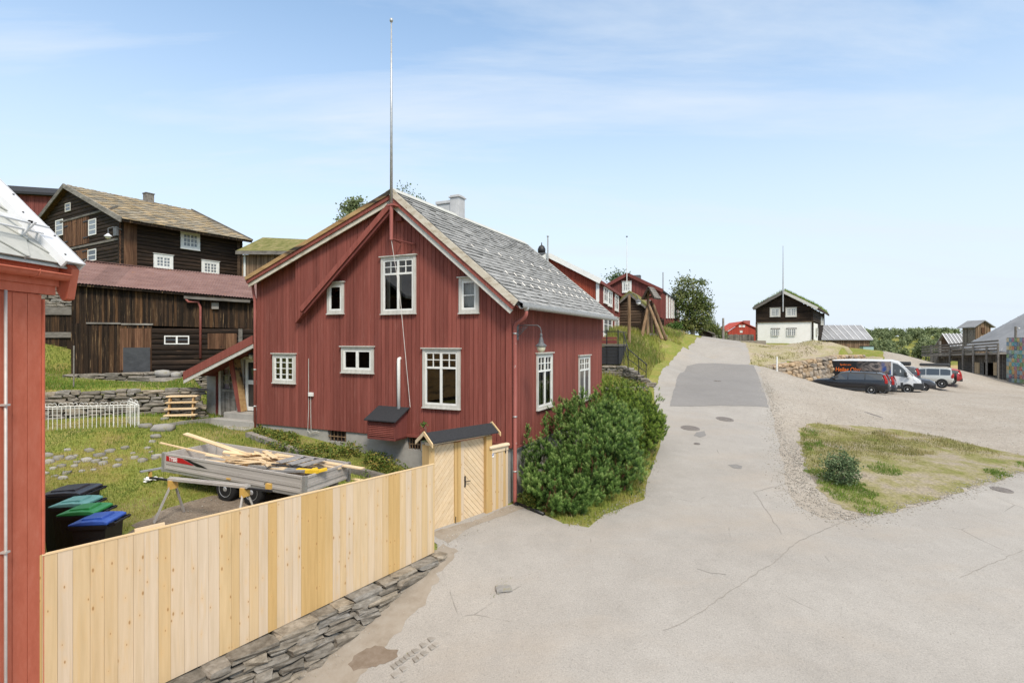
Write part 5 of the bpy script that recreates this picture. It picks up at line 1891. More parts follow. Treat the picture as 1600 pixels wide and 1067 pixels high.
def trailer():
 A = P(255, 707, 12.8); B = P(474, 744, 11.3)
 d = (B - A); L = d.length
 yaw = math.atan2(d.y, d.x)
 pitch = -math.asin(d.z / L)
 Wd = 1.42
 Hs = .36
 e = Vector((0, 0, 0))
 zg = float(gz((A.x + B.x) / 2, (A.y + B.y) / 2))
 o = bpy.data.objects.new('flatbed_trailer', None)
 COL.objects.link(o)
 o.location = A - Vector((0, 0, Hs + .5))
 o.rotation_euler = (0, pitch, yaw)
 tag(o, 'grey aluminium tandem axle trailer loaded with scrap timber on the lawn', 'trailer')
 T0 = Hs + .5
 zf = T0 - Hs
 # side panels with pressed ribs
 def panel(nm, x0, x1, y, outs):
  m = MB()
  m.box(x0, x1, y - .014, y + .014, zf, T0, .4)
  for (z0, z1, pr) in ((0, .05, .014), (.12, .15, .012), (.155, .20, .006), (.31, .36, .012)):
   m.box(x0 + .05, x1 - .05, y + outs * .014, y + outs * (.014 + pr), zf + z0, zf + z1, .7)
  return m.build(nm, M['alu'], o)
 nearp = panel('side_panel', .04, L - .04, 0, -1)
 panel('side_panel', .04, L - .04, Wd, 1)
 for x, s in ((0, -1), (L, 1)):
  m = MB()
  m.box(x - .014, x + .014, .03, Wd - .03, zf, T0, .4)
  for (z0, z1, pr) in ((0, .05, .014), (.12, .15, .012), (.155, .2, .006), (.31, .36, .012)):
   m.box(x + s * .014 if s > 0 else x - .014 - pr, x + .014 + pr if s > 0 else x - .014, .06, Wd - .06, zf + z0, zf + z1, .7)
  m.build('end_panel', M['alu'], o)
 for x in (0, L):
  for y in (0, Wd):
   m = MB()
   m.box(x - .04, x + .04, y - .035, y + .035, zf - .08, T0 + .01)
   m.build('corner_post', M['galv'], o)
 m = MB()
 m.box(.02, L - .02, .02, Wd - .02, zf - .03, zf)
 m.build('floor', M['alu'], o)
 m = MB()
 for y in (.25, Wd - .25):
  m.box(.1, L - .1, y - .03, y + .03, zf - .13, zf - .031)
 for x in (.3, L * .35, L * .65, L - .3):
  m.box(x - .03, x + .03, .02, Wd - .02, zf - .10, zf - .032)
 m.box(.02, L - .02, -.012, .02, zf - .075, zf - .002)
 m.build('chassis', M['galv'], o)
 m = MB()
 m.box(L + .0, L + 1.2, Wd / 2 - .04, Wd / 2 + .04, zf - .14, zf - .06)
 m.bar((L - .5, .3, zf - .1), (L + .9, Wd / 2 - .03, zf - .1), .06, .06)
 m.bar((L - .5, Wd - .3, zf - .1), (L + .9, Wd / 2 + .03, zf - .1), .06, .06)
 m.build('drawbar', M['galv'], o)
 r = .285
 inv = o.matrix_basis.inverted()
 for u in (350, 391):
  for y, out in ((.10, -1), (Wd - .10, 1)):
   # axle position along the body from the sight line of the wheel
   k = (u - CU) / F
   best = min(np.linspace(0, L, 400), key=lambda t: abs((A.x + d.x / L * t) / (A.y + d.y / L * t) - k))
   wz = zg - (A.z + d.z / L * best) + T0 + r - .01
   wheel(o, (best, y, wz), r, .17, 'y', 9, out=out)
 # red maker's badge with white lettering and a black swoosh
 m = MB()
 zc = zf + .19
 m.prism([(.10, zc - .0), (.10, zc + .115), (.17, zc + .115), (.62, zc + .115), (.66, zc + .10), (1.0, zc + .0)], lambda x, z: (x, -.0225, z), lambda x, z: (x, -.0265, z))
 bd = m.build('badge', M['decal_red'], nearp)
 text_mesh('TYSSE', .125, 'decal_white', bd, (.20, -.0285, zc + .018), (R(90), 0, 0), 'lettering', 0, .003, sx=.82)
 m = MB()
 m.prism([(.68, zc + .115), (.80, zc + .115), (1.3, zc + .02), (1.42, zc - .02), (1.08, zc - .01)], lambda x, z: (x, -.0225, z), lambda x, z: (x, -.0262, z))
 m.build('badge', M['black_plastic'], nearp)
 m = MB()
 m.box(L * .485, L * .515, -.04, -.0285, zf + .02, zf + .055)
 m.build('reflector', M['tool_orange'], nearp)
 return o, L, Wd, zf, T0
trl, TL, TW_, TZF, TZT = trailer()
bpy.context.view_layer.update()
TMX = trl.matrix_world.copy()
def scrap():
 g = 'scrap boards heaped in the trailer'
 def board(p, q, w, t, label, mat='scrap', name='scrap_board', roll=0, group=g):
  p, q = TMX @ Vector(p), TMX @ Vector(q)
  mid = (p + q) / 2
  m = MB()
  Ld = (q - p).length
  m.box(-Ld / 2, Ld / 2, -w / 2, w / 2, -t / 2, t / 2)
  o = m.build(name, M[mat], None)
  dd = (q - p).normalized()
  rot = Vector((1, 0, 0)).rotation_difference(dd)
  o.rotation_mode = 'QUATERNION'
  from mathutils import Quaternion
  o.rotation_quaternion = rot @ Quaternion((1, 0, 0), roll)
  o.location = mid
  return tag(o, label, 'board', group)
 z = TZF
 # two long boards that stick out over the far left end
 board((-.55, .95, z + .60), (2.6, .75, z + .27), .12, .03, 'long wide pale board sticking up out of the trailer to the left', roll=.25)
 board((-.9, .55, z + .40), (2.2, .6, z + .22), .05, .03, 'thin pale lath poking far out over the left end of the trailer')
 board((2.2, 1.18, z + .36), (TL + .55, 1.22, z + .33), .14, .03, 'pale board reaching out past the right end of the trailer')
 board((2.0, 1.02, z + .33), (TL + .05, 1.06, z + .30), .10, .03, 'shorter pale board under the one that reaches past the right end of the trailer')
 board((1.3, .30, z + .18), (2.9, .5, z + .3), .12, .025, 'pale board lying aslant along the near side of the trailer load', roll=-.15)
 random.seed(21)
 lab = 'short pale offcut in the tangled pile of scrap wood on the trailer'
 for i in range(46):
  cx = random.gauss(2.1, .6); cy = random.uniform(.28, 1.15)
  ln = random.uniform(.5, 1.5); a = random.gauss(.1, .5)
  hgt = .06 + .40 * math.exp(-((cx - 2.15) / .75) ** 2) * random.uniform(.35, 1)
  dz = random.uniform(-.1, .1)
  c, s_ = math.cos(a) * ln / 2, math.sin(a) * ln / 2
  y0, y1 = cy - s_, cy + s_
  y0 = min(max(y0, .1), 1.3); y1 = min(max(y1, .1), 1.3)
  board((max(.1, cx - c), y0, z + hgt - dz), (min(3.6, cx + c), y1, z + hgt + dz), random.choice((.045, .095, .12, .145)), random.choice((.02, .03)), lab, roll=random.uniform(-.5, .5))
 # three grey slats panels
 for i in range(3):
  x = 2.95 + .31 * i
  board((x, .50, z + .40), (x + .20, .98, z + .47), .28, .02, ['left of three flat grey panels lying on the trailer load', 'middle one of three flat grey panels lying on the trailer load', 'right one of three flat grey panels lying on the trailer load'][i], 'galv', 'grey_panel', 0, 'flat grey panels on the load')
 board((2.85, .42, z + .365), (3.95, .55, z + .37), .1, .02, 'dark strip under the grey panels on the trailer', 'dark_grey', 'dark_strip', 0, None)
 board((3.0, 1.05, z + .42), (3.75, 1.1, z + .43), .12, .02, 'dark strip behind the grey panels on the trailer', 'dark_grey', 'dark_strip', 0, None)
 for i, (a, b, lb) in enumerate((((2.3, .32, z + .28), (3.75, .42, z + .34), 'upper grey tube of the folded trestle with yellow end on the trailer'), ((2.5, .2, z + .22), (TL - .1, .35, z + .38), 'lower grey tube with bright yellow ends sticking over the trailer edge'))):
  p, q = TMX @ Vector(a), TMX @ Vector(b)
  o = thing('trestle_tube', lb, 'trestle', p, 0)
  m = MB()
  m.bar((0, 0, 0), q - p, .09, .045)
  m.build('tube', M['galv'], o)
  m = MB()
  dd = (q - p).normalized()
  m.bar(q - p - dd * .16, q - p + dd * .16, .11, .07)
  m.bar(q - p + dd * .10, q - p + dd * .16 + Vector((.12, .12, .02)), .1, .05)
  m.build('end_cap', M['yellow'], o)
 m = MB()
 m.stone((0, 0, 0), .7, .3, .12, .1, .15)
 o = m.build('stone_slab', M['stone'], None, loc=TMX @ Vector((3.35, .22, z + .12)))
 tag(o, 'grey slab lying in the near right corner of the trailer', 'slab')
scrap()
def saw_stand():
 a = G(232, 803); b = G(382, 783)
 L0 = P(218, 746, 11.5);
 p0 = P(268, 748, 11.15); p1 = P(385, 760, 10.45)
 o = thing('saw_stand', 'grey folding saw stand with splayed legs and yellow brackets in front of the trailer', 'tool stand', (p0.x, p0.y, float(gz(p0.x, p0.y))))
 b0 = Vector(o.location)
 d = (p1 - p0); d.normalize()
 n = Vector((-d.y, d.x, 0)).normalized()
 m = MB()
 m.bar(p0 - d * .05 - b0, p1 + d * .05 - b0, .11, .05)
 m.bar(p0 - d * .05 - b0 + Vector((0, 0, .035)), p1 + d * .05 - b0 + Vector((0, 0, .035)), .03, .02)
 m.build('beam', M['alu'], o)
 m = MB()
 m.bar(p0 - d * .62 - b0 - Vector((0, 0, .02)), p0 - d * .04 - b0 - Vector((0, 0, .03)), .05, .035)
 m.build('extension_arm', M['black_metal'], o)
 m = MB()
 m.bar(p1 - b0 - Vector((0, 0, .03)), p1 + d * .62 - b0 - Vector((0, 0, .04)), .05, .035)
 m.build('extension_arm', M['black_metal'], o)
 m = MB()
 q = p0 - d * .62 - b0
 m.bar(q + Vector((0, 0, .0)), q + Vector((0, 0, .13)), .04, .06, tuple(d))
 m.build('support_arm', M['tool_orange'], o)
 m = MB()
 m.bar(q + Vector((-.1, -.16, .14)), q + Vector((.12, .18, .14)), .08, .03)
 m.build('support_roller', M['galv'], o)
 m = MB()
 q = p1 + d * .55 - b0
 m.bar(q, q + Vector((0, 0, .10)), .05, .12, tuple(d))
 m.build('support_arm', M['tool_orange'], o)
 for (pp, sp, nm) in ((p0 + d * .04, -.1, 0), (p1 - d * .04, .12, 1)):
  m = MB()
  m.bar(pp - b0 - Vector((0, 0, .19)), pp - b0 - Vector((0, 0, .02)), .10, .16, tuple(n))
  m.build('leg_bracket', M['tool_orange'], o)
  for sg in (-1, 1):
   top = pp + n * (.04 * sg) - Vector((0, 0, .1))
   ft = pp + n * (.33 * sg) + d * sp
   ft.z = float(gz(ft.x, ft.y)) + .015
   m = MB()
   m.bar(top - b0, ft - b0, .035, .035)
   m.build('leg', M['alu'], o)
saw_stand()
# ------------------------------------------------------------------ white iron fence, wooden steps, garden walls
def iron_fence():
 a, c = G(40, 674), G(217, 668)
 e = G(200, 661)
 o = thing('iron_fence', 'low white wrought iron garden fence with scrolled top in front of the stone wall', 'fence', (a.x, a.y, a.z))
 b0 = a.copy()
 H = .70
 def run(p, q, n, nm):
  m = MB()
  L = (q - p).length
  for i in range(n + 1):
   t = p.lerp(q, i / n) - b0
   m.tube([t - Vector((0, 0, .05)), t + Vector((0, 0, H))], .009 if i % 10 else .016, 6)
  m.tube([p - b0 + Vector((0, 0, H)), q - b0 + Vector((0, 0, H))], .014, 6)
  m.tube([p - b0 + Vector((0, 0, H - .06)), q - b0 + Vector((0, 0, H - .06))], .009, 6)
  ps = m.build('railing', M['white'], o)
  m = MB()
  d = (q - p) / L
  k = max(2, int(L / .26))
  for i in range(k):
   c0 = p + d * (L * (i + .5) / k) - b0
   for sg in (-1, 1):
    pts = []
    for w in np.linspace(0, 1, 12):
     an = math.pi * 1.5 * w + math.pi * .1
     rr = .065 * (1 - .55 * w)
     pts.append(c0 + d * (sg * (.06 + rr * math.cos(an) * -1)) + Vector((0, 0, H + .045 + rr * math.sin(an))))
    m.tube(pts, .007, 5)
  m.build('scrollwork', M['white'], ps)
 run(a, c, 26, 'railing')
 run(c, e, 7, 'railing')
iron_fence()
def wood_steps():
 top0, top1 = (246, 622), (291, 621)
 c = G(282, 655)
 o = thing('garden_steps', 'four tread pine garden steps leaning on the stone wall', 'steps', c)
 yaw = R(12)
 o.rotation_euler = (0, 0, yaw)
 W = .98
 n = 4
 run_, rise = .21, .195
 for i in range(n):
  m = MB()
  y = run_ * i; z = .12 + rise * i
  m.box(-W / 2 - .12 * 0 - .05 * i, W / 2 - .05 * i, y - .12, y + .14, z, z + .04)
  m.build('tread', M['scrap'], o)
 for s in (-1, 1):
  m = MB()
  x = s * (W / 2 - .12)
  m.hexa([(x - .02, -.08, -.1), (x + .02, -.08, -.1), (x + .02, .12, -.1), (x - .02, .12, -.1), (x - .02 - .15, .48, .66), (x + .02 - .15, .48, .66), (x + .02 - .15, .68, .70), (x - .02 - .15, .68, .70)])
  m.build('stringer', M['ochre_board'], o)
wood_steps()
dry_wall('stone_wall', 'mossy dry stone retaining wall behind the white iron fence', [WA, WA.lerp(WB, .5) + Vector((.05, -.05)), WB], lambda t: -1.60 - .08 * t + .03 * math.sin(t * 23), .4, 'stone', 5, .22, .7, .06, .15, .14, e=.45)
dry_wall('foundation_wall', 'low stone footing of flat slabs below the dark plank barn', [Vector((-19.2, 23.4)), Vector((-13.9, 25.2))], lambda t: -1.42 + .1 * t, .6, 'stone', 6, .35, .9, .07, .15, .05, e=.4)
for (u, v, Y, sx, sz, lb) in ((255, 584, 23.2, .62, .36, 'larger pale boulder on the stone ledge below the barn'), (274.5, 586, 23.3, .40, .3, 'smaller pale boulder beside the larger one below the barn')):
 p = P(u, v, Y)
 m = MB()
 m.stone((0, 0, 0), sx, sx * .8, sz, .4, .1, .8, .7)
 tag(m.build('boulder', M['cobble'], None, True, loc=p), lb, 'boulder')
# slabs of rock on the terrace under the boulders
for i, (u, v, Y, sx, sz, lb) in enumerate(((262, 595, 22.9, 1.3, .28, 'flat grey rock slab just under the two pale boulders'), (225, 592, 23.1, 1.1, .22, 'dark flat rock slab left of the pale boulders'))):
 p = P(u, v, Y)
 m = MB(); m.stone((0, 0, 0), sx, .8, sz, .3, .12, .6, .4)
 tag(m.build('rock_slab', M['stone'], None, loc=p), lb, 'rock')
# stake in the terrace grass
p = G(115, 606)
m = MB(); m.tube([(0, 0, -.1), (.01, 0, 1.45)], .022, 8)
tag(m.build('garden_stake', M['planks_grey'], None, loc=p), 'thin grey stake standing upright in the grass by the barn corner', 'stake')
# concrete kerb in front of the porch
a, b, c = G(262, 668), G(362, 655), G(300, 678)
m = MB()
m.hexa([Vector((0, 0, -.3)), b - a + Vector((0, 0, -.3)), b - a + Vector((.12, .5, -.3)), Vector((.1, .5, -.3)), Vector((0, 0, .13)), b - a + Vector((0, 0, .10)), b - a + Vector((.12, .5, .10)), Vector((.1, .5, .13))])
tag(m.build('concrete_kerb', M['concrete'], None, loc=a), 'low concrete kerb on the lawn in front of the porch steps', 'kerb')
# half sunk cobbles
random.seed(3)
lab = 'grey rounded cobble half sunk in the lawn between the bins and the white fence'
spots = [(84, 732), (96, 728), (104, 739), (86, 744), (99, 747), (116, 728), (121, 722), (128, 736), (76, 722), (110, 716), (135, 719), (146, 734), (151, 721), (161, 724), (183, 728), (186, 719), (164, 716), (210, 715), (222, 720), (230, 700), (236, 706), (208, 708), (242, 716), (247, 713), (75, 712), (238, 690), (118, 712), (106, 703), (140, 704), (172, 705), (196, 700), (92, 716), (155, 712), (70, 740)]
for u, v in spots:
 p = G(u, v)
 m = MB()
 s = random.uniform(.11, .25)
 m.stone((0, 0, -.005), s * 1.05, s, s * .72, random.uniform(0, 3), .2, None, .6)
 tag(m.build('cobble', M['cobble'], None, True, loc=p), lab, 'cobble', 'cobbles sunk in the lawn')
for (u, v, s, lb) in ((228, 667, .3, 'grey stone lying in the grass right of the white fence corner'), (255, 671, .5, 'flat dark stone beside the porch kerb'), (244, 683, .22, 'small pale stone in front of the porch kerb'), (257, 656, .2, 'pale stone at the left foot of the garden steps'), (299, 654, .2, 'pale round stone at the right foot of the garden steps')):
 p = G(u, v)
 m = MB(); m.stone((0, 0, .03), s * 1.3, s, s * .6, .3, .1, None, .6)
 tag(m.build('garden_stone', M['cobble'], None, True, loc=p), lb, 'stone')
# old timbers edging the bed along the house wall
for (u0, v0, u1, v1, lb) in ((388, 682, 470, 712, 'old grey timber edging the plant bed behind the trailer'), (535, 733, 606, 752, 'old grey timber edging the plant bed right of the trailer')):
 a, b = G(u0, v0), G(u1, v1)
 m = MB()
 m.bar((0, 0, .06), b - a + Vector((0, 0, .06)), .2, .18)
 tag(m.build('edging_timber', M['planks_grey'], None, loc=a), lb, 'timber')
m = MB()
random.seed(8)
for i in range(14):
 m.stone((random.uniform(-.15, .15), random.uniform(-.12, .12), random.uniform(.01, .07)), .12, .09, .03, random.uniform(0, 3), .3, .9, .2)
tag(m.build('plastic_scrap', M['decal_white'], None, loc=G(237, 751)), 'crumpled white plastic litter on the grass left of the trailer', 'litter')
a = G(563, 752)
m = MB(); m.box(-.6, .6, -.06, .06, 0, .03)
o = m.build('loose_plank', M['scrap'], None, loc=a + Vector((0, 0, .02))); o.rotation_euler = (0, 0, R(-28))
tag(o, 'single pale plank lying on the ground right of the trailer', 'board')
# ------------------------------------------------------------------ other buildings
def gable_roof(h, W0, W1, xr, zr_, ze0, ze1, y0, y1, th=.12, mat='dark_grey', name='roof'):
 """two slopes: ridge at xr; eaves at W0 (left) and W1 (right)"""
 m = MB()
 slab(m, (W0, y0, ze0), (xr, y0, zr_), (xr, y1, zr_), (W0, y1, ze0), th)
 slab(m, (xr, y0, zr_), (W1, y0, ze1), (W1, y1, ze1), (xr, y1, zr_), th)
 return m.build(name, M[mat], h)
def barge(parent, pts, y, w, h, mat):
 for a, b in zip(pts, pts[1:]):
  m = MB()
  m.bar((a[0], y, a[1] - h / 2), (b[0], y, b[1] - h / 2), w, h)
  m.build('barge_board', M[mat], parent)
# --- dark plank barn with the rust-red roof
M['dark_sheet'] = surf('dark_scratched_sheet', [(.035, .038, .042), (.07, .075, .082)], (3, 3, 6), 8, .7, .6, .3)
def plank_barn():
 a = P(112, 587, 24.0)
 f = Frame(a.x, a.y, a.z - .25, 20)
 o = fthing('plank_barn', 'dark tarred plank barn with rust-red corrugated iron roof above the garden terrace', 'barn', f)
 L = 10.2
 z = lambda u, v, y0=0: f.front(u, v, y0)[1]
 x = lambda u, y0=0: f.front(u, 0, y0)[0]
 eL, eR = f.front(122, 443, -.2), f.front(400, 467, -.2)
 es = (eR[1] - eL[1]) / (eR[0] - eL[0])
 ez = lambda s: eL[1] + es * (s - eL[0])
 zm = z(200, 506)
 xs = x(238)
 holes = []
 m = MB()
 siding(m, front_T(), 0, L, lin((0, zm), (L, zm - .25)), lin((0, ez(0) - .12), (L, ez(L) - .12)), (), .21, .08, .03)
 m.build('upper_wall', M['planks'], o)
 m = MB()
 siding(m, front_T(-.05), 0, xs, -.5, zm, (), .19, .07, .025)
 m.build('lower_wall', M['planks'], o)
 m = MB()
 logwall(m, front_T(-.05), xs, L, -.5, zm - .12, .24)
 m.build('log_wall', M['logs'], o)
 m = MB()
 siding(m, left_T(0), 0, 5.0, -.4, lambda s: ez(0) + .45 * min(s, 5 - s) , (), .25, .08, .03)
 siding(m, back_T(5.0), 0, L, -.4, lin((0, ez(0)), (L, ez(L))), (), .4, .1, .02)
 m.build('end_wall', M['planks'], o)
 # rail above the doors, doors, metal sheet, window, hatch
 m = MB()
 m.box(x(136), x(190), -.12, -.05, zm - .02, zm + .05); m.build('door_rail', M['planks_grey'], o)
 m = MB()
 m.box(x(190.5), x(240), -.11, -.05, zm - .05, zm + .02); m.build('door_rail', M['planks_grey'], o)
 m = MB()
 siding(m, front_T(-.08), x(188), x(237), z(210, 578), zm - .2, (), .16, .05, .02, .04)
 m.build('door', M['planks_warm'], o)
 m = MB()
 m.box(x(194), x(236), -.15, -.115, z(215, 581), z(215, 543))
 m.build('metal_sheet', M['dark_sheet'], o)
 r = f.frect((257, 524.5, 296, 538), -.06)
 window(o, front_T(-.075), r, 2, 1, tw=.0, sash='white', hole=False, sw=.05, o=.02)
 r = f.frect((325, 521, 370, 545), -.06)
 m = MB()
 siding(m, front_T(-.12), r[0], r[1], r[2], r[3], (), .16, .05, .02, .03)
 m.build('hatch', M['planks_warm'], o)
 # gutter board and pipe
 m = MB()
 m.bar((x(290), -.32, ez(x(290)) - .22), (x(392), -.32, ez(x(392)) - .16), .1, .12)
 m.build('gutter', M['planks_grey'], o)
 m = MB()
 xp = x(313, -.15)
 m.tube([(x(292), -.3, ez(x(292)) - .25), (x(296), -.28, ez(x(292)) - .42), (xp - .1, -.16, z(310, 472)), (xp, -.14, z(313, 480)), (xp, -.14, z(313, 560))], .055, 10)
 m.build('down_pipe', M['red_pipe'], o, smooth=True)
 r = f.frect((331, 473, 342, 483), -.06)
 m = MB(); m.box(r[0], r[1], -.14, -.03, r[2], r[3]); m.build('wall_box', M['planks_grey'], o)
 r = f.frect((373, 514, 379, 527), -.3)
 m = MB(); m.box(r[0], r[1], -.4, -.25, r[2] - 1.2, r[3]); m.build('gate_stub', M['planks_grey'], o)
 # roof
 e0 = (-.25, -.38, ez(-.25) + .02)
 rl = f.front(127, 407, 2.4); rr = f.front(400, 437, 2.4)
 rs = (rr[1] - rl[1]) / (rr[0] - rl[0])
 rz = lambda s: rl[1] + rs * (s - rl[0])
 m = MB()
 slab(m, (-.2, -.3, ez(-.2) - .03), (L + .2, -.3, ez(L + .2) - .03), (L + .2, 2.4, rz(L + .2) - .03), (-.2, 2.4, rz(-.2) - .03), .08)
 slab(m, (-.2, 2.4, rz(-.2) - .03), (L + .2, 2.4, rz(L + .2) - .03), (L + .2, 5.2, ez(L) - .03), (-.2, 5.2, ez(0) - .03), .08)
 rf = m.build('roof', M['planks'], o)
 m = MB()
 ud = Vector((L + .4, 0, es * (L + .4)))
 oo = Vector((-.22, -.36, ez(-.22) + .01))
 vd = Vector((0, 2.76, rz(0) - ez(0)))
 corrugated(m, oo, ud, vd, ud.length, vd.length, .12, .018, .95)
 m.build('iron_sheets', M['rust_roof'], rf)
 m = MB()
 m.bar((-.2, 2.4, rz(-.2) + .02), (L + .2, 2.4, rz(L + .2) + .02), .3, .03)
 m.build('ridge_cap', M['rust_roof'], rf)
 m = MB()
 m.bar((-.24, -.36, ez(0) - .02), (-.24, 2.4, rz(0) - .02), .05, .2)
 m.build('barge_board', M['planks_grey'], rf)
plank_barn()
# --- tall log house with the tan slate roof, upper left
def log_house():
 c = P(189, 533, 33.0)
 f = Frame(c.x, c.y, .2, -31.5)
 o = fthing('log_house', 'tall old dark log house with tan slate roof and white windows, upper left', 'house', f)
 ap = f.front(101, 289, -.3); er = f.front(190, 341, -.3)
 s = (ap[1] - er[1]) / (er[0] - ap[0])
 W = 2 * -ap[0]
 rt = lambda x: ap[1] - s * abs(x - ap[0])
 endy = f.side(376, 0)[0]
 D = endy
 wt = .2
 T = front_T()
 m = MB()
 fr = {k: f.frect(v) for k, v in dict(a=(89.5, 344, 101, 369), b=(141, 343, 153, 368), c=(140, 390, 153, 408), d=(104.5, 318, 113, 331)).items()}
 dd = f.frect((101.5, 343, 140.5, 384)); d2 = f.frect((115, 391, 139, 412))
 logwall(m, T, -W, 0, 0, lin((-W, rt(-W) - wt), (ap[0], ap[1] - wt), (0, rt(0) - wt)), .24, .12)
 m.build('gable_wall', M['logs'], o)
 m = MB()
 logwall(m, side_T(), 0, D, 0, rt(0) - wt, .24, .12)
 m.build('long_wall', M['logs'], o)
 m = MB()
 m.box(-W, -.2, .3, D - .05, 0, rt(0) - .4)
 m.build('core_wall', M['logs'], o)
 m = MB(); logwall(m, back_T(D), -W, 0, 0, lin((-W, rt(-W) - wt), (ap[0], ap[1] - wt), (0, rt(0) - wt)), .24, .12)
 m.build('rear_wall', M['logs'], o)
 # belt boards on the gable
 m = MB(); m.box(-W - .02, 0, -.10, -.065, f.front(120, 389)[1], f.front(120, 386)[1]); m.build('belt_board', M['planks_grey'], o)
 m = MB(); m.box(dd[0] - .5, -.2, -.12, -.065, dd[3] + .02, dd[3] + .14); m.build('belt_board', M['planks_grey'], o)
 for q in (dd, d2):
  m = MB()
  siding(m, front_T(-.07), q[0], q[1], q[2], q[3], (), .24, .06, .02, .05)
  dr = m.build('door', M['planks_warm'], o)
  for zz in (.2, .8):
   for sx in (q[0] + .05, q[1] - .75):
    m = MB(); z = q[2] + (q[3] - q[2]) * zz
    m.box(sx, sx + .7, -.115, -.095, z, z + .07); m.build('hinge', M['black_metal'], dr)
 window(o, front_T(-.07), fr['a'], 1, 3, tw=.0, hole=False, sw=.07, bar=.06, pane='pane_grey')
 window(o, front_T(-.07), fr['b'], 1, 3, tw=.0, hole=False, sw=.07, bar=.06, pane='pane_grey')
 window(o, front_T(-.07), fr['c'], 1, 2, tw=.0, hole=False, sw=.07, bar=.06)
 window(o, front_T(-.07), fr['d'], 1, 2, tw=.0, hole=False, sw=.07, bar=.05, sash='grey_trim')
 for r in ((281, 363, 311, 390), (239, 398, 269, 421), (314, 408, 341, 430)):
  q = f.srect(r)
  window(o, side_T(.07), q, 2, 3, tw=.16, trim='white', hole=False, sw=.05, bar=.045, pane='pane_grey', crows=True)
 # upright corner board pair
 m = MB(); m.box(.0, .09, -.1, .5, 0, rt(0) - .35); m.build('corner_post', M['planks_warm'], o)
 m = MB(); q = f.side(203, 0)[0]
 m.box(.06, .10, q, q + .35, 0, rt(0) - .35); m.build('corner_post', M['planks_warm'], o)
 q = f.side(376, 0)[0]
 m = MB(); m.box(.06, .10, q - .3, q + .05, 0, rt(0) - .35); m.build('corner_post', M['logs_grey'], o)
 m = MB(); r = f.frect((181, 355, 186, 369), -.1)
 m.box(r[0], r[1], -.25, -.1, r[2], r[3]); m.build('meter_box', M['grey_metal'], o)
 # lamp
 lx, lz = f.front(169, 369, -.8)
 m = MB()
 m.tube([(lx, -.1, lz + .5), (lx, -.5, lz + .6), (lx, -.8, lz + .45), (lx, -.8, lz + .15)], .03, 8)
 lm = m.build('wall_lamp', M['grey_metal'], o)
 m = MB(); m.lathe([(.03, .16), (.2, .0), (.21, -.03), (.15, -.03)], (lx, -.8, lz), 'z', 14); m.build('lamp_shade', M['zinc_white'], lm)
 m = MB(); m.lathe([(.15, -.031), (.13, -.14), (.0, -.2)], (lx, -.8, lz), 'z', 14); m.build('lamp_glass', M['lamp_glass'], lm, True)
 # roof
 y0, y1 = -.35, D + .35
 xe = er[0] + .05
 rf = gable_roof(o, -W - .15, xe, ap[0], ap[1] - .03, rt(-W - .15) - .03, rt(xe) - .03, y0, y1, .14, 'planks')
 m = MB()
 vd = Vector((ap[0] - xe, 0, ap[1] - rt(xe)))
 diamonds(m, (xe + .06, y0, rt(xe) - .04), (0, 1, 0), vd, y1 - y0, vd.length + .05, .34, .30, .025)
 m.build('slate_covering', M['slate_tan'], rf)
 m = MB()
 diamonds(m, (-W - .15, y0, rt(-W - .15)), (0, 1, 0), Vector((ap[0] + W + .15, 0, ap[1] - rt(-W - .15))), y1 - y0, math.hypot(ap[0] + W + .15, ap[1] - rt(-W - .15)), .34, .30, .025)
 m.build('slate_covering', M['slate_tan'], rf)
 barge(rf, [(-W - .15, rt(-W - .15) + .08), (ap[0], ap[1] + .08), (xe + .05, rt(xe) + .06)], y0 - .02, .06, .30, 'planks_grey')
 m = MB(); m.bar((xe + .03, y1, rt(xe) + .02), (ap[0], y1, ap[1] + .05), .1, .14); m.build('barge_board', M['planks_grey'], rf)
 # wooden chimney box
 yc = f.side(230, 0, ap[0])[0]
 p = f.side(230, 302, ap[0] + .25)
 m = MB()
 m.box(ap[0] + .02, ap[0] + .5, yc - .3, yc + .25, ap[1] - .7, p[1] - .08)
 m.box(ap[0] - .02, ap[0] + .54, yc - .34, yc + .29, p[1] - .07, p[1])
 ch = m.build('chimney', M['planks_grey'], rf)
log_house()
# --- small turf-roofed shed right of the log house, seen over the barn
def turf_shed():
 c = P(378, 440, 38.0)
 f = Frame(c.x, c.y, 1.0, -20)
 o = fthing('turf_shed', 'small plank shed with mossy turf roof behind the log house', 'shed', f)
 L = 5.5
 zt = f.front(400, 397)[1]
 m = MB(); siding(m, front_T(), 0, L, 0, zt, (), .3, .1, .02); m.build('wall', M['planks_tan'], o)
 m = MB(); siding(m, side_T(L), 0, 4, 0, zt, (), .3, .1, .02); siding(m, left_T(0), 0, 4, 0, zt, (), .3, .1, .02); m.build('end_wall', M['planks_tan'], o)
 m = MB()
 zr_ = f.front(400, 374, 2)[1]
 slab(m, (-.1, -.4, zt + .25), (L + .3, -.4, zt - .1), (L + .3, 2, zr_ - .5), (-.1, 2, zr_ + .1), .22)
 slab(m, (-.1, 2, zr_ + .1), (L + .3, 2, zr_ - .5), (L + .3, 4.4, zt - .1), (-.1, 4.4, zt + .2), .22)
 rf = m.build('turf_roof', M['turf'], o)
 m = MB(); m.bar((-.1, -.44, zt + .11), (L + .3, -.44, zt - .24), .05, .24); m.build('eave_board', M['planks_grey'], rf)
 m = MB(); m.box(.25, .4, -.1, -.05, 0, zt); m.build('corner_board', M['white'], o)
 return f
turf_shed()
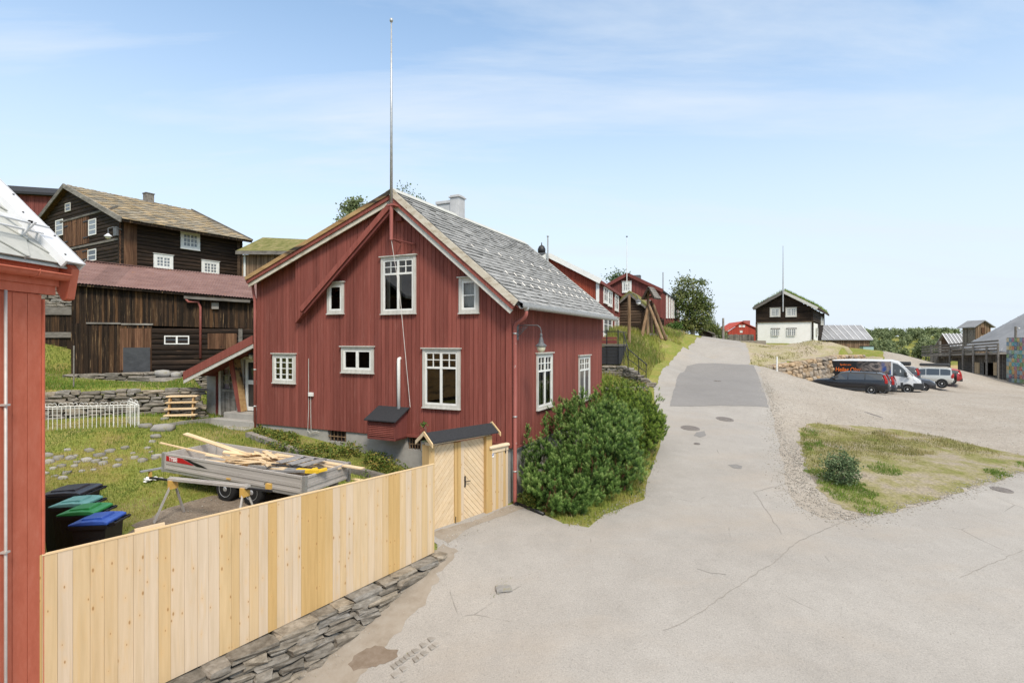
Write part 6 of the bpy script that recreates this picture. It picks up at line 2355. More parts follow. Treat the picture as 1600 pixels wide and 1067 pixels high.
# --- dark red house just showing behind the log house gable
def red_peep():
 c = P(66, 330, 46)
 f = Frame(c.x, c.y, 1.5, 12)
 o = fthing('dark_red_house', 'dark red house with black roof, mostly hidden behind the log house gable', 'house', f)
 zt = f.front(40, 305)[1]; zr_ = f.front(45, 295, 3)[1]
 m = MB(); siding(m, front_T(), -7, 3, 0, zt, (), .3, .1); siding(m, side_T(3), 0, 6, 0, zt, (), .3, .1); m.build('wall', M['red_dark'], o)
 m = MB()
 slab(m, (-7.4, -.5, zt + .25), (3.4, -.5, zt + .15), (1.2, 3, zr_ + .1), (-7.4, 3, zr_ + .25), .2)
 slab(m, (-7.4, 3, zr_ + .25), (1.2, 3, zr_ + .1), (3.4, 6.4, zt + .1), (-7.4, 6.4, zt + .1), .2)
 m.quad((1.2, 3, zr_ + .1), (3.4, -.5, zt + .15), (3.4, 6.4, zt + .1), (1.2, 3.001, zr_ + .1))
 m.build('roof', M['dark_grey'], o)
red_peep()
# plank fence and stone wall left of the barn
pf = P(62, 533, 26.5)
f_ = Frame(pf.x - .4, pf.y, -.2, 4)
o = fthing('plank_fence', 'grey weathered plank fence with wide rails left of the dark barn', 'fence', f_)
z0, z1 = f_.front(90, 533)[1], f_.front(90, 482)[1]
m = MB(); siding(m, front_T(), 0, 3.2, z0 - .5, z1, (), .34, .02, .01, .03); m.build('planks', M['planks'], o)
for v0, v1 in ((480, 492), (519, 527.5)):
 m = MB(); m.box(-.1, 3.2, -.09, -.025, f_.front(90, v1)[1], f_.front(90, v0)[1]); m.build('rail', M['planks_grey'], o)
c = P(66, 480, 28.5)
dry_wall('terrace_wall', 'upper grey stone wall above the plank fence, left edge', [Vector((c.x - 2, c.y)), Vector((c.x + 3.5, c.y + .5))], lambda t: c.z + 1.0 + .2 * t, .6, 'stone', 9, .35, .8, .1, .2, .03, base=lambda t: c.z - .8)
# --- red house with white barge boards behind the main house
def red_white_house():
 c = P(937, 540, 36.0)
 f = Frame(c.x, c.y, -.9, -18)
 o = fthing('red_gable_house', 'red house with white barge boards and white windows just behind the central house', 'house', f)
 ap = f.front(857, 397, -.3); er = f.front(938, 438, -.3)
 s = (ap[1] - er[1]) / (er[0] - ap[0])
 W = 2 * -ap[0]
 rt = lambda x: ap[1] - s * abs(x - ap[0])
 D = f.side(970.5, 0)[0]
 m = MB()
 siding(m, front_T(), -W, 0, -1, lin((-W, rt(-W) - .2), (ap[0], ap[1] - .2), (0, rt(0) - .2)), (), .26, .06, .03)
 m.build('gable_wall', M['red_bright'], o)
 m = MB()
 siding(m, side_T(), 0, D, -1, rt(0) - .2, (), .24, .06, .02)
 m.build('long_wall', M['red_dark'], o)
 m = MB(); m.box(.021, .06, D - .18, D, -1, rt(0) - .25); m.build('corner_board', M['red_dark'], o)
 m = MB(); siding(m, back_T(D), -W, 0, -1, lin((-W, rt(-W) - .2), (ap[0], ap[1] - .2), (0, rt(0) - .2)), (), .4, .1); m.build('rear_wall', M['red_dark'], o)
 for r in ((931.5, 441, 936.5, 472),):
  q = f.frect(r)
  m = MB(); m.box(q[0], q[1], -.07, -.03, q[2], q[3]); m.build('corner_board', M['white'], o)
 for r in ((942.5, 447, 949.2, 474.5), (949.6, 453, 955.5, 479), (960, 460, 965.5, 486), (942, 489, 955.5, 526), (960, 496, 966, 526)):
  window(o, side_T(.02), f.srect(r), 2, 2, tw=.14, trim='white', hole=False, sw=.06, bar=.05, pane='pane_grey')
 yb = D + .3
 rf = gable_roof(o, -W - .3, er[0], ap[0], ap[1], rt(-W - .3), rt(er[0]), -.3, yb, .14, 'dark_grey')
 barge(rf, [(-W - .3, rt(-W - .3) + .1), (ap[0], ap[1] + .1), (er[0] + .03, rt(er[0]) + .1)], -.32, .06, .34, 'white')
 m = MB(); m.box(er[0] - .02, er[0] + .1, -.28, yb, rt(er[0]) - .22, rt(er[0]) - .02); m.build('gutter', M['red_dark'], rf)
 # brick chimney top with cowl
 q = f.front(846, 398, 3)
 m = MB(); m.box(q[0] - .35, q[0] + .35, 2.7, 3.4, ap[1] - 1, q[1] + .1); chm = m.build('chimney', M['grey_metal'], rf)
 m = MB(); m.lathe([(.28, .1), (.3, .4), (.2, .62), (.05, .72), (.03, .9), (0, .92)], (q[0], 3.05, q[1]), 'z', 12); m.build('cowl', M['black_metal'], chm, True)
 # low front wing with its own white verge
 g = f
 y2 = -3.2
 wr = f.front(914, 461, y2); wl = f.front(880, 441, y2)
 s2 = (wl[1] - wr[1]) / (wr[0] - wl[0])
 xr2 = wr[0] - 3
 m = MB()
 siding(m, front_T(y2 + .3), xr2, wr[0] - .2, -2, lin((xr2, wr[1] + 3 * s2 - .2), (wr[0] - .2, wr[1] - .1)), (), .26, .06)
 siding(m, side_T(wr[0] - .25), y2 + .3, 0, -2, wr[1] - .15, (), .26, .06)
 m.build('wing_wall', M['red_dark'], o)
 m = MB(); slab(m, (xr2, y2, wr[1] + 3 * s2), (wr[0], y2, wr[1]), (wr[0], -.05, wr[1]), (xr2, -.05, wr[1] + 3 * s2), .14)
 wf = m.build('wing_roof', M['dark_grey'], o)
 barge(wf, [(xr2, wr[1] + 3 * s2 + .06), (wr[0], wr[1] + .06)], y2 - .02, .06, .24, 'white')
 m = MB(); m.box(wr[0] - .02, wr[0] + .09, y2, -.05, wr[1] - .2, wr[1] - .03); m.build('gutter', M['red_dark'], wf)
 # flagpole on the gable
 b = f.front(856, 420, -.5); t = f.front(856, 371, -.5)
 fp = thing('gable_flagpole', 'short grey flagpole on the white gable of the second red house', 'flagpole', f.w(b[0], -.5, b[1]), f.a)
 m = MB(); m.tube([(0, 0, -.2), (0, 0, t[1] - b[1])], .05, 8); m.build('pole', M['galv'], fp)
 m = MB(); m.lathe([(0, 0), (.08, .04), (.08, .1), (0, .14)], (0, 0, t[1] - b[1]), 'z', 10); m.build('finial', M['galv'], fp)
 # dark timber deck with railing in front of the long wall
 dk = thing('entrance_deck', 'dark plank entrance deck with thin railing beside the second red house', 'deck', f.w(1.6, -1.8, -1.0), f.a)
 gq = Frame(f.w(1.6, -1.8).x, f.w(1.6, -1.8).y, f.zb - 1.0, -18)
 return f, o
RW, RWo = red_white_house()
def deck_and_stairs():
 c = P(966.5, 540, 31.5)
 f = Frame(c.x, c.y, P(0, 590, 31.5).z, -18)
 for q in list(bpy.data.objects):
  if q.name.startswith('entrance_deck'):
   bpy.data.objects.remove(q)
 o = fthing('entrance_deck', 'dark plank entrance deck with thin black railing beside the second red house', 'deck', f)
 xl = f.front(930, 0)[0]
 z = lambda v: f.front(950, v)[1]
 m = MB()
 n = 5
 for i in range(n):
  a = z(569) + (z(541.5) - z(569)) * i / n; b = z(569) + (z(541.5) - z(569)) * (i + 1) / n
  m.box(xl, 0, 0, .06, a + .006, b - .006)
 m.box(-.06, 0, .061, 4.5, z(569), z(541.5))
 m.build('skirt_board', M['dark_grey'], o)
 m = MB(); m.box(xl, .04, -.04, 4.5, z(541), z(538)); m.build('floor', M['planks_grey'], o)
 m = MB()
 for a, b in ((537, 531), (530.2, 526.5)):
  m.box(xl, -.1, .02, .05, z(a), z(b))
 m.build('parapet', M['red_dark'], o)
 m = MB(); m.bar((xl, .03, z(518)), (0, .03, z(518)), .05, .05); m.bar((0, .03, z(518)), (0, 4.3, z(518)), .05, .05); m.build('handrail', M['black_metal'], o)
 for xx in (-.03, xl * .5):
  m = MB(); m.box(xx - .03, xx + .03, 0.0, .06, z(569), z(515)); m.build('railing_post', M['black_metal'], o)
 # stairs railing down to the road
 st = thing('stair_railing', 'black steel stair railing leading from the deck down to the road', 'railing', f.w(.5, -.3, 0), f.a)
 b0 = f.w(.5, -.3, f.zb - f.zb)
 def pt(u, v, Y): return P(u, v, Y)
 org = Vector((st.location.x, st.location.y, st.location.z))
 Rm = Matrix.Rotation(-f.a, 4, 'Z')
 loc = lambda p: Rm @ (p - org)
 A0, A1, A2 = pt(974, 519, 31.2), pt(981, 545, 30.2), pt(1011, 570, 28.6)
 m = MB(); m.tube([loc(A0), loc(A1), loc(A2)], .028, 8); m.build('handrail', M['black_metal'], st)
 m = MB(); m.tube([loc(pt(974, 534, 31.2)), loc(pt(981, 560, 30.2)), loc(pt(1010, 582, 28.6))], .02, 8); m.build('mid_rail', M['black_metal'], st)
 for (u, v, v2, Y) in ((975, 519, 565, 31.2), (981.5, 545, 575, 30.2), (998, 560, 584, 29.3), (1009.5, 569, 594, 28.6)):
  m = MB(); m.tube([loc(pt(u, v, Y)), loc(pt(u, v2 + 5, Y))], .025, 8); m.build('railing_post', M['black_metal'], st)
 # stone wall below
 a, b, c2 = f.w(xl - .5, -.1), f.w(.5, -.25), P(1017, 590, 28.4)
 zt = P(0, 571, 31.5).z
 dry_wall('stone_wall', 'grey stone retaining wall under the dark entrance deck', [Vector((a.x, a.y)), Vector((b.x, b.y)), Vector((c2.x - .3, c2.y + .2))], lambda t: zt - 1.0 * max(0, t - .45), .5, 'stone', 13, .3, .7, .09, .18, .08, e=.4)
 p = G(1007, 602)
 for i, (dx, dy, lb) in enumerate(((0, 0, 'lower flat stone step at the foot of the stair railing'), (-.2, .5, 'upper flat stone step at the foot of the stair railing'))):
  m = MB(); m.stone((0, 0, .05 + .12 * i), 1.3, .7, .2, -.3, .08, None, .25)
  tag(m.build('stone_step', M['stone'], None, loc=(p.x + dx, p.y + dy, float(gz(p.x + dx, p.y + dy)))), lb, 'step')
 # ledge wall at the grass in front
 a, b = P(936, 607, 26.0), P(1003, 604, 26.6)
 dry_wall('garden_wall', 'low grey stone ledge in the grass behind the central house', [Vector((a.x, a.y)), Vector((b.x, b.y))], lambda t: P(0, 607, 26.2).z + .06, .35, 'stone', 17, .4, .9, .08, .14, .05)
deck_and_stairs()
# --- third red house with the log wing
def red_house_three():
 c = P(1035, 520, 50.0)
 f = Frame(c.x, c.y, .3, -22)
 o = fthing('long_red_house', 'long dark red house on the hill with gable window and log lower storey', 'house', f)
 ap = f.front(980, 427, -.3); er = f.front(1036, 453, -.3)
 s = (ap[1] - er[1]) / (er[0] - ap[0])
 W = 2 * -ap[0]
 rt = lambda x: ap[1] - s * abs(x - ap[0])
 D = f.side(1062, 0)[0]
 zm = f.front(1000, 487)[1]
 tp = lin((-W, rt(-W) - .2), (ap[0], ap[1] - .2), (0, rt(0) - .2))
 m = MB(); siding(m, front_T(-.06), -W, 0, zm - .6, tp, (), .28, .08, .03); m.build('gable_wall', M['red_dark'], o)
 m = MB(); logwall(m, front_T(0), -W, 0, -1.5, zm - .6, .3, .15); m.build('log_wall', M['logs'], o)
 m = MB(); siding(m, side_T(), 0, D, -1.5, rt(0) - .2, (), .26, .08); m.build('long_wall', M['red_dark'], o)
 m = MB(); siding(m, back_T(D), -W, 0, -1.5, tp, (), .5, .1); m.build('rear_wall', M['red_dark'], o)
 window(o, front_T(-.085), f.frect((972.5, 440, 987, 457)), 3, 2, tw=.14, trim='white', hole=False, bar=.05, sw=.07, pane='pane_grey')
 window(o, front_T(.02), f.frect((1003, 470, 1017, 489)), 2, 2, tw=.16, trim='white', hole=False, bar=.05, sw=.07)
 for i, (u, v0, v1) in enumerate(((1041.2, 462, 497), (1045.3, 465, 497), (1049, 468, 497), (1052.6, 471, 497), (1056.2, 473, 496), (1059.6, 476, 496))):
  q = f.srect((u - .9, v0, u + .9, v1))
  window(o, side_T(.02), (q[0], q[1], q[2], q[3]), 1, 4, tw=.2, trim='white', hole=False, bar=.06, sw=.1, pane='pane_grey')
 yb = D + .3
 rf = gable_roof(o, -W - .3, er[0], ap[0], ap[1], rt(-W - .3), rt(er[0]), -.3, yb, .16, 'dark_grey')
 barge(rf, [(-W - .3, rt(-W - .3) + .06), (ap[0], ap[1] + .06), (er[0], rt(er[0]) + .06)], -.33, .06, .3, 'red_dark')
 q = f.front(995, 432, 6)
 m = MB(); m.box(q[0] - .4, q[0] + .4, 5.6, 6.3, ap[1] - 1, q[1] + .1); m.build('chimney', M['grey_metal'], rf)
 # flagpoles
 b = f.front(979.5, 438, -.5); t = f.front(979.5, 371, -.5)
 fp = thing('slim_flagpole', 'very slim white flagpole on the gable of the long red house', 'flagpole', f.w(b[0], -.5, b[1]), f.a)
 m = MB(); m.tube([(0, 0, -.4), (0, 0, t[1] - b[1])], [.04, .025], 8); m.build('pole', M['white'], fp)
 m = MB(); m.lathe([(0, 0), (.09, .05), (.09, .1), (0, .15)], (0, 0, t[1] - b[1]), 'z', 10); m.build('finial', M['grey_metal'], fp)
 b = P(1036, 452, 56)
 m = MB(); m.tube([(0, 0, -4), (0, 0, 1.75)], .06, 8)
 tag(m.build('vent_mast', M['galv'], None, loc=b), 'short grey mast above the roof of the long red house', 'mast')
red_house_three()
def turf_hut():
 c = P(995, 500, 46.0)
 f = Frame(c.x, c.y, -.6, -22)
 o = fthing('log_hut', 'small dark log hut with turf roof in front of the long red house', 'hut', f)
 ap = f.front(983, 456, -.35); er = f.front(995, 470, -.35);
 s = 1.0
 W = 2.3
 rt = lambda x: ap[1] - .85 * abs(x - ap[0])
 xl, xr = ap[0] - W / 2, ap[0] + W / 2
 tp = lin((xl, rt(xl) - .15), (ap[0], ap[1] - .15), (xr, rt(xr) - .15))
 m = MB(); logwall(m, front_T(0), xl, xr, -.4, tp, .24, .15); m.build('gable_wall', M['logs_grey'], o)
 m = MB(); logwall(m, left_T(xl), 0, 5, -.4, rt(xl) - .1, .24, .15); logwall(m, side_T(xr), 0, 5, -.4, rt(xr) - .1, .24, .15); m.build('long_wall', M['logs'], o)
 rf = gable_roof(o, xl - .35, xr + .35, ap[0], ap[1] + .12, rt(xl - .35) + .12, rt(xr + .35) + .12, -.3, 5.2, .26, 'turf')
 barge(rf, [(xl - .35, rt(xl - .35) - .12), (ap[0], ap[1] - .1), (xr + .35, rt(xr + .35) - .12)], -.33, .08, .16, 'planks_grey')
turf_hut()
# --- old hoist frame of poles with a small shingled roof
def pole_frame():
 b = P(1021, 526, 42.0)
 o = thing('hoist_frame', 'old timber frame of splayed poles with a small shingle roof on the slope', 'frame', (b.x, b.y, b.z))
 def L(u, v, Y): return P(u, v, Y) - b
 legs = [((1013, 474, 42.2), (999, 515, 43.2)), ((1012.5, 478, 42.0), (1003, 522, 41.2)), ((1013, 474, 41.8), (1034.5, 526, 41.0)), ((1020, 474, 42.4), (1041, 527, 41.6)), ((1012.5, 455, 42.0), (1012.3, 522, 42.0)), ((1017.5, 470, 42.6), (1018, 523, 42.6)), ((1021, 480, 42.9), (1026, 524, 42.9))]
 for i, (a, c) in enumerate(legs):
  m = MB()
  m.tube([L(*a), L(*c) - Vector((0, 0, .2))], [.10, .13], 8)
  m.build('pole', M['timber_brown'] if i in (1, 2, 3, 4) else M['logs_grey'], o)
 m = MB(); m.bar(L(1004, 466, 42.0), L(1022, 463, 42.3), .14, .14); m.build('cross_beam', M['logs_grey'], o)
 a0, a1 = L(1012.5, 448.5, 41.3), L(1021, 449.5, 43.6)
 e0, e1 = L(1002.5, 467, 41.3), L(1011, 466, 43.6)
 r0, r1 = L(1021.5, 465.5, 41.3), L(1033, 467, 43.6)
 m = MB()
 slab(m, e0, a0, a1, e1, .08); slab(m, a0, r0, r1, a1, .08)
 rf = m.build('roof', M['logs_grey'], o)
 m = MB()
 k = 5
 for i in range(k):
  p, q = a0.lerp(r0, i / k), a0.lerp(r0, (i + 1.25) / k if i < k - 1 else 1.03)
  p1, q1 = a1.lerp(r1, i / k), a1.lerp(r1, (i + 1.25) / k if i < k - 1 else 1.03)
  up = Vector((.02, 0, .05))
  for j in range(8):
   a, c = p.lerp(p1, j / 8), p.lerp(p1, (j + .94) / 8)
   d, e = q.lerp(q1, (j + .94) / 8), q.lerp(q1, j / 8)
   m.hexa([a + up * .2, c + up * .2, d + up * .6, e + up * .6, a + up * .5, c + up * .5, d + up * 1.2, e + up * 1.2])
 m.build('shingles', M['planks_grey'], rf)
 m = MB(); m.bar(a0 + Vector((0, -.05, -.05)), e0 + Vector((0, -.05, -.05)), .05, .14); m.bar(a0 + Vector((0, -.05, -.05)), r0 + Vector((0, -.05, -.05)), .05, .14); m.build('barge_board', M['logs'], rf)
 for i in range(3):
  q = G(1018 + 10 * i, 525 + i)
  m = MB(); m.stone((0, 0, .05), .5, .4, .3, i, .15)
  tag(m.build('field_stone', M['stone'], None, loc=q), ['left of three stones at the foot of the old pole frame', 'middle of three stones at the foot of the old pole frame', 'right of three stones at the foot of the old pole frame'][i], 'stone')
pole_frame()
def pole(u, vb, vt, Y, r, label, mat='timber_brown', name='utility_pole', cat='pole'):
 b, t = P(u, vb, Y), P(u, vt, Y)
 m = MB(); m.tube([(0, 0, -.6), (0, 0, t.z - b.z)], [r, r * .8], 8)
 return tag(m.build(name, M[mat], None, loc=b), label, cat)
lp = thing('street_lamp', 'brown wooden lamp post in the grass beside the log hut', 'street lamp', P(983, 534, 37.5))
t = P(983, 461, 37.5) - P(983, 534, 37.5)
m = MB(); m.tube([(0, 0, -.5), (0, 0, t.z)], [.125, .10], 10); m.build('pole', M['timber_brown'], lp)
m = MB(); m.tube([(0, 0, t.z - .1), (.25, -.1, t.z + .12), (.5, -.1, t.z - .05), (.62, -.1, t.z - .3)], .03, 6); m.build('lamp_arm', M['grey_metal'], lp)
m = MB(); m.lathe([(.04, .1), (.2, -.06), (.21, -.1)], (.62, -.1, t.z - .38), 'z', 12); m.build('lamp_shade', M['grey_metal'], lp)
m = MB(); m.lathe([(.17, -.1), (.15, -.24), (.0, -.33)], (.62, -.1, t.z - .38), 'z', 12); m.build('lamp_glass', M['white'], lp, True)
pole(1130, 532, 497, 66, .16, 'thicker grey pole at the top of the road near the far red house', 'planks_grey')
pole(1121, 532, 504, 74, .09, 'thin pole at the top of the road, left of the thicker one', 'planks_grey')
# --- small dark shed and far red house at the top of the road
def top_shed():
 c = P(1112.5, 530, 64)
 f = Frame(c.x, c.y, .1, -12)
 o = fthing('dark_shed', 'small black shed with pale roof edge at the top of the road under the birch', 'shed', f)
 zt = f.front(1110, 521)[1]; xl = f.front(1092, 0)[0]; zr_ = f.front(1095, 512)[1]
 m = MB(); siding(m, front_T(), xl, 0, -1, lin((xl, zr_ - .1), (0, zt - .1)), (), .3, .1); siding(m, side_T(0), 0, 3, -1, zt - .1, (), .3, .1); m.build('wall', M['logs'], o)
 m = MB(); slab(m, (xl - .2, -.3, zr_ + .1), (.3, -.3, zt), (.3, 3.2, zt), (xl - .2, 3.2, zr_ + .1), .12); m.build('roof', M['planks_grey'], o)
 m = MB(); m.box(.05, .45, -.1, .1, -1, zt - .2); m.build('gate_post', M['planks_grey'], o)
top_shed()
def far_red():
 c = P(1182, 531, 92)
 f = Frame(c.x, c.y, -.3, -8)
 o = fthing('far_red_house', 'bright red house with white windows beyond the top of the road', 'house', f)
 ap = f.front(1159, 503, 0); xl = f.front(1138, 0)[0]
 zr0 = f.front(1180, 514)[1]; zl0 = f.front(1139, 517)[1]
 m = MB(); siding(m, front_T(), xl, 0, -1, lin((xl, zl0 - .1), (ap[0], ap[1] - .1), (0, zr0 - .1)), (), .3, .1); siding(m, side_T(0), 0, 8, -1, zr0 - .1, (), .3, .1); siding(m, left_T(xl), 0, 8, -1, zl0 - .1, (), .3, .1); m.build('wall', M['far_red'], o)
 m = MB()
 slab(m, (xl - .3, -.2, zl0), (ap[0], -.2, ap[1] + .1), (ap[0], 8.3, ap[1] + .1), (xl - .3, 8.3, zl0), .15); slab(m, (ap[0], -.2, ap[1] + .1), (.4, -.2, zr0), (.4, 8.3, zr0), (ap[0], 8.3, ap[1] + .1), .15)
 rf = m.build('roof', M['far_red'], o)
 q = f.front(1166, 501, 3); m = MB(); m.box(q[0] - .5, q[0] + .5, 2.5, 3.5, ap[1] - 1, q[1]); m.build('chimney', M['red_pipe'], rf)
 for r in ((1154.5, 508, 1158.5, 511), (1160, 508, 1164, 511), (1156, 516.5, 1160, 519.5)):
  window(o, front_T(.02), f.frect(r), 2, 2, tw=.12, trim='white', hole=False, bar=.05, sw=.07)
 m = MB(); q = f.front(1128, 524, 1)[0]
 siding(m, front_T(1), q, xl, -1, f.front(1130, 524, 1)[1], (), .3, .1); m.build('low_wing', M['far_red'], o)
 # grey picket fence in front
 a, b = P(1128, 531, 84), P(1178, 531, 84)
 pf = thing('picket_fence', 'grey picket fence in front of the far red house', 'fence', (a.x, a.y, float(gz(a.x, a.y))))
 m = MB()
 n = 40
 for i in range(n):
  x = (b.x - a.x) * i / n
  m.box(x, x + .11, -.02, .02, 0, 1.15 + .1 * random.random())
 m.build('pickets', M['planks_grey'], pf)
 for z in (.3, .85):
  m = MB(); m.box(0, b.x - a.x, .021, .06, z, z + .09); m.build('rail', M['planks_grey'], pf)
M['far_red'] = surf('bright_red_paint', [(.36, .055, .035), (.44, .075, .05)], (3, 3, .5), 6, .6, .8, .2, tint=(.85, 1.1))
far_red()
# --- the white-plastered log house with turf roof
def turf_house():
 c = P(1269, 541, 66.0)
 f = Frame(c.x, c.y, c.z, -33.4)
 o = fthing('turf_house', 'log house with grass turf roof and white plastered lower storey beside the road', 'house', f)
 xl = f.front(1182.5, 0)[0]
 ap = f.front(1224, 457, -.6); er = f.front(1274, 481, -.6); el = f.front(1177, 483, -.6)
 sr = (ap[1] - er[1]) / (er[0] - ap[0]); sl = (ap[1] - el[1]) / (ap[0] - el[0])
 rt = lambda x: ap[1] - (sr * (x - ap[0]) if x > ap[0] else sl * (ap[0] - x))
 D = f.side(1287, 0)[0]
 zm = f.front(1225, 502.5)[1]
 tp = lin((xl, rt(xl) - .1), (ap[0], ap[1] - .1), (0, rt(0) - .1))
 W1 = [f.frect(r) for r in ((1203, 481, 1219.5, 495), (1227.5, 480.5, 1245, 495))]
 W2 = [f.frect(r) for r in ((1204.5, 513, 1219, 526), (1228.5, 513, 1245, 526))]
 m = MB(); logwall(m, front_T(0), xl, 0, zm, tp, .26, .12); m.build('log_gable', M['logs'], o)
 m = MB()
 cw = [xl] + [v for q in W2 for v in (q[0] + .1, q[1] - .1)] + [0]
 z0, z1 = W2[0][2] + .1, W2[0][3] - .1
 for i in range(5):
  if i in (1, 3):
   m.box(cw[i], cw[i + 1], 0, .3, 0, z0); m.box(cw[i], cw[i + 1], 0, .3, z1, zm)
  else:
   m.box(cw[i], cw[i + 1], 0, .3, 0, zm)
 ys = f.side(1278, 0)[0]
 m.box(-.3, 0, .301, ys, 0, zm - .15)
 m.build('plaster_wall', M['plaster'], o)
 m = MB(); m.box(xl - .05, .05, .25, 1.2, -1.2, -.02); m.box(-.4, .06, .3, D, -1.5, -.02); m.build('footing', M['stone'], o)
 m = MB(); logwall(m, side_T(0), ys, D, -.2, zm, .26, .12); m.build('log_wall', M['logs'], o)
 m = MB(); logwall(m, side_T(0.02), 0, D, zm, rt(0) - .1, .26, .12); m.build('log_wall', M['logs'], o)
 m = MB(); m.box(-.02, .14, -.10, .25, 0, zm); m.build('corner_post', M['logs'], o)
 m = MB(); m.box(xl - .14, xl - .005, -.05, .3, -.1, zm); m.build('corner_post', M['logs_grey'], o)
 m = MB(); m.box(xl - .1, .15, -.12, -.005, zm - .08, zm + .04); m.build('belt_board', M['logs_grey'], o)
 m = MB(); logwall(m, back_T(D), xl, 0, 0, tp, .26, .12); logwall(m, left_T(xl), 0, D, 0, rt(xl) - .1, .26); m.build('rear_wall', M['logs'], o)
 for q in W1:
  window(o, front_T(-.05), q, 2, 3, tw=.14, trim='grey_trim', hole=False, bar=.06, sw=.07, crows=True, pane='pane_grey')
 for q in W2:
  window(o, front_T(-.08), (q[0] + .1, q[1] - .1, z0, z1), 2, 3, tw=0, sash='white', hole=False, bar=.055, sw=.07, crows=True, pane='pane_grey')
  m = MB(); m.box(q[0], q[1], -.06, -.004, z1 + .02, z1 + .12); m.build('lintel', M['logs_grey'], o)
 for r in ((1281.5, 496, 1283, 508), (1283.8, 498, 1285.2, 508), (1274.5, 513, 1276.5, 524)):
  q = f.srect(r)
  window(o, side_T(.09), q, 1, 2, tw=.1, trim='grey_trim', hole=False, bar=.06, sw=.07)
 # turf roof with ragged grass
 y0, y1 = -.6, D + .6
 xr_, xl_ = er[0] + .25, el[0] - .05
 m = MB()
 def sl_(x0, za, x1, zb, nm):
  n = 40; k = 8
  vs, fs = [], []
  for i in range(n + 1):
   for j in range(k + 1):
    y = y0 + (y1 - y0) * i / n; t = j / k
    x = x0 + (x1 - x0) * t
    vs.append((x, y, za + (zb - za) * t + .30 + random.uniform(-.06, .06) - .05 * math.sin(math.pi * i / n)))
  for i in range(n):
   for j in range(k):
    a = i * (k + 1) + j
    fs.append((a, a + 1, a + k + 2, a + k + 1))
  m.add(vs, fs)
  slab(m, (x0, y0, za + .22), (x1, y0, zb + .22), (x1, y1, zb + .22), (x0, y1, za + .22), .2)
 sl_(xl_, rt(xl_), ap[0], ap[1], 'l'); sl_(ap[0], ap[1], xr_, rt(xr_), 'r')
 rf = m.build('turf_roof', M['turf'], o)
 barge(rf, [(xl_, rt(xl_) + .22), (ap[0], ap[1] + .22)], y0 - .04, .08, .34, 'planks_grey')
 barge(rf, [(ap[0], ap[1] + .24), (xr_, rt(xr_) + .24)], y0 - .04, .08, .34, 'grey_trim')
 m = MB(); m.bar((xr_ + .02, y0, rt(xr_) + .1), (xr_ + .02, y1, rt(xr_) + .1), .1, .26); m.build('eave_log', M['logs_grey'], rf)
 # grass on the roof
 pts = []
 for i in range(5200):
  x = random.uniform(xl_, xr_); y = random.uniform(y0, y1)
  pts.append((x, y, rt(x) + .28))
 gr = blade_mesh('roof_grass', np.array(pts), .30, .05, M['blade_lush'], seed=3)
 gr.parent = rf
 gr['kind'] = 'stuff'
 # flagpole
 b = f.front(1223.5, 487, -.8); t = f.front(1223.5, 385, -.8)
 fp = thing('roof_flagpole', 'tall thin flagpole on the gable of the turf-roofed white and black house', 'flagpole', f.w(b[0], -.8, b[1]), f.a)
 m = MB(); m.tube([(0, 0, 0), (0, 0, (t[1] - b[1]) * .4), (0, 0, t[1] - b[1])], [.09, .07, .03], 8); m.build('pole', M['galv'], fp)
 m = MB(); m.bar((0, 0, (t[1] - b[1]) * .15), (0, .8, (t[1] - b[1]) * .15), .08, .08); m.build('bracket', M['logs_grey'], fp)
 m = MB(); m.lathe([(0, 0), (.08, .05), (0, .12)], (0, 0, t[1] - b[1]), 'z', 8); m.build('finial', M['white'], fp)
 # wood stack and slabs by the left corner
 p = P(1172, 536, 64)
 m = MB(); m.box(-1.6, 1.6, -.6, .6, -.3, .18)
 tag(m.build('stone_stoop', M['stone'], None, loc=(p.x, p.y, float(gz(p.x, p.y)) + .05)), 'low dark stoop at the left corner of the white and black house', 'stoop')
def blade_mesh(name, pts, h, w, mat, seed=1, lean=.45, jit=.6, per=1, tint_w=None):
 """upright grass blades: one bent strip (two triangles) per blade"""
 r = np.random.default_rng(seed)
 pts = np.repeat(np.asarray(pts, float), per, 0)
 n = len(pts)
 if per > 1:
  pts[:, :2] += r.normal(0, .035, (n, 2))
 a = r.uniform(0, 2 * np.pi, n)
 hh = h * r.uniform(1 - jit, 1 + jit, n)
 ww = w * r.uniform(.6, 1.3, n)
 la = r.uniform(0, 2 * np.pi, n); ll = hh * lean * r.uniform(.1, 1.3, n)
 dx, dy = np.cos(a) * ww / 2, np.sin(a) * ww / 2
 lx, ly = np.cos(la) * ll, np.sin(la) * ll
 V = np.empty((n, 5, 3))
 V[:, 0] = pts + np.c_[-dx, -dy, np.full(n, -.02)]
 V[:, 1] = pts + np.c_[dx, dy, np.full(n, -.02)]
 mid = pts + np.c_[lx * .35, ly * .35, hh * .6]
 V[:, 2] = mid + np.c_[dx * .7, dy * .7, np.zeros(n)]
 V[:, 3] = mid - np.c_[dx * .7, dy * .7, np.zeros(n)]
 V[:, 4] = pts + np.c_[lx, ly, hh]
 b = np.arange(n)[:, None] * 5
 f = np.concatenate([b + [0, 1, 2], b + [0, 2, 3], b + [3, 2, 4]], 1).reshape(-1)
 t = r.uniform(0, 1, n) if tint_w is None else np.clip(tint_w + r.normal(0, .16, n), 0, 1)
 return np_mesh(name, V.reshape(-1, 3), f, 3, mat, np.repeat(t, 3))
turf_house()
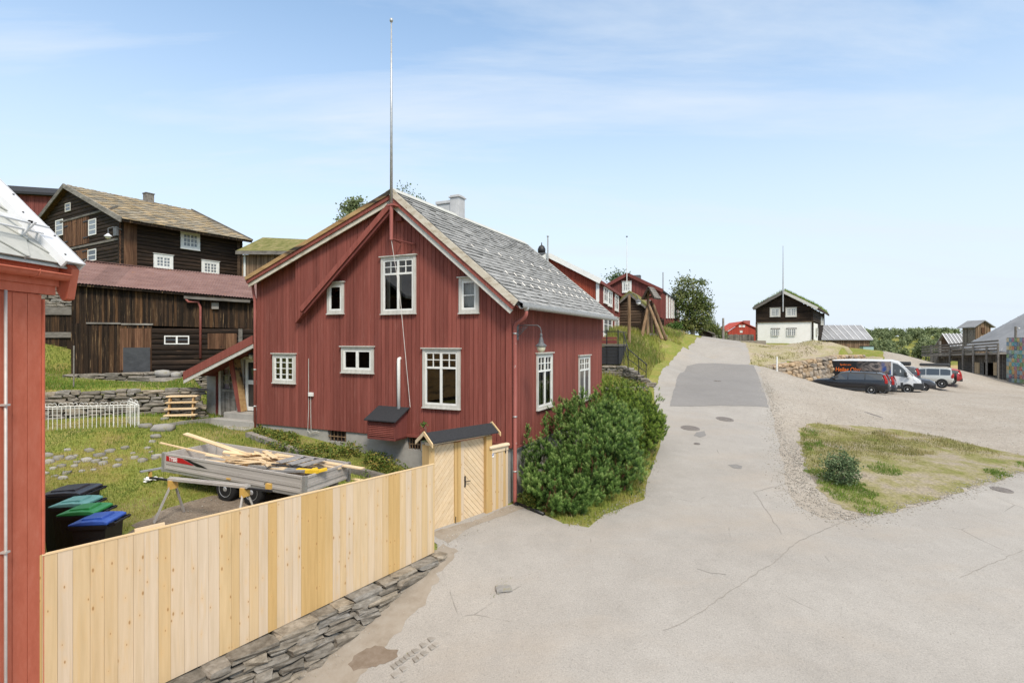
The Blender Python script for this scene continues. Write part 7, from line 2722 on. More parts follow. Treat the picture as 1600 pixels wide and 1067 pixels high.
# --- brown barn with sheet roof right of it
def brown_barn():
 c = P(1280, 553, 78)
 f = Frame(c.x, c.y, c.z - .6, 2)
 o = fthing('brown_barn', 'brown plank barn with grey seamed sheet roof behind the turf-roofed house', 'barn', f)
 x1 = f.front(1358, 0)[0]
 zt = f.front(1320, 530)[1]
 m = MB(); siding(m, front_T(), 0, x1, -.6, zt, (), .26, .09, .05); m.build('wall', M['planks_tan'], o)
 m = MB(); siding(m, side_T(x1), 0, 7, -.6, zt, (), .3, .1, .05); siding(m, left_T(0), 0, 7, -.6, zt, (), .3, .1, .05); m.build('end_wall', M['planks_tan'], o)
 xa, xb = f.front(1272, 0)[0], f.front(1361, 0)[0]
 q0, q1 = f.front(1290, 508, 3.5), f.front(1345, 508, 3.5)
 m = MB()
 slab(m, (xa, -.4, zt - .05), (xb, -.4, zt - .05), (q1[0], 3.5, q1[1]), (xa, 3.5, q1[1]), .1)
 slab(m, (xa, 3.5, q1[1]), (q1[0], 3.5, q1[1]), (xb, 7.4, zt - .05), (xa, 7.4, zt - .05), .1)
 m.add([(q1[0], 3.5, q1[1]), (xb, -.4, zt - .05), (xb, 7.4, zt - .05)], [(0, 1, 2)])
 rf = m.build('roof', M['metal_roof'], o)
 n = 9
 for i in range(n + 1):
  x = xa + (xb - xa) * i / n
  xt = xa + (q1[0] - xa) * min(1, i / n)
  m = MB(); m.bar((x, -.4, zt - .01), (xt, 3.5, q1[1] + .04), .08, .07); m.build('standing_seam', M['zinc_white'], rf)
 # pale cabinet at its corner
 p = P(1354, 552, 72)
 m = MB(); m.box(-.7, .7, -.4, .4, -1.0, .9)
 cab = m.build('cable_cabinet', plain('pale_blue_green_paint', (.28, .40, .38), .6, .3), None, loc=p, bevel=.05)
 tag(cab, 'pale turquoise cabinet at the right corner of the brown barn', 'cabinet')
 m = MB(); m.box(-.75, .75, -.45, .45, .905, .98); cc = m.build('cabinet_lid', M['dark_grey'], cab)
brown_barn()
# --- ochre stone retaining wall left of the parking lot
a, b, c, d = P(1199, 577, 40.5), P(1240, 585, 42.2), P(1290, 592, 44.8), P(1345, 575, 50)
ztop = lambda t: P(0, 571, 41).z + (P(0, 555, 46).z - P(0, 571, 41).z) * min(1, t / .62) - .2 * max(0, t - .75)
dry_wall('boulder_wall', 'high retaining wall of ochre and grey boulders behind the parked cars', [Vector((a.x, a.y)), Vector((b.x, b.y)), Vector((c.x, c.y)), Vector((d.x, d.y))], ztop, .8, 'stone_warm', 31, .42, .95, .26, .46, .16, base=lambda t: -4.0, e=.5)
p = G(1214, 580)
m = MB(); m.tube([(0, 0, -.2), (0, 0, 1.0)], .05, 6)
tag(m.build('marker_post', M['white'], None, loc=p), 'short white marker post at the left end of the boulder wall', 'post')
# --- old smelting works buildings at the right edge
def works_barn():
 # long plank wall under a timber deck, from far left to near right
 A, B = P(1470, 580, 76), P(1572, 594, 61)
 d = B - A
 ang = math.degrees(math.atan2(d.y, d.x))
 f = Frame(A.x, A.y, -4.4, ang)
 L = math.hypot(d.x, d.y)
 o = fthing('works_building', 'weathered grey plank works building with open doorways under a timber deck, right edge', 'building', f)
 zd = lambda u, v: f.front(u, v)[1]
 zdeck = zd(1560, 553)
 zdl = zd(1480, 560)
 dk = lin((0, zdl), (L, zdeck))
 h1 = f.frect((1482, 564, 1496.5, 581)); h2 = f.frect((1535.5, 566.5, 1553, 587))
 m = MB(); siding(m, front_T(), 0, L + 2.6, -1, dk, [(h1[0], h1[1], -1, h1[3]), (h2[0], h2[1], -1, h2[3])], .35, .12, .06, .12); m.build('wall', M['planks_grey'], o)
 m = MB(); m.box(-.2, L, 2.2, 2.3, -1, min(zdl, zdeck)); m.build('inner_wall', M['room'], o)
 for r in ((1523, 566, 1532, 586), (1554, 566, 1562, 588)):
  q = f.frect(r)
  m = MB(); siding(m, front_T(-.12), q[0], q[1], q[2] + .1, q[3], (), .3, .05, .02, .05); m.build('door_leaf', M['scrap'], o)
 # deck edge, railings, posts
 m = MB(); m.hexa([(-3, -1.2, dk(0) + .02 + .1), (L + 1, -1.2, zdeck + .02), (L + 1, 3, zdeck + .02), (-3, 3, dk(0) + .12), (-3, -1.2, dk(0) + .35), (L + 1, -1.2, zdeck + .25), (L + 1, 3, zdeck + .25), (-3, 3, dk(0) + .35)]); m.build('deck', M['planks_grey'], o)
 for k in range(4):
  z0 = .4 + .34 * k
  m = MB(); m.hexa([(-3, -1.2, dk(0) + z0), (L + 1, -1.2, zdeck + z0), (L + 1, -1.14, zdeck + z0), (-3, -1.14, dk(0) + z0), (-3, -1.2, dk(0) + z0 + .2), (L + 1, -1.2, zdeck + z0 + .2), (L + 1, -1.14, zdeck + z0 + .2), (-3, -1.14, dk(0) + z0 + .2)]); m.build('rail_board', M['planks_grey'], o)
 for u, vt in ((1486, 545), (1506.5, 541), (1523, 538), (1544, 541), (1562, 536)):
  x = f.front(u, 0, -1.2)[0]
  m = MB(); m.tube([(x, -1.35, -1), (x, -1.35, f.front(u, vt, -1.3)[1])], .11, 8); m.build('post', M['planks_grey'], o)
 # the big sheet roof rising to the right
 r0 = f.front(1507, 541, 6);
 b0, b1 = P(1505, 541, 82), P(1640, 470, 70)
 m = MB()
 e0, e1 = P(1505, 544, 80), P(1640, 556, 62)
 t0, t1 = P(1512, 537, 84), P(1680, 447, 74)
 iv = Matrix.Translation(Vector((f.x, f.y, f.zb))) @ Matrix.Rotation(f.a, 4, 'Z')
 iv = iv.inverted()
 q = [iv @ v for v in (e0, e1, t1, t0)]
 slab(m, q[0], q[1], q[2], q[3], .2)
 rf = m.build('roof', M['metal_roof'], o)
 for i in range(1, 14):
  a, c = q[0].lerp(q[1], i / 14), q[3].lerp(q[2], i / 14)
  m = MB(); m.bar(a + Vector((0, 0, .04)), c + Vector((0, 0, .04)), .08, .06); m.build('standing_seam', M['metal_roof'], rf)
 # ramp and posts on the left
 for (u, vb, vt, Y) in ((1455, 578, 539, 84), (1460.5, 578, 553, 82), (1464, 578, 553, 80), (1468.5, 578, 533, 78)):
  p = P(u, vb, Y); t = P(u, vt, Y)
  m = MB(); m.tube([iv @ (p - Vector((0, 0, 1))), iv @ t], .17 if Y in (84, 78) else .24, 8); m.build('post', M['planks_grey'], o)
 for k in range(4):
  a, c = P(1456, 557 + 3.6 * k, 83), P(1487, 550 + 4.2 * k, 75)
  m = MB(); m.bar(iv @ a, iv @ c, .1, .28); m.build('rail_board', M['planks_grey'], o)
works_barn()
def works_hut():
 c = P(1489, 545, 96)
 f = Frame(c.x, c.y, -3, -14)
 o = fthing('works_hut', 'small dark gabled hut with grey seamed roof behind the timber deck', 'hut', f)
 ap = f.front(1487, 523, 0); xl = f.front(1482, 0)[0]
 # side roof towards the viewer: ridge runs to the right
 zr_, zt = f.front(1490, 523, 2)[1], f.front(1500, 541)[1]
 x1 = f.front(1530, 0)[0]
 m = MB(); siding(m, front_T(), 0, x1, 0, zt, (), .4, .1); m.build('wall', M['logs_grey'], o)
 m = MB(); siding(m, left_T(0), 0, 5, 0, lin((0, zt), (2.5, zr_), (5, zt)), (), .4, .1); m.build('gable_wall', M['logs_grey'], o)
 m = MB(); slab(m, (-.5, -.5, zt - .2), (x1, -.5, zt - .2), (x1, 2.5, zr_ + .2), (-.5, 2.5, zr_ + .2), .15); slab(m, (-.5, 2.5, zr_ + .2), (x1, 2.5, zr_ + .2), (x1, 5.5, zt - .2), (-.5, 5.5, zt - .2), .15)
 rf = m.build('roof', M['metal_roof'], o)
 for i in range(8):
  x = -.5 + (x1 + .5) * i / 8
  m = MB(); m.bar((x, -.5, zt - .14), (x, 2.5, zr_ + .26), .1, .08); m.build('standing_seam', M['zinc_white'], rf)
 c = P(1527, 528, 90)
 f = Frame(c.x, c.y, -3, 0)
 o = fthing('plank_tower', 'small square plank tower with gabled roof rising over the works roof', 'tower', f)
 xl, xr = f.front(1524, 0)[0], f.front(1548, 0)[0]
 ze, za = f.front(1540, 509)[1], f.front(1537, 502)[1]
 xm = (xl + xr) / 2
 m = MB(); siding(m, front_T(), xl, xr, 0, lin((xl, ze), (xm, za), (xr, ze)), (), .3, .1, .04); m.build('front_wall', M['planks_tan'], o)
 m = MB(); siding(m, left_T(xl), 0, 2.6, 0, ze, (), .3, .1, .04); siding(m, side_T(xr), 0, 2.6, 0, ze, (), .3, .1, .04); m.build('side_wall', M['planks_grey'], o)
 m = MB(); slab(m, (xl - .5, -.4, ze - .2), (xm, -.4, za + .2), (xm, 3.1, za + .2), (xl - .5, 3.1, ze - .2), .14); slab(m, (xm, -.4, za + .2), (xr + .5, -.4, ze - .2), (xr + .5, 3.1, ze - .2), (xm, 3.1, za + .2), .14)
 m.build('roof', M['metal_roof'], o)
 m = MB(); m.box(xm - .3, xm + .2, -.12, -.05, ze - 1.3, ze - .3); m.build('shutter', M['planks_warm'], o)
works_hut()
# --- wall of small painted tiles at the right edge (plain generic colours)
def tile_wall():
 a, b = P(1573, 596, 59), P(1625, 603, 54)
 d = b - a
 f = Frame(a.x, a.y, -4.75, math.degrees(math.atan2(d.y, d.x)))
 o = fthing('tile_panel', 'tall panel of many small multicoloured painted squares at the right edge', 'panel', f)
 H = f.front(1590, 528)[1]
 W = math.hypot(d.x, d.y)
 m = MB(); m.box(0, W, 0, .15, .3, H + .05); m.build('backing', M['planks_grey'], o)
 cols = [(.05, .30, .32), (.10, .22, .34), (.45, .30, .10), (.40, .36, .28), (.35, .07, .05), (.12, .26, .12), (.06, .10, .16), (.50, .44, .30), (.42, .16, .09), (.22, .34, .36), (.30, .12, .2), (.16, .22, .08)]
 k = Mat('painted_squares')
 cr = k.n('ValToRGB'); cr.color_ramp.interpolation = 'CONSTANT'
 e = cr.color_ramp.elements
 while len(e) < len(cols): e.new(.5)
 for i, c_ in enumerate(cols): e[i].position = i / len(cols); e[i].color = (*c_, 1)
 k.l(k.tint(), cr.inputs[0])
 nz = k.noise(k.coords((5, 5, 5)), 1, 4, .6, 1.5)
 rot = k.n('ValToRGB'); k.l(nz, rot.inputs[0])
 cc = k.mix(k.rng(nz, .5, .58, 0, .6), cr.outputs[0], (.5, .45, .36))
 cc = k.mix(k.rng(nz, .40, .34, 0, .6), cc, (.06, .09, .10))
 k.fin(cc, .6, .3)
 m = MB()
 n, r = max(3, int(W / .42)), int((H - .4) / .42)
 random.seed(77)
 for i in range(n):
  for j in range(r):
   if j == 0 and i < 1: continue
   m.box(i * W / n + .01, (i + 1) * W / n - .01, -.03, -.002, .4 + j * (H - .4) / r + .01, .4 + (j + 1) * (H - .4) / r - .01)
 m.build('painted_squares', k.m, o)
 for u in (1586, 1562):
  pass
 for (u, v0, Y) in ((1587, 510, 62), ):
  p = P(u, v0, Y)
  m = MB(); m.tube([(0, 0, -6), (0, 0, 0)], .12, 8)
  ps = thing('festoon_post', 'grey post with a small white lamp above the coloured tile panel', 'post', p)
  m.build('pole', M['planks_grey'], ps)
  m = MB(); m.lathe([(.0, .1), (.14, .0), (0, -.14)], (.35, 0, -.2), 'z', 10); m.build('bulb', M['white'], ps, True)
tile_wall()
# ------------------------------------------------------------------ vehicles
def car(name, label, x, y, deg, st, paint, glass_from, ws, rw, wheels, r=.32, cat='car', group='cars parked on the gravel lot', pillars=(), rails=False, tail=None, head=None, lower=None, dz=0.0):
 """lofted body; st = stations (x, z_low, z_belt, z_top, half width, half roof width); x runs forward"""
 z = float(gz(x, y)) + dz
 o = thing(name, label, cat, (x, y, z), R(deg), group)
 def sec(s):
  X, zl, zb, zt, w, wt = s
  h = [(w * .86, zl), (w * .99, zl + .16), (w, zl + .55 * (zb - zl)), (w * .965, zb), (wt + .02, zt - .07), (wt * .86, zt - .005), (wt * .4, zt + .015)]
  return [(X, a, b) for a, b in h] + [(X, -a, b) for a, b in h[::-1]]
 S = [sec(s) for s in st]
 n = len(S[0])
 m = MB()
 vs = [p for s in S for p in s]
 fs = []
 for i in range(len(S) - 1):
  for k in range(n):
   k2 = (k + 1) % n
   fs.append((i * n + k, (i + 1) * n + k, (i + 1) * n + k2, i * n + k2))
 fs.append(tuple(range(n))); fs.append(tuple((len(S) - 1) * n + k for k in range(n - 1, -1, -1)))
 m.add(vs, fs, .5)
 m.build('body', paint, o, smooth=True).modifiers.new('edges', 'EDGE_SPLIT').split_angle = R(38)
 xs = [s[0] for s in st]
 def at(X):
  for a, b in zip(st, st[1:]):
   if a[0] <= X <= b[0]:
    t = (X - a[0]) / (b[0] - a[0])
    return tuple(a[i] + (b[i] - a[i]) * t for i in range(6))
  return st[-1]
 def gp(X, f, sg, off=.012):
  s = at(X)
  y0, z0 = s[4] * .965, s[2]; y1, z1 = s[5] + .02, s[3] - .07
  return (X, sg * (y0 + (y1 - y0) * f + off), z0 + (z1 - z0) * f + off * .3)
 edges = [glass_from[0]] + [p for p in pillars] + [glass_from[1]]
 for sg in (-1, 1):
  for a, b in zip(edges, edges[1:]):
   m = MB()
   mids = [a + .03] + [q for q in xs if a + .06 < q < b - .06] + [b - .03]
   for c, d in zip(mids, mids[1:]):
    m.quad(gp(c, .06, sg), gp(d, .06, sg), gp(d, .9, sg), gp(c, .9, sg))
   m.build('side_window', M['car_glass'], o)
 def deck(X0, X1, nm, k0=.88, k1=.88):
  m = MB()
  a, b = at(X0), at(X1)
  nz = .014
  def p(s, sg, k):
   return (s[0], sg * s[5] * k, s[3] + nz)
  m.quad(p(a, -1, k0), p(a, 1, k0), p(b, 1, k1), p(b, -1, k1))
  m.build(nm, M['car_glass'], o)
 deck(*ws, 'windscreen', .9, .95)
 if rw: deck(*rw, 'rear_window', .9, .9)
 W = max(s[4] for s in st)
 for xx in wheels:
  for sg in (-1, 1):
   m = MB()
   m.lathe([(0, -.004), (r * 1.16, -.004), (r * 1.16, .006), (0, .006)], (xx, sg * (W + .0), r + .02), 'y', 24)
   m.build('wheel_arch', M['black_plastic'], o)
   wheel(o, (xx, sg * (W - .075), r), r, .19, 'y', 5, out=sg)
 if lower:
  m = MB()
  for X0, X1 in ((st[0][0] - .01, st[1][0] + .15), (st[-2][0] - .1, st[-1][0] + .01)):
   a = at(max(X0, xs[0])); b = at(min(X1, xs[-1]))
   hw = max(a[4], b[4]) + .015
   m = MB(); m.box(X0 - .01, X1, -hw * .93, hw * .93, lower, lower + .3); m.build('bumper', M['car_trim'], o, bevel=.03)
  for sg in (-1, 1):
   m = MB(); m.box(wheels[0] + r * 1.1, wheels[1] - r * 1.1, sg * W - .01, sg * W + .012, lower, lower + .16); m.build('sill', M['car_trim'], o)
 if rails:
  for sg in (-1, 1):
   a, b = at(glass_from[0] + .3), at(glass_from[1] - .9)
   m = MB(); m.tube([(a[0], sg * a[5] * .9, a[3] - .01), (a[0] + .1, sg * a[5] * .9, a[3] + .06), (b[0] - .1, sg * b[5] * .9, b[3] + .06), (b[0], sg * b[5] * .9, b[3] - .01)], .02, 6); m.build('roof_rail', M['black_metal'], o)
 for sg in (-1, 1):
  if tail:
   m = MB()
   for (x0, z0, x1, z1) in tail:
    a = at(x0 + .1); b = at(x1); w0 = a[4] + .012; w1 = b[5] + .09; zm = a[2]
    m.box(x0 - .04, x0 + .12, sg * (w0 - .22) if sg > 0 else -w0, w0 if sg > 0 else -(w0 - .22), z0 - .06, zm)
    m.hexa([(x0 - .04, sg * (w0 - .16), zm), (x0 + .10, sg * (w0 - .16), zm), (x0 + .10, sg * w0, zm), (x0 - .04, sg * w0, zm), (x1 - .09, sg * (w1 - .12), z1), (x1 + .03, sg * (w1 - .12), z1), (x1 + .03, sg * w1, z1), (x1 - .09, sg * w1, z1)])
   m.build('tail_light', M['tail_red'], o)
  if head:
   X, z0, z1, yy = head
   m = MB(); m.hexa([(X, sg * yy * .55, z0), (X - .22, sg * (yy + .03), z0), (X - .4, sg * (yy + .01), z0), (X - .2, sg * yy * .5, z0), (X - .06, sg * yy * .55, z1), (X - .34, sg * (yy + .03), z1), (X - .5, sg * (yy + .01), z1), (X - .3, sg * yy * .5, z1)]); m.build('headlight', M['head_lens'], o)
  m = MB(); q = at(ws[1] - .15); m.stone((ws[1] - .25, sg * (q[4] + .1), q[2] + .1), .2, .2, .16, 0, .02, .5, .5); m.build('wing_mirror', paint, o)
 for X, sg in ((st[0][0], -1), (st[-1][0], 1)):
  m = MB(); zz = .55 if sg < 0 else .42
  q = X + sg * .025
  m.box(min(q, q + sg * .012), max(q, q + sg * .012), -.26, .26, zz, zz + .11); m.build('number_plate', M['decal_white'], o)
 return o, at
def paint(name, col, metal=.25, rough=.28):
 k = Mat(name)
 k.b.inputs['Coat Weight'].default_value = .6
 k.b.inputs['Coat Roughness'].default_value = .06
 n = k.noise(k.coords((1.5, 1.5, 3)), 1, 5, .6)
 c = k.ramp(n, [(.3, tuple(x * .9 for x in col)), (.7, tuple(min(1, x * 1.1) for x in col))])
 return k.fin(c, rough, .5, metal)
M['car_glass'] = Mat('car_window_glass').fin((.045, .052, .058), .04, .9)
M['car_trim'] = plain('dark_bumper_plastic', (.035, .036, .038), .6, .35)
M['head_lens'] = plain('headlight_lens', (.42, .44, .46), .12, .7)
P_black, P_blue, P_silver, P_dgrey, P_white, P_beige, P_red = paint('black_car_paint', (.014, .015, .018)), paint('dark_blue_car_paint', (.03, .038, .06)), paint('silver_car_paint', (.42, .43, .44), .4), paint('graphite_car_paint', (.05, .052, .06)), paint('white_van_paint', (.60, .61, .62), 0, .35), paint('pale_silver_car_paint', (.52, .52, .49), .3), paint('red_car_paint', (.36, .025, .025), .1)
WAGON = [(-2.40, .40, .66, .68, .76, .66), (-2.32, .30, .95, .98, .86, .70), (-2.12, .27, .99, 1.36, .89, .67), (-1.9, .26, .98, 1.46, .90, .66), (-1.0, .26, .96, 1.51, .905, .66), (.05, .25, .94, 1.51, .905, .66), (.45, .25, .94, 1.44, .90, .66), (1.12, .25, .95, .98, .90, .76), (1.9, .26, .87, .90, .87, .72), (2.25, .3, .72, .75, .78, .62), (2.40, .36, .56, .58, .66, .52)]
HATCH = [(-2.02, .40, .66, .68, .72, .62), (-1.95, .30, .95, .98, .82, .66), (-1.72, .27, .98, 1.36, .86, .62), (-1.4, .26, .96, 1.45, .87, .61), (-.2, .25, .93, 1.48, .875, .62), (.3, .25, .92, 1.40, .87, .62), (1.0, .25, .93, .97, .87, .74), (1.6, .26, .84, .88, .84, .68), (1.9, .3, .68, .71, .75, .6), (2.0, .36, .54, .56, .62, .5)]
SUV = [(-2.2, .5, .80, .82, .80, .70), (-2.12, .40, 1.05, 1.08, .88, .76), (-2.02, .36, 1.12, 1.70, .90, .70), (-1.7, .36, 1.10, 1.80, .91, .69), (-.4, .36, 1.08, 1.83, .91, .69), (.25, .36, 1.07, 1.76, .91, .69), (.95, .36, 1.08, 1.12, .90, .78), (1.8, .38, 1.0, 1.04, .88, .74), (2.1, .42, .84, .88, .80, .64), (2.2, .5, .66, .68, .7, .55)]
VAN = [(-3.0, .45, 1.2, 2.40, .98, .93), (-2.96, .40, 1.25, 2.48, 1.01, .95), (-1.5, .36, 1.28, 2.55, 1.02, .95), (1.0, .36, 1.28, 2.55, 1.02, .95), (1.45, .36, 1.26, 2.42, 1.02, .92), (1.75, .36, 1.22, 2.12, 1.02, .90), (2.45, .36, 1.16, 1.28, 1.01, .90), (2.85, .36, .92, .98, .96, .80), (3.0, .38, .6, .64, .86, .7)]
HD = 141
car('parked_estate_car', 'black estate car parked tail outwards, nearest to the gravel drive', 23.9, 38.6, HD, WAGON, P_black, (-2.05, .75), (.5, 1.06), (-2.28, -2.12), (-1.42, 1.45), .32, pillars=(-1.05, -.05), rails=True, tail=[(-2.3, .85, -2.1, 1.35)], lower=.26)
car('parked_hatchback', 'dark blue hatchback parked tail outwards just behind the black estate car', 26.5, 41.0, HD, HATCH, P_blue, (-1.75, .7), (.36, .94), (-1.92, -1.72), (-1.25, 1.25), .30, pillars=(-.95, -.05), tail=[(-1.92, .8, -1.75, 1.3)], lower=.26)
def van():
 o, at = car('parked_van', 'white high roof van with dark printed cargo side and orange lettering', 29.2, 43.6, -38, VAN, P_white, (1.1, 2.15), (1.62, 2.4), None, (-1.75, 2.05), .34, 'van', None, lower=.36)
 W = 1.02
 # printed cargo side (both sides), follows the body flank
 k = Mat('van_print')
 n = k.noise(k.coords((.9, .9, 1.1), (0, 0, 0)), 1, 7, .7, 1.2)
 sep = k.n('SeparateXYZ'); tc = k.n('TexCoord'); k.l(tc.outputs['Object'], sep.inputs[0])
 pic = k.ramp(n, [(.34, (.012, .012, .014)), (.46, (.05, .045, .045)), (.54, (.26, .22, .2)), (.62, (.34, .21, .15)), (.7, (.12, .10, .10))])
 msk = k.rng(sep.outputs['X'], -1.3, -.3, 0, 1)
 c = k.mix(msk, (.014, .014, .016), pic)
 bl = k.math('MULTIPLY', k.rng(sep.outputs['X'], .35, .55, 0, 1), k.rng(k.noise(k.coords((1.6, 1, 1.2)), 1, 3, .5), .45, .55, 0, 1))
 c = k.mix(bl, c, (.03, .07, .25))
 k.fin(c, .4, .4)
 for sg in (-1, 1):
  m = MB()
  X0, X1 = -2.93, 1.02
  def g(X, z):
   s = at(X)
   if z <= s[2]:
    y = s[4] * (.99 if z < .9 else .975) + .02
   else:
    t = (z - s[2]) / (s[3] - .07 - s[2]); y = s[4] * .965 + (s[5] + .02 - s[4] * .965) * t + .016
   return (X, sg * y, z)
  for a, b in ((-2.97, -1.5), (-1.5, 1.02)):
   for z0, z1 in ((.5, .95), (.95, 1.27), (1.27, 2.42)):
    m.quad(g(a, z0), g(b, z0), g(b, z1), g(a, z1))
  pn = m.build('printed_side', k.m, o)
  rot = (R(86), 0, 0) if sg < 0 else (R(86), 0, R(180))
  xs = -2.72 if sg < 0 else -.9
  y = -W - .013
  text_mesh('Heilag Olav', .46, 'decal_orange', pn, (-2.72, -1.03, 1.58), (R(88), 0, 0), 'lettering', .1, .006, .004, sx=.80) if sg < 0 else None
  text_mesh('Spelet om', .19, 'decal_orange', pn, (-2.4, -1.018, 2.06), (R(87), 0, 0), 'lettering', .1, .002, .004) if sg < 0 else None
 for x0, x1, z1 in ((1.62, 1.80, .85), (2.42, 3.04, .82), (-1.3, 1.6, .62)):
  m = MB(); m.box(x0, x1, -1.045, 1.045, .34, z1); m.build('lower_cladding', M['car_trim'], o, bevel=.04)
 m = MB(); m.hexa([(2.86, -.5, .78), (3.03, -.45, .6), (3.03, .45, .6), (2.86, .5, .78), (2.78, -.5, 1.0), (2.92, -.45, .92), (2.92, .45, .92), (2.78, .5, 1.0)]); m.build('grille', M['black_plastic'], o)
 for sg in (-1, 1):
  m = MB(); m.hexa([(2.80, sg * .6, .85), (2.9, sg * .9, .85), (2.6, sg * .99, .85), (2.6, sg * .6, .85), (2.62, sg * .62, 1.08), (2.70, sg * .9, 1.1), (2.4, sg * 1.0, 1.1), (2.4, sg * .6, 1.08)]); m.build('headlight', M['head_lens'], o)
 for sg in (-1, 1):
  m = MB(); m.stone((1.95, sg * 1.14, 1.5), .16, .22, .36, 0, .02, .5, .4); m.build('wing_mirror', M['car_trim'], o)
van()
car('parked_hatchback', 'graphite hatchback parked nose outwards right beside the white van', 33.0, 45.6, -38, HATCH, P_dgrey, (-1.75, .7), (.36, .94), (-1.92, -1.72), (-1.25, 1.25), .30, pillars=(-.95, -.05), head=(1.97, .58, .76, .72), lower=.24)
o, at = car('parked_estate_car', 'dark car with long roof box mostly hidden behind the white van bonnet', 34.2, 49.5, HD, WAGON, P_dgrey, (-2.05, .75), (.5, 1.06), (-2.28, -2.12), (-1.42, 1.45), .32, pillars=(-1.05, -.05), tail=[(-2.3, .85, -2.1, 1.35)], lower=.26, dz=.15)
m = MB(); m.box(-1.7, .5, -.42, .42, 1.58, 1.92); rb = m.build('roof_box', M['car_trim'], o, bevel=.09)
o, at = car('parked_suv', 'pale silver off-road car with spare wheel cover and black roof box', 38.2, 50.5, HD, SUV, P_beige, (-1.98, .6), (.32, .9), (-2.1, -2.02), (-1.35, 1.4), .37, pillars=(-1.2, -.2), tail=[(-2.12, .95, -2.1, 1.25)], lower=.38)
m = MB(); m.box(-1.9, .3, -.42, .42, 1.90, 2.15); m.build('roof_box', M['car_trim'], o, bevel=.09)
m = MB(); m.lathe([(0, -.13), (.33, -.13), (.36, -.08), (.36, .06), (0, .06)], (-2.27, .1, 1.0), 'x', 24); m.build('spare_wheel', M['black_plastic'], o)
car('parked_hatchback', 'small red car with dark bumper at the far end of the parked row', 42.5, 54.5, HD, HATCH, P_red, (-1.75, .7), (.36, .94), (-1.92, -1.72), (-1.25, 1.25), .30, pillars=(-.95, -.05), tail=[(-1.92, .8, -1.75, 1.3)], lower=.26)
# ------------------------------------------------------------------ manholes and marks in the road
def manhole(u, v, r, label, off=.02, cat='manhole cover'):
 p = G(u, v)
 e = .4
 gx, gy = (float(gz(p.x + e, p.y)) - float(gz(p.x - e, p.y))) / (2 * e), (float(gz(p.x, p.y + e)) - float(gz(p.x, p.y - e))) / (2 * e)
 nn = Vector((-gx, -gy, 1)).normalized()
 o = bpy.data.objects.new('manhole_cover', None); COL.objects.link(o)
 o.location = p + nn * off
 o.rotation_mode = 'QUATERNION'; o.rotation_quaternion = Vector((0, 0, 1)).rotation_difference(nn)
 tag(o, label, cat)
 m = MB(); m.lathe([(r * .84, -.03), (r * .84, .012), (r * 1.0, .012), (r * 1.02, -.03)], (0, 0, 0), 'z', 32); m.build('ring', M['iron_lid'], o)
 m = MB(); m.lathe([(0, -.03), (r * .82, -.03), (r * .82, .008), (0, .008)], (0, 0, 0), 'z', 32)
 for i in range(-3, 4):
  hw = math.sqrt(max(0, (r * .76) ** 2 - (i * r * .2) ** 2))
  m.box(-hw, hw, i * r * .2 - r * .05, i * r * .2 + r * .05, .0081, .014)
 m.build('lid', M['iron_lid'], o)
manhole(1078.5, 669.5, .36, 'round iron manhole cover on the left side of the road, below the dark patch')
manhole(1132.5, 655.5, .36, 'round iron manhole cover in the middle of the road, just below the dark patch')
manhole(1365, 648.5, .42, 'round iron manhole cover in the gravel above the grass verge', .014)
manhole(1121, 596, .22, 'small iron cover in the middle of the dark asphalt patch', .03)
manhole(1089, 694, .11, 'tiny iron valve cover below the left manhole cover')
manhole(1565, 766, .26, 'dark iron cover in the side road at the right edge')
for pts, sd_, nm in (([(1088, 676), (1101, 674), (1103, 681), (1094, 684), (1084, 681)], 11, 'asphalt_repair'), ([(1137, 727), (1150, 726), (1160, 729), (1158, 733), (1146, 732)], 12, 'asphalt_repair'), ([(1557, 764), (1570, 764), (1576, 768), (1562, 769)], 13, 'asphalt_repair')):
 drape(nm, wob(gpix(pts), .02, .08, 3, sd_), M['asphalt_new'], .0225)
M['soil_stain'] = surf('damp_brown_soil', [(.15, .115, .085), (.22, .18, .145)], (9, 9, 9), 7, .7, .95, .1)
drape('soil_stain', wob(gpix([(545, 1040), (562, 1022), (585, 1012), (605, 1014), (625, 1016), (622, 1028), (600, 1040), (575, 1047), (552, 1050)]), .05, .06, 4, 14), M['soil_stain'], .0205)
SHO = [tuple((FA + FDIR * s + wnrm * w)[:2]) for s, w in ((-.6, .3), (1, .3), (2.5, .3), (4, .25), (5.2, .2), (6.2, .1), (6.6, -.2), (6.65, .25), (6.1, .45), (5.2, .75), (4.2, .95), (3.2, 1.0), (2.2, 1.15), (1.0, 1.25), (-.6, 1.4))]
M['sand'] = surf('sandy_grit', [(.22, .185, .145), (.275, .24, .198), (.31, .28, .24)], (2.5, 2.5, 2.5), 9, .72, .95, .1, spots=[((.17, .14, .105), (1.4, 1.4, 1.4), .55, .75, .6)], bump=.4, bdist=.01)
drape('sandy_shoulder', wob(SHO, .12, .1, 2.5, 15), M['sand'], .0185)
SH2 = [(-1.9, 12.05), (-1.2, 12.65), (-.6, 13.25), (.05, 13.95), (.35, 13.75), (-.1, 13.35), (-.55, 12.95), (-1.05, 12.35), (-1.35, 11.75)]
drape('sandy_shoulder', wob(SH2, .06, .1, 3, 16), M['sand'], .0188)
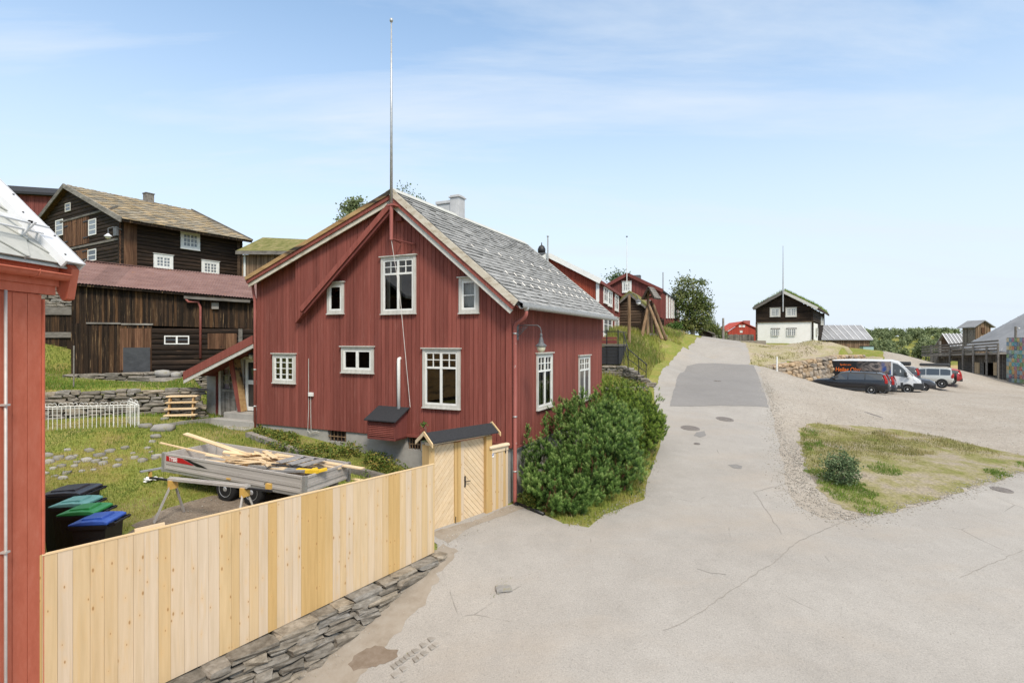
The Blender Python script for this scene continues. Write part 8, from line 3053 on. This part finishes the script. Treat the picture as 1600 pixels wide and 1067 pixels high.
# old paving setts showing through the asphalt
random.seed(12)
M['sett'] = surf('worn_sett', [(.25, .232, .208), (.31, .29, .264)], (9, 9, 9), 6, .7, .9, .1, tint=(.85, 1.1))
sl = 'worn paving sett showing through the asphalt below the new fence'
a, b = G(612, 1052), G(682, 1000)
dd = (b - a); LL = dd.length; dd.normalize(); nn_ = Vector((-dd.y, dd.x, 0))
for i in range(11):
 for j in range(2):
  if random.random() < .2: continue
  p = a + dd * (LL * (i + .5) / 11) + nn_ * (.16 * (j - .5))
  m = MB(); m.box(-.07, .07, -.06, .06, -.03, .0245)
  q_ = tag(m.build('paving_sett', M['sett'], None, loc=(p.x, p.y, float(gz(p.x, p.y))), bevel=.012), sl, 'sett', 'paving setts in the road edge'); q_.rotation_euler = (0, 0, math.atan2(dd.y, dd.x) + random.uniform(-.1, .1))
m = MB(); m.stone((0, 0, .0), .30, .26, .06, .2, .1, .4, .3)
tag(m.build('flat_stone', M['cobble'], None, loc=G(786, 921) + Vector((0, 0, .02))), 'flat grey stone let into the asphalt in front of the gate', 'stone')
# ------------------------------------------------------------------ plants
def leaf_cloud(pts, nrm_up, size, r, seed=0, asp=.6):
 """small leaf faces (one bent quad each) at pts"""
 n = len(pts)
 d = r.normal(size=(n, 3)); d[:, 2] += nrm_up
 d /= np.linalg.norm(d, axis=1)[:, None]
 a = np.cross(d, r.normal(size=(n, 3))); a /= np.linalg.norm(a, axis=1)[:, None]
 b = np.cross(d, a)
 s = size * r.uniform(.55, 1.35, n)[:, None]
 V = np.stack([pts - a * s, pts - b * s * asp, pts + a * s, pts + b * s * asp], 1)
 return V
def tree(name, label, base, height, lobes, nleaf, leaf, mat, trunk_r, bark='bark', seed=1, group=None, cat='tree', trunk=True, clump=26, spread=.42):
 r = np.random.default_rng(seed)
 o = thing(name, label, cat, base, 0, group)
 ls = np.array([l[0] for l in lobes], float); rs = np.array([l[1] for l in lobes], float)
 vol = rs.prod(1) ** (2 / 3); vol /= vol.sum()
 nc = max(6, nleaf // clump)
 k = r.choice(len(lobes), nc, p=vol)
 d = r.normal(size=(nc, 3)); d /= np.linalg.norm(d, axis=1)[:, None]
 rad = r.uniform(.25, 1.0, nc) ** .45
 cc = ls[k] + d * rs[k] * rad[:, None]
 cs = spread * r.uniform(.5, 1.3, nc)
 pts = np.repeat(cc, clump, 0) + r.normal(size=(nc * clump, 3)) * np.repeat(cs, clump)[:, None] * np.array([1, 1, .75])
 V = leaf_cloud(pts, .6, leaf, r)
 f = np.arange(len(pts) * 4)
 t = np.clip(np.repeat(r.uniform(.05, .95, nc), clump) + r.normal(0, .16, len(pts)), 0, 1)
 c = np_mesh('crown', V.reshape(-1, 3), f, 4, M[mat], t)
 c.parent = o
 if trunk:
  m = MB()
  top = Vector(ls.mean(0)); top.z = min(height * .8, ls[:, 2].max())
  m.tube([(0, 0, -.4), (top.x * .15 + .05, top.y * .1, height * .25), (top.x * .5, top.y * .5, height * .5), (top.x, top.y, top.z)], [trunk_r * 1.25, trunk_r, trunk_r * .6, trunk_r * .12], 9)
  for i in range(min(nc, 16)):
   q = Vector(cc[i]); h0 = max(height * .18, q.z * .55)
   s = Vector((top.x * h0 / height, top.y * h0 / height, h0))
   m.tube([s, s.lerp(q, .5) + Vector((0, 0, .1)), q], [trunk_r * .42, trunk_r * .25, trunk_r * .06], 6)
  m.build('trunk', M[bark], o)
 return o
def lob(base, items, Y):
 """crown lobes from photo outline: (u, v, radius in px, flatten)"""
 out = []
 for (u, v, rp, fl) in items:
  p = P(u, v, Y) - Vector(base)
  rr = rp / F * Y
  out.append(((p.x, p.y + random.uniform(-.3, .3) * rr, p.z), (rr, rr, rr * fl)))
 return out
b = P(1082, 526, 60); b.z = float(gz(b.x, b.y)) - .2
tree('birch_tree', 'bushy green birch tree standing at the top of the road beside the red houses', b, 7, lob(b, [(1068, 447, 14, 1.1), (1090, 448, 13, 1.1), (1062, 468, 14, 1), (1082, 470, 18, 1), (1099, 470, 13, 1), (1070, 490, 15, 1), (1093, 492, 17, 1), (1104, 482, 10, .9), (1082, 508, 15, .9), (1070, 512, 9, .8), (1100, 510, 10, .7)], 60), 9500, .12, 'leaf_birch', .22, seed=4, spread=.34)
b = P(1109, 530, 68); b.z = float(gz(b.x, b.y)) - .2
tree('shrub_tree', 'smaller leafy tree behind the black shed right of the birch', b, 3.5, lob(b, [(1106, 508, 9, 1), (1113, 515, 7, 1), (1118, 520, 5, 1), (1108, 520, 8, .8)], 68), 2200, .12, 'leaf_birch', .1, seed=5, spread=.35)
b = P(1126, 532, 80); b.z = float(gz(b.x, b.y)) - .2
tree('shrub_tree', 'dark leafy tree behind the two poles at the top of the road', b, 3, lob(b, [(1124, 519, 6, 1), (1121, 524, 6, 1), (1127, 526, 5, 1)], 80), 1200, .14, 'leaf_far', .1, seed=6)
b = P(1050, 520, 52); b.z = float(gz(b.x, b.y)) - .1
tree('round_bush', 'round bright green bush on the lawn below the long red house', b, 1.2, lob(b, [(1047, 512, 7, .9), (1056, 511, 8, .9), (1041, 514, 5, .8), (1051, 517, 9, .6)], 52), 3000, .075, 'leaf_bush', .05, seed=7, cat='bush', spread=.2)
b = P(550, 400, 44); b.z = float(gz(b.x, b.y))
tree('dark_tree', 'dark dense tree top just showing above the left roof slope of the central house', b, 11, lob(b, [(546, 318, 7, 1), (556, 316, 9, .9), (540, 325, 6, .8), (552, 328, 13, 1), (548, 345, 18, 1)], 44), 2600, .11, 'leaf_far', .2, seed=8, spread=.3)
b = P(645, 400, 46); b.z = float(gz(b.x, b.y))
tree('airy_tree', 'airy pale leaved tree top showing above the ridge of the central house', b, 12, lob(b, [(630, 297, 6, 1), (642, 300, 9, .8), (637, 310, 9, .9), (652, 312, 8, .8), (644, 330, 18, 1)], 46), 900, .10, 'leaf_willow', .18, seed=9, spread=.34)
b = P(968, 470, 62); b.z = float(gz(b.x, b.y))
tree('airy_tree', 'pale tree top showing behind the ridge of the long red house', b, 8, lob(b, [(963, 432, 8, .7), (972, 433, 7, .6), (958, 437, 6, .6), (966, 442, 12, .8)], 62), 1100, .12, 'leaf_willow', .2, seed=10)
b = G(1316, 757)
tree('willow_shrub', 'small grey green willow shrub growing on the grass verge', b, .9, [((0, 0, .35), (.45, .45, .35)), ((-.25, .05, .5), (.28, .28, .28)), ((.22, .1, .55), (.3, .3, .3)), ((0, .1, .72), (.28, .28, .25))], 2600, .035, 'leaf_willow', .02, seed=11, cat='bush', spread=.10, clump=20)
def pine_bush(name, label, lobes, dens, mat, seed, leaders=()):
 r = np.random.default_rng(seed)
 gx, gy = lobes[0][0][0], lobes[0][0][1]
 base = Vector((gx, gy, float(gz(gx, gy))))
 o = thing(name, label, 'bush', base)
 P_, D_, T_, S_ = [], [], [], []
 for (c, rad) in lobes:
  c = np.array(c); rad = np.array(rad)
  area = 4 * math.pi * (((rad[0] * rad[1]) ** 1.6 + (rad[0] * rad[2]) ** 1.6 + (rad[1] * rad[2]) ** 1.6) / 3) ** (1 / 1.6)
  ns = int(area * 2.6) + 4
  ds = r.normal(size=(ns, 3)); ds /= np.linalg.norm(ds, axis=1)[:, None]
  sc_ = c + ds * rad * r.uniform(.70, .96, (ns, 1)); sr_ = r.uniform(.20, .40, ns) * min(1, rad.min() / .8)
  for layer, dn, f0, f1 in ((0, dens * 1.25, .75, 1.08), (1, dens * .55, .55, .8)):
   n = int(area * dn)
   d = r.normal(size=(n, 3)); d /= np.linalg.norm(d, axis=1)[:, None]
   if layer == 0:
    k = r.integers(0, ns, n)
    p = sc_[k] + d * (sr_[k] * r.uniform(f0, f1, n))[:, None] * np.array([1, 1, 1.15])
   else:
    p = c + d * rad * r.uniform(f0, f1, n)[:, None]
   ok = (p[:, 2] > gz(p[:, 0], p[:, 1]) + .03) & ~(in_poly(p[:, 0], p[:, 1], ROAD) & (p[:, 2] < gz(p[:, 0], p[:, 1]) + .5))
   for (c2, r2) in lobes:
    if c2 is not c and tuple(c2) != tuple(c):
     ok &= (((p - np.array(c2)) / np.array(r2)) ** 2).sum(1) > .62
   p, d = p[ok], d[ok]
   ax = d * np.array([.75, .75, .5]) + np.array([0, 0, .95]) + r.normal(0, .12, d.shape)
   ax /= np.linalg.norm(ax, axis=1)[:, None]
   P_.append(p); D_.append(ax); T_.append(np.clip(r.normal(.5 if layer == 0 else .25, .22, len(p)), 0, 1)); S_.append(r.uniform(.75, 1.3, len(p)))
 for (x, y, z0, z1) in leaders:
  k = int((z1 - z0) / .055)
  zz = np.linspace(z0, z1, k)
  for j in range(3):
   w = .14 * (1 - (zz - z0) / (z1 - z0 + .05))
   a = r.uniform(0, 6.28, k)
   p = np.c_[x + np.cos(a) * w, y + np.sin(a) * w, zz]
   ax = np.c_[np.cos(a) * .5, np.sin(a) * .5, np.full(k, .9)]
   ax /= np.linalg.norm(ax, axis=1)[:, None]
   P_.append(p); D_.append(ax); T_.append(np.clip(r.normal(.55, .2, k), 0, 1)); S_.append(r.uniform(.7, 1.0, k))
 p = np.concatenate(P_); ax = np.concatenate(D_); t = np.concatenate(T_); sc = np.concatenate(S_)
 K = 34
 n = len(p)
 u = np.cross(ax, np.tile([[.3, .9, .2]], (n, 1))); u /= np.linalg.norm(u, axis=1)[:, None]
 v = np.cross(ax, u)
 kk = np.arange(K)
 an = kk * 2.399963 + r.uniform(0, 6.28, (n, 1))
 hgt = (kk / K) * .10
 tilt = .15 + 1.15 * (kk / K)[None, :] ** 1.5 + r.normal(0, .1, (n, K))
 ln = (.072 - .016 * kk / K)[None, :] * r.uniform(.8, 1.2, (n, K))
 rad = np.cos(an)[..., None] * u[:, None] + np.sin(an)[..., None] * v[:, None]
 st = p[:, None] + ax[:, None] * (hgt[None, :, None] * sc[:, None, None])
 tip = st + (rad * np.cos(tilt)[..., None] + ax[:, None] * np.sin(tilt)[..., None]) * (ln * sc[:, None])[..., None]
 sd_ = np.cross(tip - st, ax[:, None] + rad * .3); sd_ /= np.linalg.norm(sd_, axis=2)[..., None] + 1e-9
 w = .0078
 V = np.stack([st - sd_ * w, st + sd_ * w, tip], 2) - np.array(base)
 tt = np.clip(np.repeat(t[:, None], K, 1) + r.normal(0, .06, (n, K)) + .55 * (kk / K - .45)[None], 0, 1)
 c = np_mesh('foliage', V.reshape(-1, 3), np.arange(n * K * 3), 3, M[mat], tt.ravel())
 c.parent = o
 m = MB()
 for (cx, rd) in lobes:
  for i in range(5):
   a = r.uniform(0, 6.28)
   q = Vector((cx[0] + math.cos(a) * rd[0] * .6, cx[1] + math.sin(a) * rd[1] * .6, cx[2] + rd[2] * r.uniform(.0, .5))) - base
   s = Vector((cx[0] - base.x + r.uniform(-.2, .2), cx[1] - base.y + r.uniform(-.2, .2), float(gz(cx[0], cx[1])) - base.z - .1))
   m.tube([s, s.lerp(q, .5) + Vector((0, 0, .1)), q], [.028, .018, .008], 6)
 m.build('branches', M['bark_pine'], o)
pine_bush('pine_bush', 'low mountain pine bush with tall pale leaders next to the red down pipe', [((.95, 13.75, -3.65), (.62, .62, .62)), ((.75, 14.35, -3.3), (.45, .5, .6)), ((1.35, 13.45, -3.85), (.6, .5, .45))], 92, 'needle', 1, [(.42, 14.35, -3.2, -2.25), (.85, 14.3, -2.9, -2.0), (1.25, 14.5, -2.8, -1.75)])
pine_bush('pine_bush', 'biggest mountain pine bush, in the middle of the three beside the house', [((2.35, 14.95, -3.25), (1.05, 1.0, 1.1)), ((2.1, 15.9, -2.75), (.95, .9, 1.15)), ((2.95, 16.2, -2.75), (.85, .9, 1.05)), ((1.75, 14.35, -3.5), (.75, .7, .75)), ((3.0, 15.2, -3.45), (.75, .7, .7))], 84, 'needle', 2, [(1.75, 15.2, -2.6, -1.62), (2.05, 16.0, -1.8, -1.5), (2.45, 15.9, -1.9, -1.5)])
pine_bush('pine_bush', 'yellow green mountain pine bush farthest up the road of the three', [((4.1, 18.2, -2.85), (.85, .95, 1.0)), ((4.35, 19.2, -2.65), (.8, .9, 1.0)), ((3.5, 18.9, -2.55), (.7, .8, 1.1)), ((4.75, 18.9, -3.05), (.6, .8, .7))], 74, 'needle_warm', 3, [(3.9, 19.0, -2.0, -1.35)])
# ------------------------------------------------------------------ grass
def vnoise(x, y, s, seed=0):
 r = np.random.default_rng(seed)
 z = np.zeros_like(x)
 for o in range(5):
  for _ in range(3):
   a = r.uniform(0, 6.28); f = s * 2 ** o * r.uniform(.8, 1.3)
   z += np.sin((x * math.cos(a) + y * math.sin(a)) * f + r.uniform(0, 6.28)) / 1.7 ** o
 return z / 3
def grass(name, poly, dens, h, w, mat, seed, excl=(), patch=None, pscale=.9, lean=.5, label=None):
 r = np.random.default_rng(seed)
 xs = [p[0] for p in poly]; ys = [p[1] for p in poly]
 n = int((max(xs) - min(xs)) * (max(ys) - min(ys)) * dens)
 x, y = r.uniform(min(xs), max(xs), n), r.uniform(min(ys), max(ys), n)
 ok = in_poly(x, y, poly)
 for e in excl:
  ok &= ~in_poly(x, y, e)
 x, y = x[ok], y[ok]
 v = vnoise(x, y, pscale, seed)
 if patch is not None:
  k = r.normal(0, .15, len(x)) + v > patch
  x, y, v = x[k], y[k], v[k]
 o = blade_mesh(name, np.c_[x, y, gz(x, y)], h, w, M[mat], seed, lean, tint_w=np.clip(.42 - v * .6, 0, 1))
 tag(o, kind='stuff')
 return o
HOUSE_P = [tuple(HF.w(*q)[:2]) for q in ((-9.25, -.05), (.05, -.05), (.05, 8.6), (-9.25, 8.6))]
YARD = [(-5.9, 6.6), (-2.1, 11.3), (-1.9, 12.6), (-.4, 13.9), (-8.2, 17.8), (-10.5, 18.4), (-15.6, 16.9), (-15, 11), (-7.5, 6.8)]
grass('lawn_grass', YARD, 560, .055, .014, 'blade', 1, [HOUSE_P, DIRT], None, 1.7)
grass('lawn_grass', YARD, 60, .12, .014, 'blade_lush', 21, [HOUSE_P, DIRT], .35, .5)
TERR = [(-15.6, 17.3), (-10.0, 19.0), (-9.0, 20.5), (-9.6, 24), (-14, 26), (-22, 24.5), (-27, 22), (-20, 17)]
grass('terrace_grass', TERR, 420, .075, .022, 'blade_lush', 2, [], -.7, .5)
grass('terrace_grass', TERR, 150, .09, .022, 'blade', 22, [])
grass('terrace_grass', [(-27, 21.5), (-19.8, 24.2), (-19.3, 27), (-24, 31), (-31, 29)], 120, .12, .03, 'blade', 25, [])
BANK = [(3.9, 22.2), (5.2, 22.0), (6.4, 25.5), (7.2, 29.6), (8.2, 32.2), (9.8, 36.2), (11.4, 39.8), (13.8, 44.8), (16.0, 49.8), (18.2, 54.8), (14, 56), (8, 47), (5.5, 38), (4.2, 31.5), (3.4, 25)]
grass('bank_grass', BANK, 130, .24, .035, 'blade', 3, [ROAD], -.6)
grass('bank_grass', BANK, 60, .34, .03, 'blade_dry', 23, [ROAD], .05, .45)
grass('bank_grass', [(12, 47.5), (14.4, 47), (17.8, 54), (17.5, 57), (14, 55)], 160, .16, .05, 'blade_lush', 24)
BED = [tuple(HF.w(*q)[:2]) for q in ((-8.9, -.15), (-3.3, -.15), (-2.2, -.15), (-2.2, -.9), (-3.3, -1.35), (-5.0, -1.5), (-7.2, -1.2), (-8.6, -.7))]
UNDER = [(.5, 13.95), (.85, 13.4), (1.0, 13.0), (1.15, 12.75), (1.7, 12.6), (2.1, 13.1), (3.4, 14.35), (4.1, 16.3), (4.9, 18.5), (5.9, 21.1), (6.2, 23), (3.8, 22), (.1, 14.2)]
grass('verge_grass', wob(UNDER, .16, .1, 3, 9), 420, .09, .016, 'blade', 4, [])
grass('verge_grass', ISLAND, 420, .07, .016, 'blade_dry', 5, [], .05, .8)
IL = gpix([(1252, 672), (1275, 663), (1285, 672), (1275, 690), (1262, 705), (1254, 690)])
IM = gpix([(1260, 735), (1300, 738), (1340, 750), (1372, 780), (1385, 800), (1360, 804), (1325, 793), (1297, 776), (1274, 750)])
grass('verge_grass', wob(IL, .15, .1, 3, 1), 1100, .065, .013, 'blade_lush', 6, [], -.1, 2.2)
grass('verge_grass', wob(IM, .18, .1, 3, 2), 1700, .075, .013, 'blade_lush', 7, [], -.6, 1.6)
IR = gpix([(1360, 672), (1480, 690), (1470, 708), (1420, 712), (1375, 695)])
grass('verge_grass', wob(IR, .2, .12, 3, 4), 420, .11, .014, 'blade_dry', 8, [], -.2, 1.4)
for k, poly in enumerate(([(1358, 722), (1380, 720), (1412, 735), (1405, 745), (1380, 742), (1362, 735)], [(1540, 735), (1600, 722), (1600, 740), (1560, 752)], [(1262, 692), (1284, 690), (1285, 702), (1266, 704)])):
 grass('verge_grass', wob(gpix(poly), .2, .1, 3, 30 + k), 900, .07, .014, 'blade_lush', 30 + k, [], -.05, 2.2)
SLOPE = [(17.6, 40.5), (20.5, 43.3), (26, 48), (31, 52), (40, 60), (37, 66), (26.5, 62), (23.8, 54.5), (20.2, 46), (18.2, 41.6)]
grass('slope_grass', SLOPE, 34, .12, .05, 'blade_dry', 9, [], .1)
grass('slope_grass', [(17.4, 40), (18.6, 40.6), (19.2, 41.6), (18, 41.5)], 220, .22, .05, 'blade_lush', 10)
grass('slope_grass', [(16.9, 37.5), (17.8, 39.2), (20, 41.2), (23, 42.6), (23, 41.6), (20, 40.2), (18, 38)], 120, .14, .03, 'blade', 11)
for k, (u, v, rr) in enumerate(((790, 907, .22), (770, 932, .12), (620, 1040, .25), (650, 1030, .3), (672, 1012, .3), (600, 1056, .2))):
 q = G(u, v)
 c = [(q.x + rr * math.cos(a), q.y + rr * .6 * math.sin(a)) for a in np.linspace(0, 2 * math.pi, 9)[:-1]]
 grass('crack_grass', c, 420, .035, .010, 'blade', 40 + k, [], .2, 3)
# grass on the road-side foot of the stone wall
FOOT = [tuple((FA + FDIR * s + wnrm * w)[:2]) for s, w in ((.5, .42), (3, .42), (5.5, .32), (5.5, .45), (3, .62), (.5, .66))]
grass('crack_grass', FOOT, 160, .06, .012, 'blade', 51, [], .45, 3)
def pebbles(name, xy, mat, seed, s0=.008, s1=.024):
 r = np.random.default_rng(seed)
 n = len(xy)
 s = r.uniform(s0, s1, (n, 1)) * r.uniform(.6, 1.4, (n, 1))
 a = r.uniform(0, 6.28, n); c_, q_ = np.cos(a), np.sin(a)
 O = np.array([(1, 0, .1), (0, .8, -.1), (-1, .1, .1), (0, -.8, .1), (.1, .1, .7), (0, 0, -.5)]) + r.normal(0, .15, (n, 6, 3))
 V = np.stack([O[..., 0] * c_[:, None] - O[..., 1] * q_[:, None], O[..., 0] * q_[:, None] + O[..., 1] * c_[:, None], O[..., 2]], 2) * s[:, None]
 V += np.c_[xy, gz(xy[:, 0], xy[:, 1]) + .018][:, None]
 Fc = np.array([(0, 1, 4), (1, 2, 4), (2, 3, 4), (3, 0, 4), (1, 0, 5), (2, 1, 5), (3, 2, 5), (0, 3, 5)])
 f = (np.arange(n)[:, None, None] * 6 + Fc[None]).reshape(-1)
 tag(np_mesh(name, V.reshape(-1, 3), f, 3, M[mat], np.repeat(r.uniform(0, 1, n), 8)), kind='stuff')
def along(pix, per_m, w, seed):
 r = np.random.default_rng(seed)
 p = [G(u, v) for u, v in pix]
 o = []
 for a, b in zip(p, p[1:]):
  L = (b - a).length; n = int(L * per_m)
  t = r.uniform(0, 1, n); k = r.normal(0, w, n)
  dx, dy = (b.x - a.x) / L, (b.y - a.y) / L
  o.append(np.c_[a.x + (b.x - a.x) * t - dy * k, a.y + (b.y - a.y) * t + dx * k])
 return np.concatenate(o)
M['pebble'] = surf('loose_pebbles', [(.30, .275, .24), (.42, .395, .355)], (9, 9, 9), 4, .6, .95, .1, tint=(.75, 1.2))
pebbles('loose_gravel', along([(1186, 575), (1199, 615), (1205, 640), (1214, 680), (1222, 720), (1228, 757), (1244, 790), (1285, 812), (1330, 815), (1380, 807)], 130, .24, 1), 'pebble', 1)
pebbles('loose_gravel', along([(1240, 690), (1248, 730), (1262, 765), (1290, 795), (1330, 808), (1400, 800), (1500, 771), (1600, 738)], 130, .16, 2), 'pebble', 2)
pebbles('loose_gravel', along([(460, 1066), (530, 1000), (600, 930), (680, 868), (740, 822), (790, 790)], 120, .16, 3), 'pebble', 3, .006, .018)
pebbles('loose_gravel', along([(870, 822), (905, 822), (960, 795), (1000, 775), (1020, 720)], 90, .12, 4), 'pebble', 4, .006, .018)
r_ = np.random.default_rng(5)
xy_ = np.c_[r_.uniform(8, 30, 3500), r_.uniform(14, 34, 3500)]
pebbles('loose_gravel', xy_[in_poly(xy_[:, 0], xy_[:, 1], LOT) & ~in_poly(xy_[:, 0], xy_[:, 1], ROAD) & ~in_poly(xy_[:, 0], xy_[:, 1], ISLAND)], 'pebble', 5, .010, .024)
xy_ = np.c_[r_.uniform(-4, 12, 1500), r_.uniform(7.5, 15, 1500)]
pebbles('loose_gravel', xy_[in_poly(xy_[:, 0], xy_[:, 1], ROAD)], 'pebble', 6, .004, .010)
xy_ = np.c_[r_.uniform(-11, -2, 2500), r_.uniform(8, 15, 2500)]
pebbles('loose_gravel', xy_[in_poly(xy_[:, 0], xy_[:, 1], DIRT)], 'pebble', 7, .006, .016)
def herbs(name, poly, n, h, leaf, mat, seed):
 r = np.random.default_rng(seed)
 xs = [p[0] for p in poly]; ys = [p[1] for p in poly]
 x, y = r.uniform(min(xs), max(xs), n * 4), r.uniform(min(ys), max(ys), n * 4)
 ok = in_poly(x, y, poly) & (vnoise(x, y, 1.6, seed) > -.35)
 x, y = x[ok][:n], y[ok][:n]
 hh = h * (.45 + .55 * np.clip(vnoise(x, y, 1.1, seed + 1) + .5, 0, 1.3))
 K = 7
 pts = np.repeat(np.c_[x, y, gz(x, y)], K, 0)
 pts[:, :2] += r.normal(0, .05, (len(pts), 2))
 pts[:, 2] += np.repeat(hh, K) * r.uniform(.15, 1, len(pts))
 V = leaf_cloud(pts, 1.6, leaf, r)
 t = np.clip(np.repeat(r.uniform(0, 1, len(x)) ** 1.5, K) + r.normal(0, .12, len(pts)), 0, 1)
 o = np_mesh(name, V.reshape(-1, 3), np.arange(len(pts) * 4), 4, M[mat], t)
 tag(o, kind='stuff')
herbs('ground_cover_plants', BED, 1500, .30, .035, 'leaf_herb', 3)
herbs('ground_cover_plants', [(.15, 14.0), (.45, 13.5), (.75, 13.5), (.7, 14.3), (.4, 14.6)], 160, .4, .03, 'leaf_herb', 4)
herbs('ground_cover_plants', [(4.2, 24.5), (6.3, 24.5), (7.0, 28.5), (5.0, 28.5)], 500, .5, .05, 'leaf_herb', 6)
# climbing twig by the gate
b = HF.w(-2.35, -.25, 1.2)
tree('climbing_shrub', 'thin leafy climber on the red wall behind the small gate roof', b, .9, [((0, 0, .15), (.14, .1, .2)), ((-.05, 0, .55), (.1, .08, .12)), ((-.1, 0, .85), (.1, .08, .08))], 170, .04, 'leaf_bush', .012, seed=15, cat='plant', clump=8, spread=.06)
# ------------------------------------------------------------------ far woodland and field on the right
def far_wood():
 r = np.random.default_rng(44)
 allV, allT = [], []
 m = MB()
 for i in range(150):
  Y = r.uniform(112, 190)
  u = r.uniform(1285, 1500)
  x = (u - CU) / F * Y
  zb = float(gz(x, Y))
  vt = 533 + 5 * math.sin(u * .05) - 6 * max(0, (u - 1430) / 60) + r.uniform(-4, 9)
  zt = (CV - vt) / F * Y
  H = min(max(zt - zb, 2.5), 9)
  nc = 26
  d = r.normal(size=(nc, 3)); d /= np.linalg.norm(d, axis=1)[:, None]
  c = np.array([x, Y, zb + H * .6]) + d * np.array([H * .28, H * .28, H * .42]) * r.uniform(.3, 1, (nc, 1))
  pts = np.repeat(c, 16, 0) + r.normal(0, .36, (nc * 16, 3))
  allV.append(leaf_cloud(pts, .6, .26, r)); allT.append(np.clip(r.uniform(.1, .9) + r.normal(0, .15, len(pts)), 0, 1))
  m.tube([(x, Y, zb - .3), (x, Y, zb + H * .7)], [.13, .05], 5)
 V = np.concatenate(allV); t = np.concatenate(allT)
 o = np_mesh('far_woodland', V.reshape(-1, 3), np.arange(len(V) * 4), 4, M['leaf_far'], t)
 tag(o, kind='stuff')
 tag(m.build('far_tree_stems', M['bark'], None), kind='stuff')
far_wood()
drape('dry_field', [(68, 92), (80, 90), (100, 112), (60, 112), (52, 100)], M['field'], .03)
